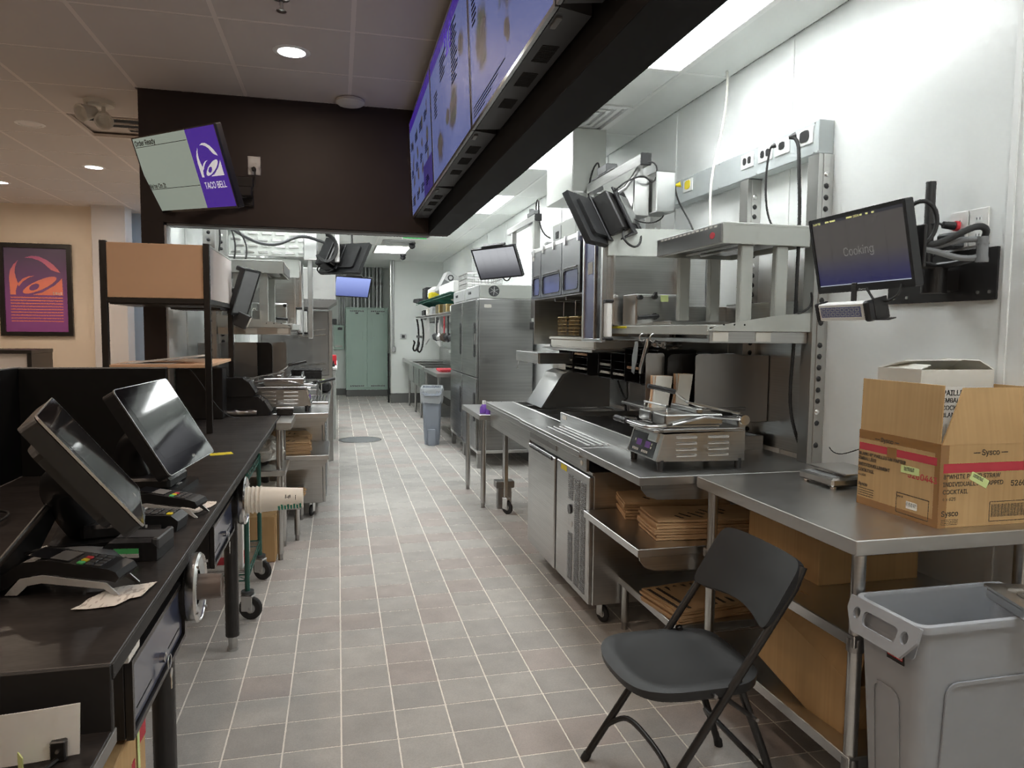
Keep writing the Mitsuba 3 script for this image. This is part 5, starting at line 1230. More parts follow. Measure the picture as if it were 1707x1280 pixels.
part(t, "case", ext(rrect(6.6, 1.33, 6.95, 1.52, 0.06), 0.10, frame([2.03, 0, 0], [0, 1, 0], y=[0, 0, 1])), "white_plastic")
part(t, "window", ext(rrect(6.6, 1.33, 6.76, 1.525, 0.06), 0.012, frame([2.02, 0, 0], [0, 1, 0], y=[0, 0, 1])), "dark_grey")
t = thing("towel_dispenser", "upright stainless towel dispenser on the right wall beside the tall refrigerator", "dispenser")
part(t, "case", bx(2.0, 2.128, 7.05, 7.40, 1.52, 2.02, 0.01), "steel_painted")
part(t, "door", bx(1.992, 2.002, 7.06, 7.39, 1.64, 1.86, 0.004), "steel_dark")
part(t, "tray", bx(1.98, 2.05, 7.06, 7.39, 1.52, 1.60, 0.006), "black_plastic")
t = thing("wall_pipe", "thin steel pipe stand behind the black wall organizers", "pipe")
part(t, "pipe", cyl([1.99, 4.72, 0.93], [1.99, 4.72, 1.37], 0.014, 12), "steel_bright", smooth=40)
part(t, "cable", tube([(1.94, 4.80, 1.19), (1.95, 4.76, 1.10), (1.97, 4.70, 1.03), (1.95, 4.64, 1.10), (1.94, 4.60, 1.19)], 0.007, 8, smooth_pts=6), "rubber", smooth=True)
part(t, "cable", cyl([1.96, 4.70, 1.03], [1.97, 4.70, 0.93], 0.009, 8), "rubber")

# ------------------------------------------------------------------ tall refrigerator
t = thing("refrigerator", "tall stainless refrigerator with four doors on the right side of the aisle", "refrigerator")
part(t, "body", bx(1.475, 2.08, 7.60, 9.45, 0.20, 1.845, 0.006), "fridge_steel")
part(t, "base_frame", [bx(1.46, 2.08, 7.59, 9.46, 0.165, 0.20, 0.004)], "steel_bright")
for y in (7.65, 8.50, 8.56, 9.40):
    part(t, "leg", bx(1.47, 1.52, y - 0.025, y + 0.025, 0, 0.166, 0.004), "fridge_steel")
for y0, y1 in ((7.615, 8.52), (8.53, 9.44)):
    for z0, z1 in ((0.205, 0.985), (0.992, 1.84)):
        k = part(t, "door", bx(1.452, 1.477, y0, y1, z0, z1, 0.006), "fridge_steel")
        part(k, "handle_recess", ext(rrect(y0 + 0.07, (z0 + 0.30 if z0 < 0.5 else z0 + 0.22), y0 + 0.16, (z0 + 0.62 if z0 < 0.5 else z0 + 0.60), 0.03), 0.012, frame([1.446, 0, 0], [0, 1, 0], y=[0, 0, 1])), "black_plastic")
        part(k, "hinge_side_trim", bx(1.449, 1.456, y0 + 0.02, y0 + 0.04, z0 + 0.01, z1 - 0.01, 0.002), "steel_bright")
    part(t, "lock", bx(1.44, 1.455, y0 + 0.05, y0 + 0.09, 1.35, 1.47, 0.004), "steel_dark") if y0 < 8 else None
part(t, "compressor_box", [bx(1.49, 2.06, 7.62, 8.50, 1.848, 2.0, 0.006)], "steel_painted")
part(t, "compressor_box", [bx(1.49, 2.06, 8.54, 9.42, 1.848, 2.0, 0.006)], "steel_painted")
for y in (8.06, 8.98):
    k = part(t, "control_panel", bx(1.478, 1.492, y - 0.40, y + 0.40, 1.86, 1.99, 0.004), "light_grey")
    part(k, "knob", [cyl([1.468, y + 0.06 + d, 1.93], [1.48, y + 0.06 + d, 1.93], 0.016, 14) for d in (0, 0.09)], "dark_grey")
part(t, "fan_grille", lathe([(0, 0.002), (0.05, 0.002), (0.055, 0.006), (0.06, 0)], 24, frame([1.64, 7.619, 1.93], [1, 0, 0], z=[0, -1, 0])), "dark_grey", smooth=30)
part(t, "fan_spoke", [tr(cbox((0, 0, 0.005), (0.1, 0.006, 0.004), 0.001), frame([1.64, 7.619, 1.93], [math.cos(a), 0, math.sin(a)], z=[0, -1, 0])) for a in (0.4, 1.45, 2.5)], "light_grey")
part(t, "name_tag", bx(1.53, 1.61, 7.597, 7.601, 1.75, 1.785, 0.0005), "paper")

# ------------------------------------------------------------------ far sinks and racks
t = thing("prep_sink_table", "far steel table with pink packet between refrigerator and sinks", "table")
part(t, "tabletop", shelf_top(1.30, 2.06, 9.70, 11.20, 0.914, 0.05), "steel_top")
part(t, "undershelf", bx(1.34, 2.04, 9.74, 11.16, 0.30, 0.315, 0.004), "steel")
for x, y in ((1.34, 9.76), (1.34, 11.14), (2.0, 9.76)): leg(t, x, y, 0, 0.87, 0.02)
solo("pink_packet", bx(1.40, 1.62, 10.1, 10.5, 0.9155, 0.95, 0.012), "ink_red", "pink wrapped packet on the far steel table", "packet")
t = thing("compartment_sink", "far three compartment stainless sink on tubular legs along the right wall", "sink")
for k, y in enumerate((11.4, 12.3, 13.2)):
    part(t, "basin", [bx(1.34, 1.355, y, y + 0.8, 0.55, 0.90, 0.003), bx(2.0, 2.015, y, y + 0.8, 0.55, 0.90, 0.003), bx(1.34, 2.015, y, y + 0.015, 0.55, 0.90, 0.003), bx(1.34, 2.015, y + 0.785, y + 0.8, 0.55, 0.90, 0.003), bx(1.34, 2.015, y, y + 0.8, 0.54, 0.555, 0.003)], "steel")
part(t, "drainboard", [bx(1.30, 2.05, 14.05, 14.85, 0.88, 0.90, 0.004)], "steel_top")
part(t, "front_rail", [bx(1.285, 1.34, 11.3, 14.85, 0.87, 0.93, 0.006)], "steel_bright")
part(t, "backsplash", bx(2.05, 2.10, 11.3, 14.85, 0.88, 1.16, 0.004), "steel")
for y in (11.4, 12.25, 13.15, 14.3): leg(t, 1.38, y, 0, 0.60, 0.02)
t = thing("sink_faucet", "tall gooseneck spray faucet over the far sinks", "faucet")
part(t, "spout", tube([(1.95, 12.4, 1.15), (1.95, 12.4, 1.75), (1.90, 12.4, 1.86), (1.78, 12.4, 1.88), (1.68, 12.4, 1.80), (1.66, 12.4, 1.55)], 0.018, 8, smooth_pts=6), "chrome", smooth=True)
part(t, "valve", [bx(1.90, 2.05, 12.2, 12.6, 1.10, 1.17, 0.02)], "chrome")
# wire shelves
def wire_shelf(name, label, x0, x1, y0, y1, z, matn, step=0.05, brackets=True):
    t = thing(name, label, "shelf")
    n = int((y1 - y0) / step)
    part(t, "wire_deck", [cyl([x0, y0 + (y1 - y0) * k / n, z], [x1, y0 + (y1 - y0) * k / n, z], 0.004, 5, cap=False) for k in range(n + 1)], matn, kind="stuff")
    part(t, "rail", [cyl([x0, y0, z + 0.01], [x0, y1, z + 0.01], 0.006, 6), cyl([x0, y0, z - 0.03], [x0, y1, z - 0.03], 0.006, 6)], matn)
    part(t, "rail", [cyl([x1, y0, z], [x1, y1, z], 0.006, 6)], matn)
    for y in (y0 + 0.1, (y0 + y1) / 2, y1 - 0.1):
        part(t, "wall_bracket", ext(Polygon([(x0 + 0.05, z - 0.005), (WR, z - 0.005), (WR, z - 0.22)]), 0.008, PXZ(y)), matn)
    return t
wire_shelf("wire_shelf", "upper green wire wall shelf crowded with tools, over the far sinks", 1.50, 2.10, 9.75, 14.2, 2.02, "green_coat")
wire_shelf("wire_shelf", "lower chrome wire wall shelf under the crowded green one", 1.50, 2.10, 9.75, 14.3, 1.75, "chrome")
def box_on(key, lo, hi, m, label, cat, group=None, rot=0):
    c = np.array([(lo[0] + hi[0]) / 2, (lo[1] + hi[1]) / 2, lo[2]])
    q = bx(lo[0] - c[0], hi[0] - c[0], lo[1] - c[1], hi[1] - c[1], 0, hi[2] - lo[2], 0.012)
    return solo(key, tr(q, T_(*c) @ rotm([0, 0, 1], rot)), m, label, cat, group)
box_on("white_carton", (1.55, 9.85, 2.03), (2.05, 11.3, 2.19), "white_plastic", "long white carton on the upper green wire shelf", "box")
t = thing("grey_equipment_box", "tilted grey box with two round holes on the upper green wire shelf", "box")
Mb = T_(1.72, 11.9, 2.03) @ rotm([1, 0, 0], 0) @ rotm([0, 1, 0], 28)
part(t, "case", tr(bx(-0.18, 0.18, -0.22, 0.22, 0.04, 0.40, 0.01), Mb), "light_grey")
part(t, "hole", [tr(lathe([(0.05, 0), (0.05, 0.01), (0.03, 0.01)], 18, frame([x, -0.222, 0.32], [1, 0, 0], z=[0, -1, 0])), Mb) for x in (-0.09, 0.09)], "dark_grey")
part(t, "face", tr(bx(-0.17, 0.17, -0.226, -0.22, 0.06, 0.25, 0.003), Mb), "mid_grey")
solo("storage_pot", lathe([(0, 0), (0.10, 0), (0.16, 0.06), (0.15, 0.18), (0.06, 0.24), (0, 0.25)], 20, T_(1.70, 12.75, 2.03)), "white_plastic", "white rounded plastic tub on the upper green wire shelf", "tub", smooth=50)
box_on("black_pan", (1.55, 13.1, 2.03), (1.8, 13.6, 2.28), "black_plastic", "black upright pan on the far end of the upper wire shelf", "pan")
box_on("yellow_sponge_bin", (1.54, 12.3, 2.03), (1.72, 12.6, 2.15), "yellow", "small yellow bin on the upper green wire shelf", "bin")
box_on("tool_tray", (1.45, 13.7, 2.03), (1.9, 14.1, 2.1), "dark_grey", "dark tool tray sticking out at the upper shelf's far end", "tray", rot=8)
for i, (y, m, w, h) in enumerate(((10.1, "off_white", 0.3, 0.10), (10.8, "brass", 0.35, 0.14), (11.6, "brass", 0.4, 0.16), (12.4, "light_grey", 0.3, 0.15), (13.0, "off_white", 0.25, 0.14), (13.6, "black_plastic", 0.4, 0.12))):
    box_on("storage_bin", (1.56, y - w / 2, 1.757), (1.86, y + w / 2, 1.757 + h), m, ["cream tub nearest the refrigerator on the lower wire shelf", "tan bin on the lower wire shelf, second from the refrigerator", "larger tan bin in the middle of the lower wire shelf", "light grey bin on the lower wire shelf", "cream bin past the grey one on the lower wire shelf", "black low bin at the far end of the lower wire shelf"][i], "bin")
t = thing("cutting_boards", "white cutting boards hanging under the far wire shelf", "cutting board")
part(t, "board", tr(bx(-0.012, 0.012, -0.35, 0.35, -0.22, 0.22, 0.01), T_(1.75, 12.9, 1.48) @ rotm([1, 0, 0], 8)), "white_plastic")
part(t, "board", tr(bx(-0.012, 0.012, -0.30, 0.30, -0.22, 0.22, 0.01), T_(1.66, 13.7, 1.50) @ rotm([1, 0, 0], -12)), "white_plastic")
part(t, "hanger", [cyl([1.70, 12.5, 1.65], [1.70, 14.0, 1.65], 0.012, 8), cyl([1.70, 12.5, 1.65], [1.70, 12.5, 1.75], 0.008, 8), cyl([1.70, 14.0, 1.65], [1.70, 14.0, 1.75], 0.008, 8)], "dark_grey")
t = thing("tool_hooks", "black rack with curled hooks hanging from the far wire shelf", "rack")
for y in (13.3, 14.1):
    part(t, "hook", tube([(1.5, y, 1.72), (1.5, y, 1.15), (1.45, y - 0.05, 1.10), (1.42, y - 0.1, 1.16), (1.44, y - 0.13, 1.24), (1.42, y - 0.16, 1.30)], 0.016, 8, smooth_pts=5), "black_metal", smooth=True)
part(t, "bar", bx(1.49, 1.51, 13.3, 14.1, 1.36, 1.40, 0.004), "black_metal")
for i, y in enumerate((10.3, 10.8, 11.2, 11.7, 12.1)):
    t = thing("hanging_utensil", ["dark utensil hanging nearest the refrigerator", "second dark utensil hanging past the refrigerator", "reddish utensil hanging in the middle under the far shelf", "steel ladle hanging under the far shelf beside the faucet", "dark ladle hanging closest to the cutting boards"][i], "utensil", "utensils hanging under the far wire shelf")
    part(t, "handle", tube([(1.62, y, 1.72), (1.62, y, 1.45)], 0.012, 6), ["black_plastic", "black_plastic", "ink_red", "steel_dark", "black_plastic"][i])
    part(t, "head", lathe([(0, 0), (0.06, 0.03), (0.08, 0.10), (0.02, 0.14), (0, 0.14)], 10, T_(1.62, y, 1.32)), ["dark_grey", "black_plastic", "ink_brown", "steel_bright", "dark_grey"][i], smooth=True)
solo("wire_crate", [tube([(1.52, 8.6, z), (1.95, 8.6, z), (1.95, 9.2, z), (1.52, 9.2, z), (1.52, 8.6, z)], 0.006, 5) for z in (2.01, 2.07, 2.13, 2.19)] + [tube([(1.52 + 0.43 * s, yy, 2.0), (1.52 + 0.43 * s, yy, 2.2)], 0.005, 5) for s in np.linspace(0, 1, 6) for yy in (8.6, 9.2)] + [tube([(xx, 8.6 + 0.6 * s, 2.0), (xx, 8.6 + 0.6 * s, 2.2)], 0.005, 5) for s in np.linspace(0, 1, 7) for xx in (1.52, 1.95)], "steel_dark", "grey wire crate on top of the tall refrigerator", "crate")
t = thing("wall_outlet", "small grey outlet box on the far white end wall", "outlet")
part(t, "plate", bx(1.25, 1.37, YEND - 0.02, YEND, 1.32, 1.42, 0.004), "light_grey")
part(t, "socket", bx(1.28, 1.34, YEND - 0.025, YEND - 0.018, 1.34, 1.40, 0.002), "dark_grey")
t = thing("corner_conduit", "galvanised conduit with a switch box on the end wall's left edge", "conduit")
part(t, "pipe", cyl([1.10, YEND - 0.03, 1.14], [1.10, YEND - 0.03, CEIL], 0.022, 12), "galvanised", smooth=40)
part(t, "box", bx(1.07, 1.15, YEND - 0.06, YEND, 1.05, 1.16, 0.005), "galvanised")
struct("trim_corner_guard", [bx(1.045, 1.06, YEND - 0.003, YEND + 0.13, 0.2, CEIL - 0.02, 0.002)], "steel_bright")
solo("door_edge", bx(1.0, 1.03, 14.98, 15.06, 0.0, 1.02, 0.006), "black_matte", "black upright bar at the alcove's right edge by the lockers", "post")

# ------------------------------------------------------------------ locker alcove
t = thing("lockers", "pair of pale green metal lockers at the end of the aisle", "locker")
part(t, "cabinet", bx(0.17, 1.10, 16.47, 16.88, 0.15, 1.985, 0.004), "locker_green")
part(t, "top_trim", bx(0.165, 1.105, 16.455, 16.88, 1.975, 2.0, 0.003), "locker_green")
for x0, x1 in ((0.185, 0.632), (0.645, 1.09)):
    k = part(t, "door", bx(x0, x1, 16.452, 16.472, 0.19, 1.965, 0.005), "locker_green")
    part(k, "panel", bx(x0 + 0.10, x1 - 0.09, 16.447, 16.455, 0.30, 1.83, 0.004), "locker_green")
    each(k, "vent", [bx(x0 + 0.08 + 0.045 * i, x0 + 0.11 + 0.045 * i, 16.448, 16.453, z, z + 0.03, 0.002) for i in range(7) for z in (0.225, 1.90)], "mid_grey")
    part(k, "number_plate", bx(x0 + 0.20, x0 + 0.26, 16.446, 16.4525, 1.855, 1.885, 0.002), "dark_grey")
    each(k, "latch", [bx(x0 + 0.12, x0 + 0.145, 16.440, 16.4525, z, z + 0.06, 0.003) for z in (0.80, 1.32)], "locker_green")
part(t, "plinth", bx(0.18, 1.09, 16.48, 16.88, 0.0, 0.15, 0.003), "cove_base")
solo("locker_kick", bx(-0.25, 1.12, 16.44, 16.885, 0.0, 0.148, 0.003), "cove_base", "dark floor curb below the lockers", "curb") if 0 else None
for i in range(9):
    x = 0.28 + 0.085 * i
    t = thing("vertical_pipe", "grey vertical pipe above the lockers, " + ("leftmost", "second from left", "third from left", "fourth from left", "in the middle", "fourth from right", "third from right", "second from right", "rightmost")[i], "pipe", "vertical pipes above the lockers")
    part(t, "pipe", cyl([x, 16.72 + 0.03 * (i % 2), 2.0], [x, 16.72 + 0.03 * (i % 2), CEIL], 0.028 + 0.008 * (i % 3), 14), "galvanised" if i % 3 else "light_grey", smooth=40)
    part(t, "coupling", cyl([x, 16.72 + 0.03 * (i % 2), 2.52], [x, 16.72 + 0.03 * (i % 2), 2.58], 0.036 + 0.008 * (i % 3), 14), "steel_dark", smooth=40)
t = thing("electrical_panel", "green-grey electrical panel on the wall left of the lockers", "panel")
part(t, "box", bx(-0.09, 0.14, 16.80, 16.90, 1.05, 1.60, 0.006), "locker_green")
part(t, "window", bx(0.0, 0.10, 16.792, 16.802, 1.49, 1.55, 0.003), "dark_grey")
part(t, "gauge", bx(-0.15, -0.02, 16.80, 16.90, 1.62, 1.74, 0.005), "dark_grey")
part(t, "label_plate", [bx(-0.06, 0.10, 16.792, 16.802, 1.10, 1.14, 0.002)], "paper")
each(t, "conduit", [cyl([x, 16.86, 1.6], [x, 16.86, CEIL], 0.02, 10) for x in (0.05, 0.11, 0.15)], "galvanised", smooth=40)
t = thing("exit_sign", "green and white exit sign partly hidden by the dark header wall", "exit sign")
part(t, "housing", bx(0.86, 1.20, 9.96, 10.0, 2.735, 2.90, 0.006), "white_plastic")
part(t, "face", bx(0.87, 1.19, 9.953, 9.96, 2.745, 2.89, 0.002), "green_label", label="green sign face")
part(t, "lettering", text("EXIT", 0.10, frame([1.03, 9.952, 2.768], [1, 0, 0], y=[0, 0, 1]), 0.002, True, center=True), "white_plastic")
part(t, "stem", cyl([1.03, 9.98, 2.90], [1.03, 9.98, CEIL], 0.012, 8), "white_plastic")
for (x, y, lb) in ((1.18, 11.8, "black dome camera on the kitchen ceiling right of the second far light"), (1.20, 13.7, "black dome camera on the kitchen ceiling at the far light's corner")):
    t = thing("ceiling_camera", lb, "camera", "black ceiling cameras")
    part(t, "base", cyl([x, y, CEIL - 0.03], [x, y, CEIL - 0.002], 0.055, 16), "dark_grey", smooth=40)
    m = trimesh.creation.icosphere(subdivisions=2, radius=0.05); m.apply_translation([x, y, CEIL - 0.06])
    part(t, "dome", m, "black_gloss", smooth=True)
    part(t, "lens", cyl([x - 0.02, y - 0.045, CEIL - 0.07], [x - 0.03, y - 0.07, CEIL - 0.08], 0.03, 12), "black_plastic", smooth=40)
t = thing("ceiling_register", "small white louvred grille on the kitchen ceiling between the two far lights", "vent")
for k in range(6): part(t, "louvre", bx(0.70, 1.20, 11.55 + 0.1 * k, 11.60 + 0.1 * k, CEIL - 0.02, CEIL - 0.005, 0.003), "light_grey")
# ------------------------------------------------------------------ menu boards
def blob(u, v, cx, cy, r, k):
    d = dr.sqrt(dr.square((u - cx) * 1.6) + dr.square(v - cy))
    return smoothstep(r, r * 0.45, d + 0.16 * (fbm(u * 16 + k, v * 12, k) - 0.5)) * 0.92
def menu_screen(kind):
    def f(u, v):
        c = mix((0.045, 0.06, 0.165), (0.075, 0.095, 0.225), 0.5 + 0.5 * noise(u * 3, v * 2, kind))
        foods = {0: [(0.15 + 0.23 * (i % 4), 0.72 - 0.2 * (i // 4), 0.07) for i in range(14)], 1: [(0.25, 0.22, 0.17), (0.62, 0.34, 0.20), (0.85, 0.62, 0.10), (0.48, 0.36, 0.08)], 2: [(0.20, 0.40, 0.20), (0.55, 0.45, 0.19), (0.88, 0.72, 0.13), (0.33, 0.62, 0.09), (0.55, 0.22, 0.06)], 3: [(0.3, 0.4, 0.2), (0.7, 0.5, 0.2)]}[kind]
        for i, (cx, cy, r) in enumerate(foods):
            n = fbm(u * 22, v * 22, i * 3.0)
            col = mix((0.014, 0.008, 0.007), (0.062, 0.048, 0.034), n)
            col = mix(col, mi.Color3f(0.022, 0.034, 0.010), smoothstep(0.62, 0.75, noise(u * 26, v * 18, i + 9)) * 0.7)
            b = blob(u, v, cx, cy, r, i)
            c = c * (1 - b) + col * b
        head = dr.select(v > 0.90, 1.0, 0.0)
        c = c * (1 - head) + mi.Color3f(0.030, 0.012, 0.16) * head
        if kind == 0:
            pan = dr.select((u > 0.62) & (v < 0.30), 1.0, 0.0)
            c = c * (1 - pan) + mi.Color3f(0.02, 0.014, 0.10) * pan
        return c
    return f
yb = [4.772, 3.712, 2.642, 1.60, 0.54]
for k in range(4):
    y1, y0 = yb[k] - 0.005, yb[k + 1] + 0.005
    W, H = y1 - y0, 0.605
    lb = ["backlit menu board at the far end against the dark brown header wall", "second backlit menu board from the far end, tall price and plated food", "large backlit menu board third from the far end, with a price in big figures", "fourth menu board, only its corner showing at the top of the picture"][k]
    t = thing("menu_board", lb, "menu board", "backlit menu boards on the bulkhead")
    yv = np.array([-0.042, 0, 1.0]); yv /= np.linalg.norm(yv)
    M = frame([0.4735, (y0 + y1) / 2, 2.226 + H / 2], [0, -1, 0], y=yv)
    fr = sbox(-W / 2, -H / 2, W / 2, H / 2).difference(sbox(-W / 2 + 0.012, -H / 2 + 0.012, W / 2 - 0.012, H / 2 - 0.012))
    part(t, "frame", ext(fr, 0.010, M, -0.004), "steel_bright")
    prof = Polygon([(-W / 2 + 0.004, 0), (W / 2 - 0.004, 0), (W / 2 - 0.03, -0.085), (-W / 2 + 0.03, -0.085)])
    part(t, "housing", ext(prof, H - 0.008, frame([0.4865, (y0 + y1) / 2, 2.230], [0, -1, 0], y=[-1, 0, 0]) if 0 else np.array([[0, -1.0, 0, 0.4935], [-1.0, 0, 0, (y0 + y1) / 2], [0, 0, 1.0, 2.228], [0, 0, 0, 1]]), 0), "dark_grey")
    q = trimesh.Trimesh(np.array([[-W / 2 + 0.012, -H / 2 + 0.012, 0.0035], [W / 2 - 0.012, -H / 2 + 0.012, 0.0035], [W / 2 - 0.012, H / 2 - 0.012, 0.0035], [-W / 2 + 0.012, H / 2 - 0.012, 0.0035]]), np.array([[0, 1, 2], [0, 2, 3]]), process=False)
    screen_quad(t, q, M, None, menu_screen(k))
    vents = []
    for j, yy in enumerate((y0 + 0.22, y0 + 0.42, y0 + 0.66)):
        vents += [bx(0.515, 0.56, yy + 0.012 * s, yy + 0.012 * s + 0.006, 2.2255, 2.229, 0.0008) for s in range(10 if j < 2 else 8)]
    part(t, "vent_slots", vents, "black_matte", kind="stuff")
    part(t, "handle_tab", bx(0.50, 0.515, y0 + 0.05, y0 + 0.11, 2.222, 2.229, 0.003), "mid_grey")
    ln = []
    g = np.random.default_rng(k + 3)
    def line(x, y, w, h=0.0085): ln.append(tr(bx(x, x + w, y, y + h, 0.0036, 0.0046, 0.0002), M))
    if k == 0:
        for i in range(4):
            for j in range(3):
                for s in range(4): line(-0.46 + 0.23 * i, 0.14 - 0.17 * j - 0.013 * s, g.uniform(0.06, 0.13), 0.0075)
    elif k == 1:
        for s in range(6): line(-0.20, 0.19 - 0.017 * s, g.uniform(0.10, 0.19))
        for s in range(14): line(0.12, 0.21 - 0.017 * s, g.uniform(0.08, 0.16))
        for s in range(7): line(-0.42, 0.10 - 0.017 * s, g.uniform(0.06, 0.12), 0.0075)
    else:
        for s in range(8): line(-0.46, 0.16 - 0.018 * s, g.uniform(0.06, 0.10))
        for s in range(5): line(-0.02, 0.03 - 0.016 * s, g.uniform(0.07, 0.12))
        for s in range(7): line(0.20, 0.20 - 0.018 * s, g.uniform(0.10, 0.18))
        for s in range(9): line(0.19, 0.03 - 0.016 * s, g.uniform(0.10, 0.2), 0.005)
        for s in range(4): line(-0.48, -0.24 - 0.011 * s, 0.5 - 0.1 * s, 0.004)
    part(t, "menu_lines", ln, "poster_ink", kind="stuff")
    if k in (1, 2):
        x, y, h = (-0.02, 0.15, 0.10) if k == 1 else (-0.10, 0.10, 0.10)
        part(t, "price", [text("$", h * 0.5, M @ T_(x - 0.035, y + h * 0.5, 0.0036), 0.001, True), text("10", h, M @ T_(x, y, 0.0036), 0.001, True)], "purple", emitter=emit((0.02, 0.012, 0.22)))

# ------------------------------------------------------------------ bell logo
def _poly(pts, dens=3):
    return Polygon(pts).buffer(5, quad_segs=4).buffer(-5, quad_segs=4)
def bell_shapes():
    """emblem in a 462 x 385 field, y up"""
    Y = lambda pts: [(x - 48, 570 - y) for x, y in pts]
    A = _poly(Y([(185, 208), (245, 188), (310, 193), (380, 225), (440, 275), (480, 325), (492, 347), (452, 336), (415, 322), (380, 290), (345, 254), (300, 228), (250, 212)]))
    B = _poly(Y([(132, 232), (90, 275), (60, 330), (49, 395), (54, 566), (104, 566), (102, 530), (116, 480), (124, 452), (106, 400), (98, 350), (104, 300), (118, 262)]))
    D = affinity.rotate(affinity.scale(Point(310 - 48, 570 - 470).buffer(1, quad_segs=24), 165, 46), 27)
    ring = affinity.rotate(affinity.scale(Point(305 - 48, 570 - 462).buffer(1, quad_segs=24), 222, 72), 26)
    C = Polygon(Y([(120, 566), (511, 566), (506, 380), (330, 380), (180, 470)])).difference(ring.buffer(2)).intersection(Polygon(Y([(230, 566), (511, 566), (506, 395), (440, 470), (330, 540)])))
    E = affinity.rotate(affinity.scale(Point(262 - 48, 570 - 490).buffer(1, quad_segs=16), 48, 27), 30)
    sl = _poly(Y([(118, 462), (160, 415), (210, 388), (268, 380), (215, 402), (165, 440), (130, 485)]))
    return [A, B, C, D.difference(E), sl.difference(ring.buffer(-30))]
def place_logo(F, x, y, w, depth=0.0006):
    s = w / 462.0
    return [ext(affinity.affine_transform(g, [s, 0, 0, s, x, y]).simplify(s * 1.0), depth, F) for g in bell_shapes() if not g.is_empty]

# ------------------------------------------------------------------ order screen on the header wall
t = thing("order_screen", "tilted wall television showing pale order lists and a purple emblem panel", "television")
ct, xt, yt = np.array([-0.847, 4.461, 2.378]), np.array([0.648, -0.76, -0.054]), np.array([-0.224, -0.258, 0.94])
W, H = 0.86, 0.44
Mt = frame(ct, xt, y=yt)
fr = rrect(-W / 2, -H / 2, W / 2, H / 2, 0.006).difference(sbox(-W / 2 + 0.007, -H / 2 + 0.012, W / 2 - 0.007, H / 2 - 0.007))
part(t, "bezel", ext(fr, 0.012, Mt, -0.010), "black_gloss")
part(t, "housing", [ext(rrect(-W / 2, -H / 2, W / 2, H / 2, 0.006), 0.03, Mt, -0.04), ext(rrect(-0.3, -0.2, 0.3, 0.12, 0.03), 0.03, Mt, -0.065)], "black_plastic")
q = trimesh.Trimesh(np.array([[-W / 2 + 0.007, -H / 2 + 0.012, 0], [W / 2 - 0.007, -H / 2 + 0.012, 0], [W / 2 - 0.007, H / 2 - 0.007, 0], [-W / 2 + 0.007, H / 2 - 0.007, 0]]), np.array([[0, 1, 2], [0, 2, 3]]), process=False)
screen_quad(t, q, Mt, None, lambda u, v: dr.select(u > 0.665, mi.Color3f(0.040, 0.013, 0.185), mi.Color3f(0.185, 0.21, 0.175)))
part(t, "list_rule", [tr(bx(-0.415, 0.135, y, y + 0.003, 0.0004, 0.001, 0.0001), Mt) for y in (0.160, -0.083)], "ink_black")
part(t, "list_heading", [text("Order Ready", 0.028, Mt @ T_(-0.412, 0.170, 0.0004), 0.0006, True), text("We're On It", 0.026, Mt @ T_(-0.412, -0.076, 0.0004), 0.0006, True)], "ink_black")
part(t, "emblem", place_logo(Mt, 0.175, -0.045, 0.215), "white_plastic", emitter=emit((0.30, 0.31, 0.32)), label="white bell emblem")
part(t, "emblem_word", text("TACO BELL", 0.034, Mt @ T_(0.283, -0.105, 0.0004), 0.0006, True, w=0.205, center=True), "white_plastic", emitter=emit((0.30, 0.31, 0.32)))
part(t, "wall_bracket", [tube([tuple((Mt @ [0.10, 0.0, -0.06, 1])[:3]), (-0.60, 4.66, 2.34), (-0.57, 4.77, 2.34)], 0.022, 8), bx(-0.66, -0.50, 4.755, 4.78, 2.25, 2.43, 0.004), bx(-0.58, -0.50, 4.68, 4.77, 2.30, 2.36, 0.006)], "black_metal")
part(t, "cable", tube([(-0.495, 4.765, 2.49), (-0.485, 4.72, 2.44), (-0.49, 4.70, 2.36), (-0.53, 4.70, 2.30), (-0.60, 4.66, 2.31)], 0.005, 6, smooth_pts=6), "rubber", smooth=True)
t = thing("wall_outlet", "white outlet plate on the dark brown header wall beside the order screen", "outlet")
part(t, "plate", bx(-0.532, -0.458, 4.772, 4.78, 2.445, 2.558, 0.003), "white_plastic")
part(t, "socket", [bx(-0.512, -0.478, 4.769, 4.773, z - 0.015, z + 0.015, 0.003) for z in (2.475, 2.53)], "frp_trim")
part(t, "plug", bx(-0.508, -0.483, 4.745, 4.770, 2.465, 2.487, 0.004), "black_plastic")
t = thing("access_point", "flat white oval device on the ceiling at the dark header wall", "wireless access point")
part(t, "case", lathe([(0, -0.036), (0.075, -0.034), (0.088, -0.022), (0.085, -0.006), (0.07, 0.0)], 28, T_(0.084, 4.66, CEIL - 0.004)), "off_white", smooth=50)
part(t, "light_slots", [bx(0.06 + 0.02 * k, 0.068 + 0.02 * k, 4.585, 4.60, CEIL - 0.034, CEIL - 0.028, 0.002) for k in range(3)], "mid_grey")
t = thing("sprinkler_head", "small chrome sprinkler head at the top edge of the picture", "sprinkler")
part(t, "head", [cyl([-0.227, 3.36, CEIL - 0.05], [-0.227, 3.36, CEIL - 0.002], 0.008, 12), lathe([(0, 0), (0.022, 0.001), (0.022, 0.004), (0, 0.004)], 16, T_(-0.227, 3.36, CEIL - 0.056)), lathe([(0.018, 0), (0.035, 0.006), (0.035, 0.008)], 18, T_(-0.227, 3.36, CEIL - 0.012))], "chrome", smooth=40)
t = thing("spot_fixture", "white double-headed emergency spot fixture on the dining ceiling", "emergency light")
part(t, "base", [cyl([-1.454, 5.132, CEIL - 0.03], [-1.454, 5.132, CEIL - 0.002], 0.085, 24, 0.09)], "off_white", smooth=40)
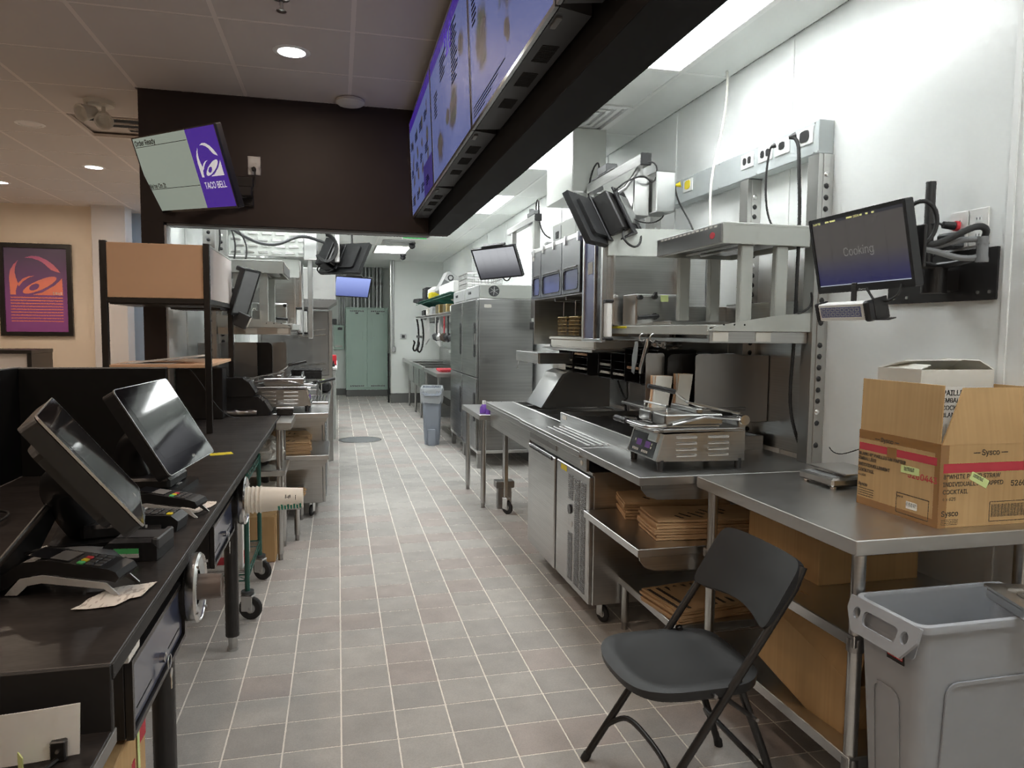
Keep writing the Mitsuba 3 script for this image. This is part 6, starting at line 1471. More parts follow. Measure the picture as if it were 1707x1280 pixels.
for d, a in (((-0.06, -0.05, -0.09), (-0.6, -0.75, -0.35)), ((0.03, -0.02, -0.115), (0.25, -0.8, -0.6))):
    c = np.array([-1.454, 5.132, CEIL]) + d; a = np.array(a) / np.linalg.norm(a)
    part(t, "lamp_head", [lathe([(0, -0.07), (0.03, -0.065), (0.04, -0.03), (0.055, 0.03), (0.055, 0.04), (0.045, 0.04), (0.03, 0.01), (0, 0.005)], 20, frame(c, np.cross(a, [0, 0, 1]), z=a)), cyl(c, c + [0, 0, 0.075], 0.012, 10)], "off_white", smooth=40)
t = thing("slot_diffuser", "dark stepped slot openings in the dining ceiling beside the header wall", "vent")
for x0, x1, y0, y1 in ((-1.66, -1.16, 5.50, 5.60), (-1.58, -1.16, 5.64, 5.73), (-1.45, -1.16, 5.77, 5.84)):
    part(t, "slot", bx(x0, x1, y0, y1, CEIL - 0.008, CEIL - 0.002, 0.001), "black_matte")
    part(t, "slot_edge", bx(x0, x1, y0 - 0.008, y0, CEIL - 0.012, CEIL - 0.002, 0.001), "dining_grid")

# ------------------------------------------------------------------ dining side
t = thing("framed_poster", "black framed purple and orange bell poster on the beige dining wall", "poster")
FPo = frame([-3.80, 9.545, 1.385], [1, 0, 0], y=[0, 0, 1])
Wp, Hp = 0.755, 1.075
part(t, "frame", ext(sbox(0, 0, Wp, Hp).difference(sbox(0.05, 0.05, Wp - 0.05, Hp - 0.05)), 0.035, FPo), "black_metal")
def _post(p, n, uv):
    v = (p.z - 1.43) / 0.98
    return mix(srgb(150, 84, 152), srgb(92, 80, 106), smoothstep(0.15, 1.0, v))
mat("poster_ground", proc(_post), 0.35)
part(t, "print_ground", tr(bx(0.05, Wp - 0.05, 0.05, Hp - 0.05, 0, 0.012, 0.001), FPo), "poster_ground")
part(t, "emblem", place_logo(FPo @ T_(0, 0, 0.0125), 0.097, 0.475, 0.555), "poster_orange", label="orange bell emblem")
part(t, "stripe", [tr(bx(0.105, 0.65, 0.455 - 0.0345 * k - 0.013 + 0.0005 * k, 0.455 - 0.0345 * k, 0.0122, 0.0132, 0.0002), FPo) for k in range(9)], "poster_orange")
part(t, "year", text("1962", 0.030, FPo @ T_(0.54, 0.487, 0.0132), 0.0006, True), "off_white")
t = thing("condiment_counter", "low grey counter with black top at the left edge of the dining room", "counter")
part(t, "worktop", bx(-4.6, -3.14, 8.55, 9.15, 1.21, 1.25, 0.004), "black_metal")
part(t, "body", bx(-4.6, -3.20, 8.60, 9.14, 0.10, 1.21, 0.004), "white_wall")
part(t, "end_panel", bx(-3.19, -3.145, 8.56, 9.14, 0.0, 1.21, 0.003), "black_metal")
part(t, "plinth", bx(-4.6, -3.2, 8.64, 9.1, 0.0, 0.10, 0.003), "black_matte")

# ------------------------------------------------------------------ order counter
t = thing("order_counter", "long black laminate order counter on black legs carrying the tills", "counter")
part(t, "worktop", bx(-1.20, -0.386, 1.336, 5.135, 0.882, 0.914, 0.003), "laminate")
part(t, "edge_strip", bx(-0.388, -0.3835, 1.336, 5.135, 0.884, 0.9125, 0.001), "laminate_side")
part(t, "end_fascia", bx(-1.20, -0.386, 1.330, 1.345, 0.775, 0.913, 0.002), "laminate_side")
part(t, "lower_ledge", bx(-1.20, -0.386, 0.30, 1.345, 0.765, 0.795, 0.003), "laminate")
part(t, "ledge_edge", bx(-0.3875, -0.3835, 0.30, 1.345, 0.767, 0.794, 0.001), "steel_dark")
part(t, "under_rail", [bx(-0.50, -0.47, 1.36, 5.10, 0.83, 0.882, 0.003)], "black_metal")
for x, y in ((-0.487, 3.465), (-0.487, 2.14), (-0.487, 5.02), (-1.1, 2.14), (-1.1, 5.02), (-1.1, 0.5), (-0.487, 0.45)):
    k = part(t, "leg", cyl([x, y, 0.07], [x, y, 0.882 if y > 1.3 else 0.766], 0.031, 20), "black_metal", smooth=40)
    part(k, "foot", [cyl([x, y, 0.008], [x, y, 0.075], 0.02, 16), cyl([x, y, 0.0], [x, y, 0.012], 0.024, 16)], "steel", smooth=40)
t = thing("counter_screen", "tall black partition standing behind and beside the tills on the counter", "partition")
part(t, "panel", bx(-1.215, -1.195, 0.9, 3.14, 0.9145, 1.335, 0.002), "partition_black")
part(t, "panel", bx(-1.195, -0.672, 3.12, 3.14, 0.9145, 1.333, 0.002), "partition_black")
part(t, "top_edge", bx(-1.217, -1.193, 0.9, 3.142, 1.334, 1.340, 0.001), "mid_grey")
part(t, "top_edge", bx(-1.193, -0.67, 3.118, 3.142, 1.332, 1.338, 0.001), "mid_grey")

# display rack
t = thing("pickup_rack", "black framed pickup rack with tan front panel at the counter's far end", "rack")
xr, xl, yf, yr = -0.695, -1.205, 4.245, 5.12
B = 0.016
part(t, "post", bx(xr - B, xr + B, yf - B, yf + B, 0.9145, 1.955, 0.002), "black_metal")
part(t, "post", bx(xl - B, xl + B, yf - B, yf + B, 0.9145, 1.955, 0.002), "black_metal")
part(t, "post", bx(xr - B, xr + B, yr - B, yr + B, 0.9145, 1.66, 0.002), "black_metal")
part(t, "rail", bx(xl, xr, yf - 0.012, yf + 0.012, 1.628, 1.656, 0.002), "black_metal")
part(t, "rail", bx(xr - 0.012, xr + 0.012, yf, yr, 1.628, 1.656, 0.002), "black_metal")
part(t, "front_panel", bx(xl + B, xr - B, yf - 0.008, yf + 0.008, 1.656, 1.947, 0.002), "tan_panel", label="tan front panel")
part(t, "side_panel", bx(xr - 0.008, xr + 0.008, yf + B, yr + B, 1.656, 1.945, 0.002), "white_panel", label="white side panel")
part(t, "top_trim", bx(xr - 0.012, xr + 0.010, yf + B, yr + B, 1.944, 1.955, 0.002), "steel_painted")
part(t, "shelf", [bx(xl, xr, yf - 0.01, 4.76, 1.278, 1.296, 0.002), bx(-0.99, xr, 4.76, yr, 1.278, 1.296, 0.002)], "tan_panel")
part(t, "header_box", [bx(-0.99, xr - 0.01, 4.76, yr, 1.61, 1.64, 0.002), bx(xl + 0.02, xr - 0.01, yf + 0.01, 4.74, 1.62, 1.64, 0.002)], "black_metal")
t = thing("order_slips", "printed white order sheets lying on the pickup rack's shelf", "paper")
part(t, "sheet", tr(bx(-0.20, 0.20, -0.13, 0.13, 0, 0.0012, 0.0004), T_(-0.94, 4.50, 1.2975) @ rotm([0, 0, 1], 12) @ rotm([0, 1, 0], -6) @ T_(0, 0, 0.02)), "receipt_paper")
part(t, "sheet", tr(bx(-0.14, 0.14, -0.10, 0.10, 0, 0.0012, 0.0004), T_(-1.02, 4.40, 1.2975) @ rotm([0, 0, 1], -4)), "receipt_paper")
solo("black_tray_box", bx(-1.0, -0.72, 4.90, 5.08, 0.9145, 1.24, 0.004), "black_plastic", "black box under the pickup rack's shelf on the counter", "box")
t = thing("loose_cable", "thin dark cable slanting under the pickup rack's shelf", "cable")
part(t, "cable", tube([(-0.90, 4.7, 1.275), (-0.80, 4.72, 1.13), (-0.72, 4.78, 0.99), (-0.62, 4.92, 0.917)], 0.003, 6, smooth_pts=5), "dark_grey", smooth=True)

# ------------------------------------------------------------------ tills
def till(C, xv, nv, W, H, base, label, yaw, screen=None):
    t = thing("till", label, "cash register")
    yv = np.cross(nv, xv)
    M = frame(C, xv, y=yv)
    part(t, "bezel", ext(rrect(-W / 2, -H / 2, W / 2, H / 2, 0.016).difference(rrect(-W / 2 + 0.004, -H / 2 + 0.0025, W / 2 - 0.0025, H / 2 - 0.0025, 0.0145)), 0.005, M, -0.003), "steel")
    part(t, "glass", ext(rrect(-W / 2 + 0.0035, -H / 2 + 0.0035, W / 2 - 0.0035, H / 2 - 0.0035, 0.013), 0.006, M, -0.004), "till_glass")
    part(t, "display", tr(bx(-W / 2 + 0.035, W / 2 - 0.035, -H / 2 + 0.055, H / 2 - 0.035, 0.0018, 0.0025, 0.0002), M), "till_display")
    part(t, "maker_mark", text("elo", 0.012, M @ T_(0.02, -H / 2 + 0.02, 0.0021), 0.0004, True), "light_grey")
    part(t, "housing", [ext(rrect(-W / 2 + 0.002, -H / 2 + 0.002, W / 2 - 0.002, H / 2 - 0.002, 0.016), 0.036, M, -0.041), ext(rrect(-W * 0.36, -H * 0.40, W * 0.36, H * 0.34, 0.03), 0.03, M, -0.066)], "black_plastic")
    hb = (M @ [0, -0.02, -0.06, 1])[:3]
    Mb = T_(*base) @ rotm([0, 0, 1], yaw)
    part(t, "stand_base", [tr(ext(rrect(-0.12, -0.13, 0.14, 0.13, 0.04), 0.022), Mb), tr(bx(-0.05, 0.10, -0.10, 0.10, 0.02, 0.06, 0.012), Mb)], "black_plastic")
    p0 = (Mb @ [-0.04, 0, 0.03, 1])[:3]
    arm = Polygon([(0, 0), (0.10, 0), (0.13, 0.06), (0.10, 0.16), (0.02, 0.20), (-0.03, 0.14)])
    part(t, "stand_neck", [tube([p0, (p0 + hb) / 2 + [-0.05, 0, 0.05], hb], [0.05, 0.045, 0.04], 10, smooth_pts=6)], "black_plastic", smooth=True)
    part(t, "badge", tr(bx(0.085, 0.105, -0.02, 0.02, 0.0215, 0.0235, 0.0005), Mb), "light_grey")
    return t, M
mat("till_glass", rgb(0.006, 0.006, 0.008), 0.05, 0.0, 0.6)
mat("till_display", rgb(0.012, 0.013, 0.016), 0.06, 0.0, 0.6)
n1 = np.array([0.769, 0.21, 0.6035]); x1v = np.array([-0.2635, 0.9647, 0.0])
till((-0.5494, 1.824, 1.196), x1v, n1, 0.43, 0.31, (-0.63, 2.16, 0.9145), "nearer black touchscreen till, seen almost edge-on", 12)
n2 = np.array([0.845, -0.143, 0.516]); x2v = np.array([0.154, 0.988, 0.021])
tk, M2 = till((-0.576, 2.685, 1.164), x2v, n2, 0.43, 0.325, (-0.66, 2.78, 0.9145), "farther black touchscreen till with bright reflections on its screen", -6)
t = thing("customer_display", "dark customer display panel tilted behind the nearer till at the left edge", "display")
Md = frame([-0.735, 0, 0], [0, 1, 0], y=[0.12, 0, 1])
pl = Polygon([(1.62, 0.944), (1.66, 0.916), (1.86, 0.918), (1.95, 0.955), (2.16, 1.085)])
part(t, "panel", ext(pl.buffer(0.006), 0.018, T_(-0.115, 0, 0) @ Md), "black_plastic")
part(t, "rim", tube([(-0.724, 1.62, 0.952), (-0.708, 2.16, 1.094)], 0.004, 6), "steel_dark")
part(t, "hinge", cyl([-0.715, 2.05, 1.02], [-0.66, 2.12, 1.03], 0.018, 14), "dark_grey", smooth=40)

def card_reader(c, yaw, label, style=0, scale=1.0):
    t = thing("card_terminal", label, "card terminal", "card terminals on the order counter")
    M = T_(*c) @ rotm([0, 0, 1], yaw)
    M[:3, :3] *= scale
    if style == 0:   # long terminal on a silver arch
        prof = [(-0.13, 0.0), (-0.125, 0.022), (-0.07, 0.058), (-0.02, 0.062), (0.10, 0.044), (0.118, 0.038), (0.125, 0.026), (0.118, 0.016), (0.10, 0.020), (-0.03, 0.034), (-0.075, 0.026), (-0.105, 0.0)]
        part(t, "body", tr(ext(Polygon(prof), 0.078, frame([0, 0.039, 0.012], [1, 0, 0], y=[0, 0, 1])), M), "black_plastic")
        arch = Polygon([(-0.105, 0), (-0.075, 0.034), (-0.03, 0.042), (0.10, 0.026), (0.128, 0.0), (0.118, 0.0), (0.095, 0.014), (-0.03, 0.026), (-0.06, 0.02), (-0.08, 0.0)])
        for s in (-1, 1):
            part(t, "silver_side", tr(ext(arch, 0.004, frame([0, s * 0.041 + 0.002, 0.002], [1, 0, 0], y=[0, 0, 1])), M), "steel_dark" if s > 0 else "light_grey")
        sl = math.degrees(math.atan2(-0.018, 0.12))
        Fd = M @ frame([-0.02, 0, 0.0745], [1, 0, -0.15], y=[0, 1, 0])
        part(t, "display", tr(bx(-0.045, 0.04, -0.03, 0.03, 0, 0.0012, 0.0004), Fd), "till_display")
        part(t, "display_image", tr(bx(0.0, 0.037, -0.027, 0.027, 0.001, 0.0016, 0.0002), Fd), "mid_grey")
        for i in range(3):
            for j in range(4):
                part(t, "key", tr(bx(0.056 + 0.018 * i, 0.069 + 0.018 * i, -0.032 + 0.0165 * j, -0.020 + 0.0165 * j, -0.001, 0.0028, 0.001), Fd), ["light_grey", "red", "yellow", "green_label"][3 - j] if i == 0 and j < 4 and j != 3 else "dark_grey")
        part(t, "red_flag", tr(bx(-0.145, -0.125, -0.045, -0.03, 0.002, 0.02, 0.002), M), "red") if label.startswith("card terminal nearest") else None
    elif style == 1:  # low chunky reader
        part(t, "body", [tr(ext(Polygon([(-0.09, 0), (0.085, 0), (0.09, 0.03), (0.07, 0.046), (-0.09, 0.052)]), 0.085, frame([0, 0.0425, 0.001], [1, 0, 0], y=[0, 0, 1])), M)], "black_plastic")
        Fd = M @ frame([0.0, 0, 0.0505], [1, 0, -0.04], y=[0, 1, 0])
        for i in range(4):
            for j in range(3):
                part(t, "key", tr(bx(-0.01 + 0.021 * i, 0.005 + 0.021 * i, -0.03 + 0.022 * j, -0.014 + 0.022 * j, -0.001, 0.003, 0.001), Fd), "dark_grey" if not (i == 3 and j == 0) else "yellow")
        part(t, "display", tr(bx(-0.075, -0.03, -0.033, 0.033, 0, 0.0015, 0.0004), Fd), "till_display")
        part(t, "silver_edge", tr(bx(-0.028, -0.022, -0.036, 0.036, -0.001, 0.003, 0.001), Fd), "light_grey")
    else:             # box with a tray and a green label
        part(t, "body", [tr(ext(Polygon([(-0.075, 0), (0.075, 0), (0.075, 0.042), (0.06, 0.055), (-0.06, 0.055), (-0.075, 0.042)]), 0.15, frame([0, 0.075, 0.001], [1, 0, 0], y=[0, 0, 1])), M)], "black_plastic")
        part(t, "tray_rim", [tr(bx(-0.06, 0.06, -0.02, 0.06, 0.053, 0.058, 0.002), M), tr(bx(0.058, 0.078, -0.07, 0.07, 0.03, 0.066, 0.004), M)], "dark_grey")
        part(t, "green_label", tr(bx(-0.045, 0.025, -0.0765, -0.0748, 0.024, 0.040, 0.0004), M), "green_label", label="bright green label")
        part(t, "white_label", tr(bx(-0.045, 0.025, -0.0765, -0.0748, 0.012, 0.024, 0.0004), M), "paper", label="white label strip")
        part(t, "cable", tube([tuple((M @ [-0.01, -0.075, 0.012, 1])[:3]), tuple((M @ [-0.05, -0.12, 0.006, 1])[:3]), (-0.60, 1.93, 0.93), (-0.67, 1.90, 0.965), (-0.76, 1.84, 0.95), (-0.86, 1.76, 0.925)], 0.004, 6, smooth_pts=7), "rubber", smooth=True)
card_reader((-0.585, 1.745, 0.9145), -12, "card terminal nearest the camera with silver arched sides", 0, 1.05)
card_reader((-0.535, 2.40, 0.9145), -14, "card terminal with silver arched sides between the two tills", 0, 1.0)
card_reader((-0.53, 2.235, 0.9145), -8, "low black card reader with key block in front of the nearer till", 1)
card_reader((-0.50, 1.985, 0.9145), -6, "black reader box with a green and white label beside the counter's edge", 2, 0.85)
t = thing("puck_stand", "round black rubber base with a cable lying across it, before the nearer till", "stand")
part(t, "disc", lathe([(0, 0.05), (0.06, 0.05), (0.10, 0.042), (0.118, 0.018), (0.122, 0.0)], 32, T_(-0.635, 1.915, 0.9145) @ np.diag([0.95, 0.62, 0.75, 1])), "mid_grey", smooth=50)
part(t, "sticker", tr(bx(-0.006, 0.006, -0.016, 0.016, 0, 0.001, 0.0002), T_(-0.565, 1.905, 0.9412) @ rotm([0, 0, 1], 20)), "paper")
t = thing("orange_cap", "small orange plastic cap behind the nearer till's stand", "cap")
part(t, "cap", lathe([(0, 0), (0.014, 0), (0.012, 0.022), (0.006, 0.028), (0, 0.028)], 16, frame([-0.80, 2.14, 0.928], [0, 1, 0], z=[1, -0.3, 0.2])), "orange", smooth=40)
part(t, "tag", tr(bx(-0.015, 0.015, -0.010, 0.010, 0, 0.001, 0.0003), T_(-0.76, 2.08, 0.917) @ rotm([0, 0, 1], 20) @ rotm([0, 1, 0], -10)), "light_grey")
t = thing("counter_cable", "black cable looping on the counter left of the nearer till", "cable")
part(t, "cable", tube([(-1.10, 2.55, 0.917), (-1.02, 2.48, 0.93), (-0.96, 2.40, 0.935), (-1.0, 2.30, 0.92), (-1.08, 2.24, 0.917), (-0.98, 2.22, 0.917)], 0.004, 6, smooth_pts=7), "rubber", smooth=True)
def receipt(pts, z, label):
    t = thing("receipt", label, "receipt", "receipts on the order counter")
    P = Polygon(pts)
    m = ext(P, 0.0006, PXY(z))
    m = m.subdivide().subdivide().subdivide()
    v = m.vertices.copy(); v[:, 2] += 0.006 * meshkit.noise(np.c_[v[:, 0] * 30, v[:, 1] * 30, np.zeros(len(v))]) * 1.0
    part(t, "sheet", trimesh.Trimesh(v, m.faces, process=False), "receipt_paper")
receipt([(-0.535, 1.60), (-0.455, 1.608), (-0.437, 1.645), (-0.415, 1.655), (-0.405, 1.75), (-0.49, 1.72), (-0.52, 1.66)], 0.915, "torn receipt beside the nearest card terminal")
receipt([(-0.50, 2.36), (-0.43, 2.40), (-0.395, 2.50), (-0.40, 2.545), (-0.47, 2.52), (-0.50, 2.44)], 0.915, "receipt under the card terminal between the tills")
t = thing("paper_scrap", "yellow slip at the farther till's corner", "paper")
part(t, "slip", tr(bx(-0.05, 0.05, -0.02, 0.02, 0, 0.001, 0.0003), T_(-0.53, 3.52, 0.916) @ rotm([0, 0, 1], 20) @ rotm([1, 0, 0], 6)), "yellow")
t = thing("plastic_sleeve", "crumpled clear plastic sleeve lying at the counter's far edge", "wrapper")
U, V = np.meshgrid(np.linspace(-1, 1, 40), np.linspace(0, 2 * PI, 18), indexing="ij")
rad = 0.022 * (1 + 0.55 * (meshkit.noise(np.stack([U * 6, np.cos(V) * 2, np.sin(V) * 2], -1)) - 0.5)) 
pts = np.stack([-0.69 + 0.16 * U, 5.06 + 1.2 * rad * np.cos(V), 0.9155 + rad * 0.9 + rad * 0.9 * np.sin(V)], -1)
nu, nv = U.shape
f = []
for i in range(nu - 1):
    for j in range(nv - 1):
        a, b, c, d = i * nv + j, (i + 1) * nv + j, (i + 1) * nv + j + 1, i * nv + j + 1
        f += [[a, b, c], [a, c, d]]
part(t, "sleeve", trimesh.Trimesh(pts.reshape(-1, 3), np.array(f), process=False), "steel_bright", smooth=35)

# lower ledge: card in a clip
t = thing("notice_card", "curled white card held by a black clip on the lower ledge", "card")
us = np.linspace(0, 1, 12); v = []
for s in (0, 0.0015):
    for u in us:
        x, y = -0.75 + 0.335 * u, 1.262 - 0.02 * math.sin(u * 3.0) + s
        v += [[x, y, 0.80], [x, y + 0.010 * u, 0.885 - 0.004 * u]]
v = np.array(v); n2_ = 24; f = []
for k in range(11):
    a, b, c, d = 2 * k, 2 * k + 2, 2 * k + 3, 2 * k + 1
    f += [[a, b, c], [a, c, d], [n2_ + a, n2_ + c, n2_ + b], [n2_ + a, n2_ + d, n2_ + c], [d, c, n2_ + c], [d, n2_ + c, n2_ + d]]
part(t, "card", trimesh.Trimesh(v, np.array(f), process=False), "white_plastic", smooth=False)
part(t, "clip", [bx(-0.455, -0.432, 1.248, 1.262, 0.796, 0.830, 0.002), tube([(-0.445, 1.25, 0.80), (-0.47, 1.19, 0.797), (-0.50, 1.10, 0.797)], 0.004, 6)], "black_metal")
part(t, "clip_screw", cyl([-0.443, 1.244, 0.815], [-0.443, 1.25, 0.815], 0.003, 8), "steel_bright")
t = thing("tag_card", "small pale green tag standing on the lower ledge", "tag")
part(t, "tag", tr(bx(-0.001, 0.001, -0.012, 0.012, 0, 0.035, 0.0005), T_(-0.485, 1.22, 0.796) @ rotm([0, 0, 1], 35)), "lime_label")

# cash drawers
def cash_drawer(y0, y1, z0, z1, xf, label):
    t = thing("cash_drawer", label, "cash drawer", "black cash drawers under the order counter")
    part(t, "case", bx(xf - 0.40, xf - 0.012, y0, y1, z0, z1, 0.004), "black_metal")
    part(t, "rim", ext(sbox(y0, z0, y1, z1).difference(sbox(y0 + 0.012, z0 + 0.012, y1 - 0.012, z1 - 0.012)), 0.014, frame([xf - 0.013, 0, 0], [0, 1, 0], y=[0, 0, 1])), "black_metal")
    part(t, "front", bx(xf - 0.014, xf - 0.006, y0 + 0.014, y1 - 0.014, z0 + 0.014, z1 - 0.014, 0.003), "drawer_front", label="blue-grey glossy front")
    part(t, "slot", [bx(xf - 0.0065, xf - 0.005, a, a + 0.12, z0 + 0.04, z0 + 0.043, 0.0005) for a in (y0 + 0.05, y1 - 0.17)], "black_matte")
    ym = (y0 + y1) / 2
    part(t, "lock", [cyl([xf - 0.008, ym, z0 + 0.055], [xf + 0.006, ym, z0 + 0.055], 0.011, 16)], "chrome", smooth=40)
    part(t, "key_ring", tube([(xf + 0.012 + 0.0, ym + 0.016 * math.cos(a) + 0.01, z0 + 0.04 + 0.016 * math.sin(a)) for a in np.linspace(0, 2 * PI, 15)], 0.0016, 5), "chrome", smooth=True)
    part(t, "key", [ext(Point(0, 0).buffer(0.011).union(sbox(-0.003, -0.038, 0.003, -0.008)), 0.002, frame([xf + 0.012, ym + 0.02, z0 + 0.008], [0, 1, 0], y=[0, 0, 1]))], "steel_bright")
mat("drawer_front", rgb(0.045, 0.052, 0.085), 0.12, 0.0, 0.7)
cash_drawer(1.50, 2.0, 0.682, 0.842, -0.398, "nearer cash drawer with keys in its lock, under the counter's end")
cash_drawer(2.66, 3.17, 0.648, 0.80, -0.43, "farther cash drawer with keys, under the counter beside the paper cups")
for (y, z, lb) in ((1.50, 0.8435, "white slip on top of the nearer cash drawer's corner"), (2.655, 0.802, "white slip on top of the farther cash drawer's corner")):
    t = thing("paper_slip", lb, "paper")
    part(t, "slip", bx(-0.47, -0.400, y - 0.010, y + 0.07, z, z + 0.024, 0.001) if y < 2 else bx(-0.50, -0.435, y, y + 0.08, z, z + 0.006, 0.001), "paper")
part("cash_drawer_001", "mount_rail", [bx(-0.80, -0.46, 2.7, 2.73, 0.80, 0.882, 0.002), bx(-0.80, -0.46, 3.1, 3.13, 0.80, 0.882, 0.002)], "black_metal")

# cup dispensers
def dispenser(y, z, xf, R, label, cup):
    t = thing("cup_dispenser", label, "cup dispenser", "round cup dispensers under the order counter")
    FD = frame([xf, y, z], [0, 1, 0], z=[1, 0, 0])
    part(t, "barrel", lathe([(0, -0.28), (R * 0.8, -0.28), (R * 0.82, -0.02), (R * 0.95, -0.018), (R * 0.95, 0.0), (R * 0.6, 0.0)], 32, FD), "black_metal", smooth=40)
    part(t, "flange", lathe([(R * 0.97, -0.012), (R, -0.006), (R, 0.008), (R * 0.94, 0.014), (R * 0.9, 0.010), (R * 0.88, 0.0), (R * 0.55, -0.002)], 36, FD), "chrome" if cup != "knob" else "steel_bright", smooth=40)
    part(t, "diaphragm", lathe([(R * 0.9, 0.008), (R * 0.70, 0.012), (R * 0.5, 0.004)], 32, FD), "light_grey", smooth=40)
    part(t, "screw", [cyl(tuple((FD @ [R * 0.93 * math.cos(a), R * 0.93 * math.sin(a), 0.008, 1])[:3]), tuple((FD @ [R * 0.93 * math.cos(a), R * 0.93 * math.sin(a), 0.018, 1])[:3]), 0.004, 8) for a in (0.6, 2.2, 3.7, 5.3)], "steel_bright")
    part(t, "hanger", [bx(xf - 0.25, xf - 0.20, y - 0.02, y + 0.02, z + R * 0.7, 0.883, 0.003)], "black_metal")
    return FD
FD = dispenser(2.03, 0.802, -0.375, 0.092, "nearer cup dispenser, a brown cup bottom showing in its ring", "knob")
solo("brown_cup", lathe([(0, 0.062), (0.024, 0.062), (0.026, 0.064), (0.029, 0.066), (0.032, 0.064), (0.035, 0.0), (0.033, 0.0), (0.026, 0.055), (0, 0.055)], 28, FD), "brown_cup", "brown cup bottom sticking out of the nearer cup dispenser", "cup", smooth=40)
FD = dispenser(3.22, 0.762, -0.398, 0.103, "farther cup dispenser with white paper cups sticking out", "cup")
# stack of paper cups: each cup its own thing; only the last one shows its wall
L = 0.175
for k in range(6):
    o = 0.016 * (5 - k) - 0.0
    z1c = 0.245 - 0.0 - 0.017 * k
    t = thing("paper_cup", ["outermost white and green paper cup in the farther dispenser", "second paper cup of the stack, only its rim showing", "third paper cup rim of the stack", "fourth paper cup rim of the stack", "fifth paper cup rim of the stack", "innermost paper cup rim of the stack, against the dispenser's ring"][k], "cup", "paper cups in the farther dispenser")
    base = z1c
    part(t, "wall", lathe([(0.0, base - 0.006), (0.040, base - 0.006), (0.041, base), (0.0425, base), (0.0545, base - L), (0.0530, base - L), (0.0405, base - 0.008), (0, base - 0.008)], 36, FD), "cup_print" if k == 0 else "cup_white", smooth=40)
    part(t, "rim", lathe([(0.0535, base - L - 0.001), (0.0575, base - L - 0.002), (0.059, base - L + 0.001), (0.0575, base - L + 0.005), (0.0545, base - L + 0.005)], 36, FD), "cup_white", smooth=40)
    if k == 0:
        def patch(q0, q1, za, zb, out=0.0004):
            g = []
            for q in np.radians(np.linspace(q0, q1, 6)):
                for zq in (za, zb):
                    rr = 0.0425 + 0.012 * (base - zq) / L + out
                    g.append((FD @ [rr * math.cos(q), rr * math.sin(q), zq, 1])[:3])
            return trimesh.Trimesh(np.array(g), np.array([[2 * i, 2 * i + 1, 2 * i + 3] for i in range(5)] + [[2 * i, 2 * i + 3, 2 * i + 2] for i in range(5)]), process=False)
        band = [patch(200 + 6 * (s % 2), 266, base - 0.006 - 0.0125 * s, base - 0.0145 - 0.0125 * s) for s in range(8)]
        part(t, "logo_print", [patch(148 + 5 * (s % 3), 164 + 3 * (s % 2), base - 0.05 - 0.006 * s, base - 0.0535 - 0.006 * s) for s in range(4)] + [patch(150, 176, base - 0.028, base - 0.030)], "ink_black", kind="stuff")
        part(t, "green_print", band, "cup_green", kind="stuff")

# box below the counter's near end
t = thing("cardboard_box", "printed cardboard carton with red squares under the near end of the order counter", "box")
Mq = T_(-0.425, 1.69, 0.45) @ rotm([0, 0, 1], 3)
part(t, "body", tr(bx(-0.30, 0, -0.40, 0, 0, 0.224, 0.003), Mq), "cardboard")
Fq = frame([-0.4245, 1.69 - 0.40, 0.45], [0.02, 1, 0], y=[0, 0, 1])
part(t, "red_square", [tr(bx(0.23, 0.29, 0.10, 0.15, 0, 0.0012, 0.0003), Fq), tr(bx(0.32, 0.37, 0.16, 0.20, 0, 0.0012, 0.0003), Fq), tr(bx(0.05, 0.12, 0.02, 0.07, 0, 0.0012, 0.0003), Fq)], "ink_red")
each(t, "lettering", [text("PAPIER", 0.022, Fq @ T_(0.19, 0.03, 0.0004), 0.0006, True), tr(bx(0.20, 0.32, 0.085, 0.088, 0, 0.0012, 0.0003), Fq), tr(bx(0.20, 0.203, 0.088, 0.19, 0, 0.0012, 0.0003), Fq)], "ink_brown")
part(t, "green_tape", tr(bx(0.31, 0.325, 0.06, 0.224, 0, 0.0014, 0.0003), Fq), "lime_label", label="pale green label strip")

# green wire carts
def wire_cart(x0, x1, y0, y1, label, decks, ztop):
    t = thing("wire_cart", label, "cart", "green wire carts under the order counter")
    for x in (x0, x1):
        for y in (y0, y1):
            part(t, "post", [cyl([x, y, 0.135], [x, y, ztop], 0.0125, 12)], "green_coat", smooth=40)
            part(t, "bumper", [cyl([x, y, 0.135], [x, y, 0.15], 0.032, 16)], "dark_grey", smooth=40)
            caster(t, x, y, 0.06, 0.136, 60 if y > y0 + 0.1 else 75)
    for z in decks:
        w = []
        n = int((y1 - y0) / 0.028)
        for k in range(1, n):
            y = y0 + (y1 - y0) * k / n
            w.append(cyl([x0, y, z + 0.004], [x1, y, z + 0.004], 0.0025, 5, cap=False))
        part(t, "wire_deck", w, "steel_dark", kind="stuff")
        for (xa, ya, xb, yb_) in ((x0, y0, x1, y0), (x0, y1, x1, y1), (x0, y0, x0, y1), (x1, y0, x1, y1)):
            k = part(t, "truss", [cyl([xa, ya, z], [xb, yb_, z], 0.004, 6), cyl([xa, ya, z - 0.032], [xb, yb_, z - 0.032], 0.004, 6)], "green_coat")
            N = max(3, int(np.hypot(xb - xa, yb_ - ya) / 0.05))
            zig = [(xa + (xb - xa) * s / N, ya + (yb_ - ya) * s / N, z if s % 2 == 0 else z - 0.032) for s in range(N + 1)]
            part(k, "zigzag", tube(zig, 0.0022, 5), "green_coat")
wire_cart(-0.95, -0.462, 3.83, 4.44, "green wire cart on casters under the counter, beside the paper cups", (0.235, 0.74), 0.76)
t = thing("wire_cart", "dark green cart post under the counter's near end", "cart", "green wire carts under the order counter")
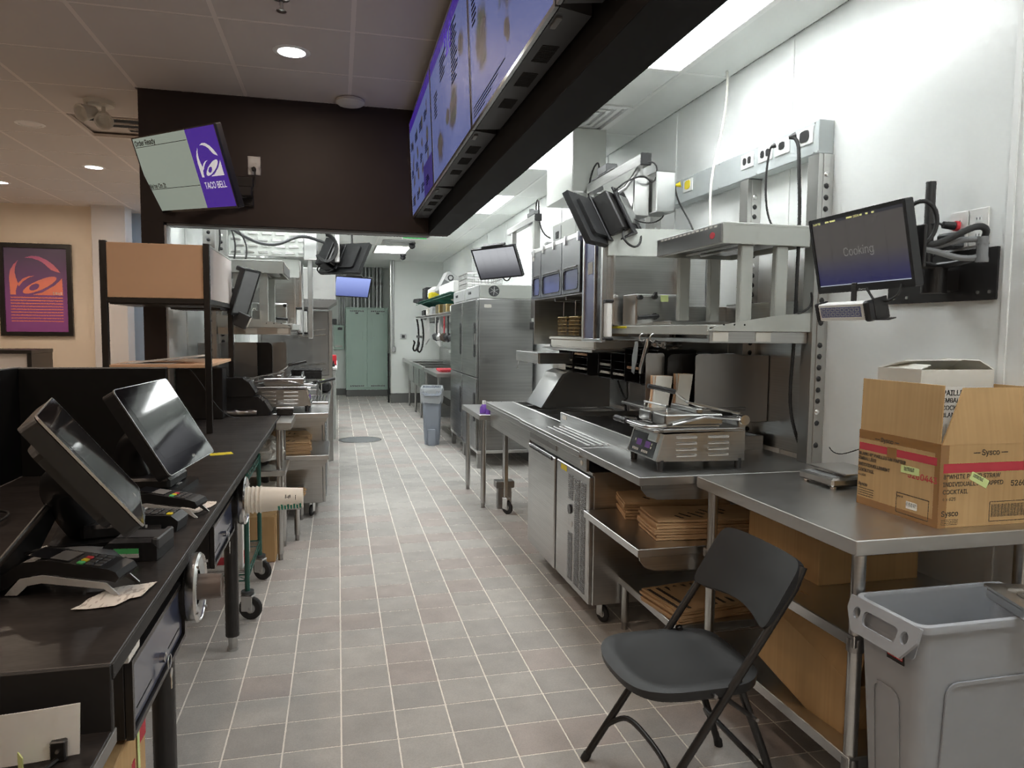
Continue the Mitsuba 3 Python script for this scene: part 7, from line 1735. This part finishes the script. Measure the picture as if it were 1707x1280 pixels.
for x, y in ((-0.50, 1.83), (-0.95, 1.83), (-0.50, 1.25), (-0.95, 1.25)): part(t, "post", cyl([x, y, 0.0], [x, y, 0.66], 0.014, 12), "green_coat", smooth=40)
part(t, "deck", [bx(-0.96, -0.49, 1.24, 1.84, 0.43, 0.448, 0.003)], "steel_dark")
t = thing("supply_carton", "white carton with red print standing on the green wire cart", "box")
part(t, "body", bx(-0.80, -0.49, 3.90, 4.20, 0.242, 0.50, 0.003), "white_plastic")
part(t, "red_print", [bx(-0.49, -0.4885, 3.93, 4.05, 0.26, 0.33, 0.0003), bx(-0.78, -0.52, 3.898, 3.9005, 0.27, 0.31, 0.0003)], "ink_red")

# ------------------------------------------------------------------ left side of the kitchen, twin of the right one
t = thing("steel_table", "stainless table joining the order counter's far end", "table")
part(t, "tabletop", shelf_top(-0.98, -0.288, 4.93 - 0.23, 5.135, 0.9135, 0.045) if 0 else shelf_top(-0.380, -0.288, 4.66, 5.135, 0.9135, 0.045), "steel_top")
part(t, "shelf", shelf_top(-0.98, -0.33, 4.72, 5.12, 0.60, 0.036), "steel_top")
for x, y in ((-0.372, 4.80), (-0.372, 5.10)): leg(t, x, y, 0, 0.87, 0.02)
mirrored("prep_table", 1.11, 2.5, "long stainless prep counter on the left side of the aisle", None, ("rating", "yellow_label"))
mirrored("dunnage_shelf", 1.11, 2.5, "low steel stand under the left prep counter")
mirrored("sandwich_grill", 1.11, 2.5, "stainless sandwich grill on the left prep counter, seen from its louvred side", None, ("power_cord",))
mirrored("paper_bag_bundle", 1.11, 2.5, "brown bag bundle on the left prep counter's shelf, far one", "brown bag bundles on the left shelf")
mirrored("paper_bag_bundle_001", 1.11, 2.46, "brown bag bundle on the left prep counter's shelf, near one", "brown bag bundles on the left shelf")
mirrored("paper_bag_bundle_002", 1.11, 2.5, "striped brown bag bundle on the low stand under the left prep counter")
mirrored("heat_lamp_hood", 1.24, 2.5, "stainless heat lamp hood over the left prep counter, behind the pickup rack", None, ("power_cord", "badge"))
mirrored("wall_shelf", 1.24, 2.5, "stainless wall shelf with tapered bracket on the left, behind the pickup rack", None, ("yellow_strip",))
mirrored("wall_post", 1.24, 2.5, "perforated steel wall post nearest the left wall's opening", "perforated steel wall posts on the left")
mirrored("wall_post_001", 1.24, 2.5, "perforated steel wall post behind the left hood", "perforated steel wall posts on the left")
mirrored("power_raceway", 1.24, 2.5, "grey wall power raceway on the left wall above the hood")
mirrored("heated_tower", 1.16, 2.5, "tall stainless heated cabinet on the left side of the aisle", None, ("notice", "glass"))
mirrored("countertop_warmer", 1.16, 2.5, "stainless heated drawer with black bar handle on the left wall shelf")
mirrored("lamp_bar", 1.16, 2.5, "upright white lamp bar on the left heated cabinet's corner, nearer one")
mirrored("lamp_bar", 1.185, 3.0, "upright greenish lamp bar behind the nearer one on the left")
mirrored("bag_rack", 1.11, 2.5, "steel divider rack behind the left grill")
t = thing("louvre_panel", "pale louvred metal panel above the left hood", "vent panel")
part(t, "panel", bx(-0.86, -0.22, 6.27, 6.30, 2.095, 2.36, 0.004), "steel_painted")
for r in range(5):
    for c in range(6): part(t, "louvre", tr(cbox((0, 0, 0), (0.075, 0.012, 0.016), 0.005), T_(-0.80 + 0.105 * c + 0.03 * (r % 2), 6.266, 2.125 + 0.05 * r)), "steel_bright")
part(t, "side_post", [bx(-0.24, -0.20, 6.24, 6.29, 1.42, 2.55, 0.004)], "galvanised")
t = thing("flex_hose", "thick grey flexible hose sagging across the left kitchen opening", "hose")
part(t, "hose", tube([(-0.80, 5.45, 2.27), (-0.70, 5.55, 2.19), (-0.55, 5.62, 2.125), (-0.42, 5.70, 2.135), (-0.30, 5.80, 2.20), (-0.20, 5.90, 2.21), (-0.10, 6.0, 2.19)], 0.012, 10, smooth_pts=8), "dark_grey", smooth=True)
for i, pts in enumerate(([(-0.86, 5.5, 2.3), (-0.85, 5.46, 2.1), (-0.83, 5.46, 1.99)], [(-0.82, 5.45, 2.3), (-0.80, 5.45, 2.12), (-0.82, 5.45, 2.0)], [(-0.78, 5.5, 2.3), (-0.71, 5.5, 2.12), (-0.72, 5.5, 1.98)], [(-0.70, 5.55, 2.21), (-0.64, 5.55, 2.1), (-0.65, 5.55, 1.98)])):
    t = thing("drop_cord", ["black cord dropping to the left hood, nearest the wall post", "second black cord dropping to the left hood", "black cord below the yellow plug on the left", "black cord hanging from the grey hose on the left"][i], "power cord", "cords above the left hood")
    part(t, "cable", tube(pts, 0.006, 6, smooth_pts=6), "rubber", smooth=True)
t = thing("yellow_plug", "yellow twist-lock plug over the left hood", "plug")
part(t, "plug", cyl([-0.80, 5.48, 2.235], [-0.72, 5.50, 2.235], 0.024, 16, 0.018), "yellow", smooth=40)
# hanging monitor twin
nh = np.array([0.67, 0.59, -0.45]); yh = np.array([0.36, 0.27, 0.89]); xh = np.cross(yh, nh)
t = thing("order_monitor", "black monitor seen from behind, hanging over the left prep counter", "monitor")
Ml_, _b = monitor(t, (0.07, 6.33, 2.09), xh, yh, 0.50, 0.285, 0.045, 0.014, scr_blue)
part(t, "controller", tr(bx(0.02, 0.19, -0.10, 0.10, -0.14, -0.055, 0.008), Ml_), "black_metal")
part(t, "mount_plate", [tr(bx(0.0, 0.20, -0.12, 0.12, -0.057, -0.045, 0.004), Ml_), tr(bx(0.04, 0.16, -0.13, 0.13, -0.155, -0.143, 0.004), Ml_), tr(bx(0.04, 0.16, -0.13, -0.12, -0.155, -0.05, 0.004), Ml_)], "black_plastic")
part(t, "cable", tube([tuple((Ml_ @ [0.1, -0.1, -0.13, 1])[:3]), tuple((Ml_ @ [0.13, -0.18, -0.12, 1])[:3]), tuple((Ml_ @ [0.05, -0.18, -0.10, 1])[:3]), tuple((Ml_ @ [0.03, -0.13, -0.06, 1])[:3])], 0.006, 6, smooth_pts=5), "rubber", smooth=True)
t = thing("monitor_beam", "steel beam and drop boxes holding the left hanging monitor", "beam")
part(t, "beam", bx(-0.30, -0.24, 6.28, 7.2, 2.45, 2.51, 0.003), "steel")
part(t, "box", bx(-0.27, -0.16, 6.20, 6.30, 2.07, 2.32, 0.006), "steel_bright")
part(t, "box", bx(-0.02, 0.02, 6.22, 6.36, 2.06, 2.31, 0.004), "white_plastic")
part(t, "hanger", [bx(-0.29, -0.25, 6.3, 6.34, 2.3, 2.46, 0.003), bx(-0.25, 0.02, 6.30, 6.32, 2.30, 2.32, 0.003)], "steel")
part(t, "cable_coil", [tube([(-0.09 + (0.075 + 0.006 * j) * math.cos(a), 6.22 - 0.006 * j, 2.17 + (0.10 + 0.006 * j) * math.sin(a)) for a in np.linspace(-2.6, 1.6, 22)], 0.006, 6) for j in range(4)], "rubber", smooth=True)
t = thing("order_monitor", "monitor with bright blue screen hanging far down the left side of the aisle", "monitor")
Mn, _b = monitor(t, (0.178, 9.12, 2.022), (0.96, 0.278, -0.025), (0.153, -0.449, 0.88), 0.455, 0.275, 0.04, 0.012, lambda u, v: mix((0.10, 0.13, 0.34), (0.32, 0.40, 0.80), v) * dr.select(dr.abs(u * 10 - dr.floor(u * 10 + 0.5)) < 0.03, 0.88, 1.0))
part(t, "mount", [tr(bx(-0.1, 0.1, 0.135, 0.155, -0.05, 0.0, 0.003), Mn), cyl(tuple((Mn @ [0, 0.14, -0.03, 1])[:3]), (0.17, 9.25, CEIL - 0.002), 0.012, 8)], "black_metal")
t = thing("order_monitor", "dark grey wall monitor seen from its side behind the pickup rack", "monitor")
Mw, _b = monitor(t, (-0.598, 5.14, 1.738), (0.28, 0.96, 0), (0.30, -0.09, 0.95), 0.27, 0.32, 0.04, 0.016, lambda u, v: mix((0.05, 0.052, 0.05), (0.09, 0.092, 0.09), v))
part(t, "arm", [cyl(tuple((Mw @ [0, 0, -0.05, 1])[:3]), (-0.80, 5.22, 1.76), 0.02, 10), bx(-1.008, -0.80, 5.19, 5.25, 1.73, 1.79, 0.004), tr(bx(-0.10, 0.10, 0.13, 0.16, -0.07, -0.02, 0.004), Mw)], "black_metal")
t = thing("wire_tool_holder", "small dark wire holder with papers under the left wall monitor", "holder")
part(t, "body", [tr(bx(-0.05, 0.05, -0.03, 0.03, 0, 0.10, 0.006), T_(-0.655, 5.16, 1.51) @ rotm([0, 1, 0], 25))], "dark_grey")
part(t, "label_plate", [tr(bx(0.05, 0.055, -0.025, 0.025, 0.02, 0.09, 0.002), T_(-0.655, 5.16, 1.51) @ rotm([0, 1, 0], 25))], "paper")
part(t, "clip", bx(-0.67, -0.64, 5.15, 5.18, 1.50, 1.53, 0.003), "steel_dark")
# white cabinet and tall rack beyond
t = thing("storage_cabinet", "white overhead cabinet beyond the left heated cabinet", "cabinet")
part(t, "body", bx(-0.80, -0.02, 7.6, 8.6, 1.80, 2.12, 0.005), "white_plastic")
part(t, "door_joint", bx(-0.021, -0.018, 8.09, 8.10, 1.81, 2.11, 0.001), "mid_grey")
part(t, "under_panel", [ext(Polygon([(-0.80, 1.80), (-0.01, 1.80), (-0.01, 1.785), (-0.10, 1.72), (-0.80, 1.72)]), 1.0, PXZ(8.6))], "steel_dark")
part(t, "hanger", [bx(-0.79, -0.75, 7.65, 7.69, 2.12, CEIL - 0.002, 0.003), bx(-0.79, -0.75, 8.5, 8.54, 2.12, CEIL - 0.002, 0.003)], "steel")
t = thing("pan_rack", "tall dark steel rack with pan slides beyond the left grill", "rack")
part(t, "side_panel", [bx(-0.85, -0.10, 8.40, 8.42, 0.98, 1.70, 0.003)], "steel_dark")
part(t, "upright", bx(-0.10, -0.06, 8.36, 8.42, 0.0, 1.71, 0.004), "steel")
part(t, "upright", bx(-0.86, -0.82, 8.36, 8.42, 0.0, 1.71, 0.004), "steel")
for z in (1.05, 1.12, 1.44, 1.50): part(t, "slide", tr(bx(-0.30, 0.0, -0.01, 0.01, -0.006, 0.006, 0.002), T_(-0.13, 8.385, z) @ rotm([0, 1, 0], -6)), "steel_bright")
part(t, "base", bx(-0.86, -0.06, 8.36, 9.0, 0.0, 0.98, 0.004), "steel")
# things on the left counters
def black_bin(x1, z, label, n):
    t = thing("black_bin_stack", label, "bins", "nested black bins on the left table")
    for k in range(n):
        o = 0.018 * k
        pf = Polygon([(-0.30, 0.0), (-0.045, 0.0), (-0.02, 0.025), (-0.045, 0.065), (-0.065, 0.10), (-0.30, 0.10)])
        part(t, "bin", ext(affinity.translate(pf, x1 - o * 1.0, z + 0.0 + 0.013 * k - 0.0), 0.20 - 0.008 * k, PXZ(5.25 - 0.004 * k)), "black_plastic")
black_bin(-0.42, 0.9145, "lower stack of nested black bins on the counter's far end", 3)
black_bin(-0.515, 1.0425, "upper stack of nested black bins on the counter's far end", 3)
t = thing("sheet_pan", "small silver tray with dark front beside the left grill", "tray")
part(t, "tray", bx(-0.405, -0.30, 5.06, 5.12, 0.915, 0.955, 0.004), "black_metal")
part(t, "lid", bx(-0.41, -0.295, 5.055, 5.125, 0.955, 0.968, 0.004), "steel_bright")
t = thing("perforated_insert", "bright perforated steel insert on the left prep counter", "insert")
part(t, "plate", [bx(-0.22, -0.075, 5.75, 6.5, 0.9145, 0.935, 0.004)], "steel_bright")
each(t, "slot", [bx(-0.20 + 0.024 * k, -0.188 + 0.024 * k, 5.85, 6.3, 0.9345, 0.9365, 0.0006) for k in range(5)], "black_matte")
t = thing("towel", "crumpled dark and lime cloth on the left prep counter's edge", "cloth")
m = trimesh.creation.icosphere(subdivisions=3); v = m.vertices * [0.055, 0.09, 0.05]; v *= (0.75 + 0.6 * meshkit.noise(v * 30))[:, None]
part(t, "cloth", mv(trimesh.Trimesh(v, m.faces, process=False), (-0.12, 6.9, 0.965)), "black_matte", smooth=40)
part(t, "lime_fold", mv(trimesh.Trimesh(v * [0.7, 0.8, 0.6], m.faces, process=False), (-0.13, 6.92, 1.0)), "lime_label", smooth=40, label="lime green fold")
t = thing("wire_rack", "bright wire basket frame on the left prep counter", "wire rack")
for z in (0.99, 1.03): part(t, "wire", tube([(-0.42, 5.75, z), (-0.16, 5.75, z), (-0.16, 6.2, z), (-0.42, 6.2, z), (-0.42, 5.75, z)], 0.004, 6), "chrome", smooth=False)
part(t, "wire", [tube([(x, y, 0.9145), (x, y, 1.03)], 0.003, 6) for x in (-0.42, -0.29, -0.16) for y in (5.75, 6.2)], "chrome")
t = thing("scoop_tray", "black perforated scoop tray above the left prep counter", "tray")
part(t, "tray", [bx(-0.40, -0.14, 6.55, 6.9, 1.115, 1.14, 0.004), bx(-0.40, -0.14, 6.545, 6.56, 1.06, 1.12, 0.003)], "black_metal")
each(t, "hole", [bx(-0.385 + 0.042 * k, -0.36 + 0.042 * k, 6.54, 6.547, 1.07, 1.09, 0.001) for k in range(6)], "black_matte")
part(t, "stand", [bx(-0.41, -0.40, 6.6, 6.62, 0.92, 1.12, 0.002), bx(-0.15, -0.14, 6.6, 6.62, 0.92, 1.12, 0.002)], "steel_bright")
part(t, "scoop_handle", cyl([-0.22, 6.5, 1.02], [-0.03, 6.6, 1.06], 0.012, 10), "black_plastic", smooth=40)
t = thing("dark_pan", "dark square pan on the left prep counter behind the grill", "pan")
part(t, "pan", bx(-0.50, -0.30, 5.95, 6.25, 0.955, 1.04, 0.006), "dark_grey")
part(t, "rim", bx(-0.51, -0.29, 5.94, 6.26, 1.038, 1.046, 0.002), "black_metal")
part(t, "feet", [bx(-0.49, -0.47, 5.97, 5.99, 0.93, 0.957), bx(-0.33, -0.31, 5.97, 5.99, 0.93, 0.957), bx(-0.49, -0.47, 6.2, 6.22, 0.93, 0.957), bx(-0.33, -0.31, 6.2, 6.22, 0.93, 0.957)], "black_metal")
t = thing("white_counter", "white topped low cabinet at the far left of the aisle", "cabinet")
part(t, "body", bx(-0.85, -0.03, 9.1, 11.2, 0.14, 1.00, 0.006), "steel_painted")
part(t, "worktop", bx(-0.87, -0.01, 9.08, 11.22, 1.0, 1.03, 0.005), "white_plastic")
part(t, "front_panel", bx(-0.8, -0.06, 9.085, 9.1, 0.18, 0.96, 0.003), "steel")
caster(t, -0.10, 9.25, 0.06, 0.14, 20); caster(t, -0.10, 11.0, 0.06, 0.14, 20); caster(t, -0.78, 9.25, 0.06, 0.14, 20)
solo("red_box", bx(-0.14, -0.02, 9.7, 9.9, 1.031, 1.16, 0.006), "red", "red box on the white counter at the far left", "box")
t = thing("black_rack", "low black toothed rack on the white counter at the far left", "rack")
part(t, "bar", bx(-0.25, -0.04, 9.3, 9.36, 1.031, 1.07, 0.004), "black_plastic")
each(t, "tooth", [bx(-0.24 + 0.035 * k, -0.225 + 0.035 * k, 9.31, 9.35, 1.065, 1.10, 0.003) for k in range(6)], "black_plastic")
t = thing("foil_bag", "crinkled clear bag of wraps on the left steel table's shelf", "bag")
m = trimesh.creation.icosphere(subdivisions=3); v = m.vertices * [0.10, 0.12, 0.085]; v *= (0.8 + 0.45 * meshkit.noise(v * 40))[:, None]
part(t, "bag", mv(trimesh.Trimesh(v, m.faces, process=False), (-0.46, 5.0, 0.70)), "off_white", smooth=20)
solo("cream_tub", lathe([(0, 0), (0.11, 0), (0.13, 0.16), (0.12, 0.165), (0, 0.165)], 24, T_(-0.70, 4.95, 0.601)), "off_white", "round cream tub on the left steel table's shelf", "tub", smooth=40)
solo("brown_carton", bx(-0.75, -0.40, 4.75, 5.10, 0.002, 0.30, 0.004), "cardboard", "brown carton on the floor under the left steel table", "box")
solo("cream_cone_bag", lathe([(0, 0), (0.04, 0), (0.085, 0.17), (0.08, 0.172), (0, 0.16)], 18, T_(-0.44, 4.95, 0.3005)), "off_white", "cream paper cone bag on the brown carton under the left steel table", "bag", smooth=40)
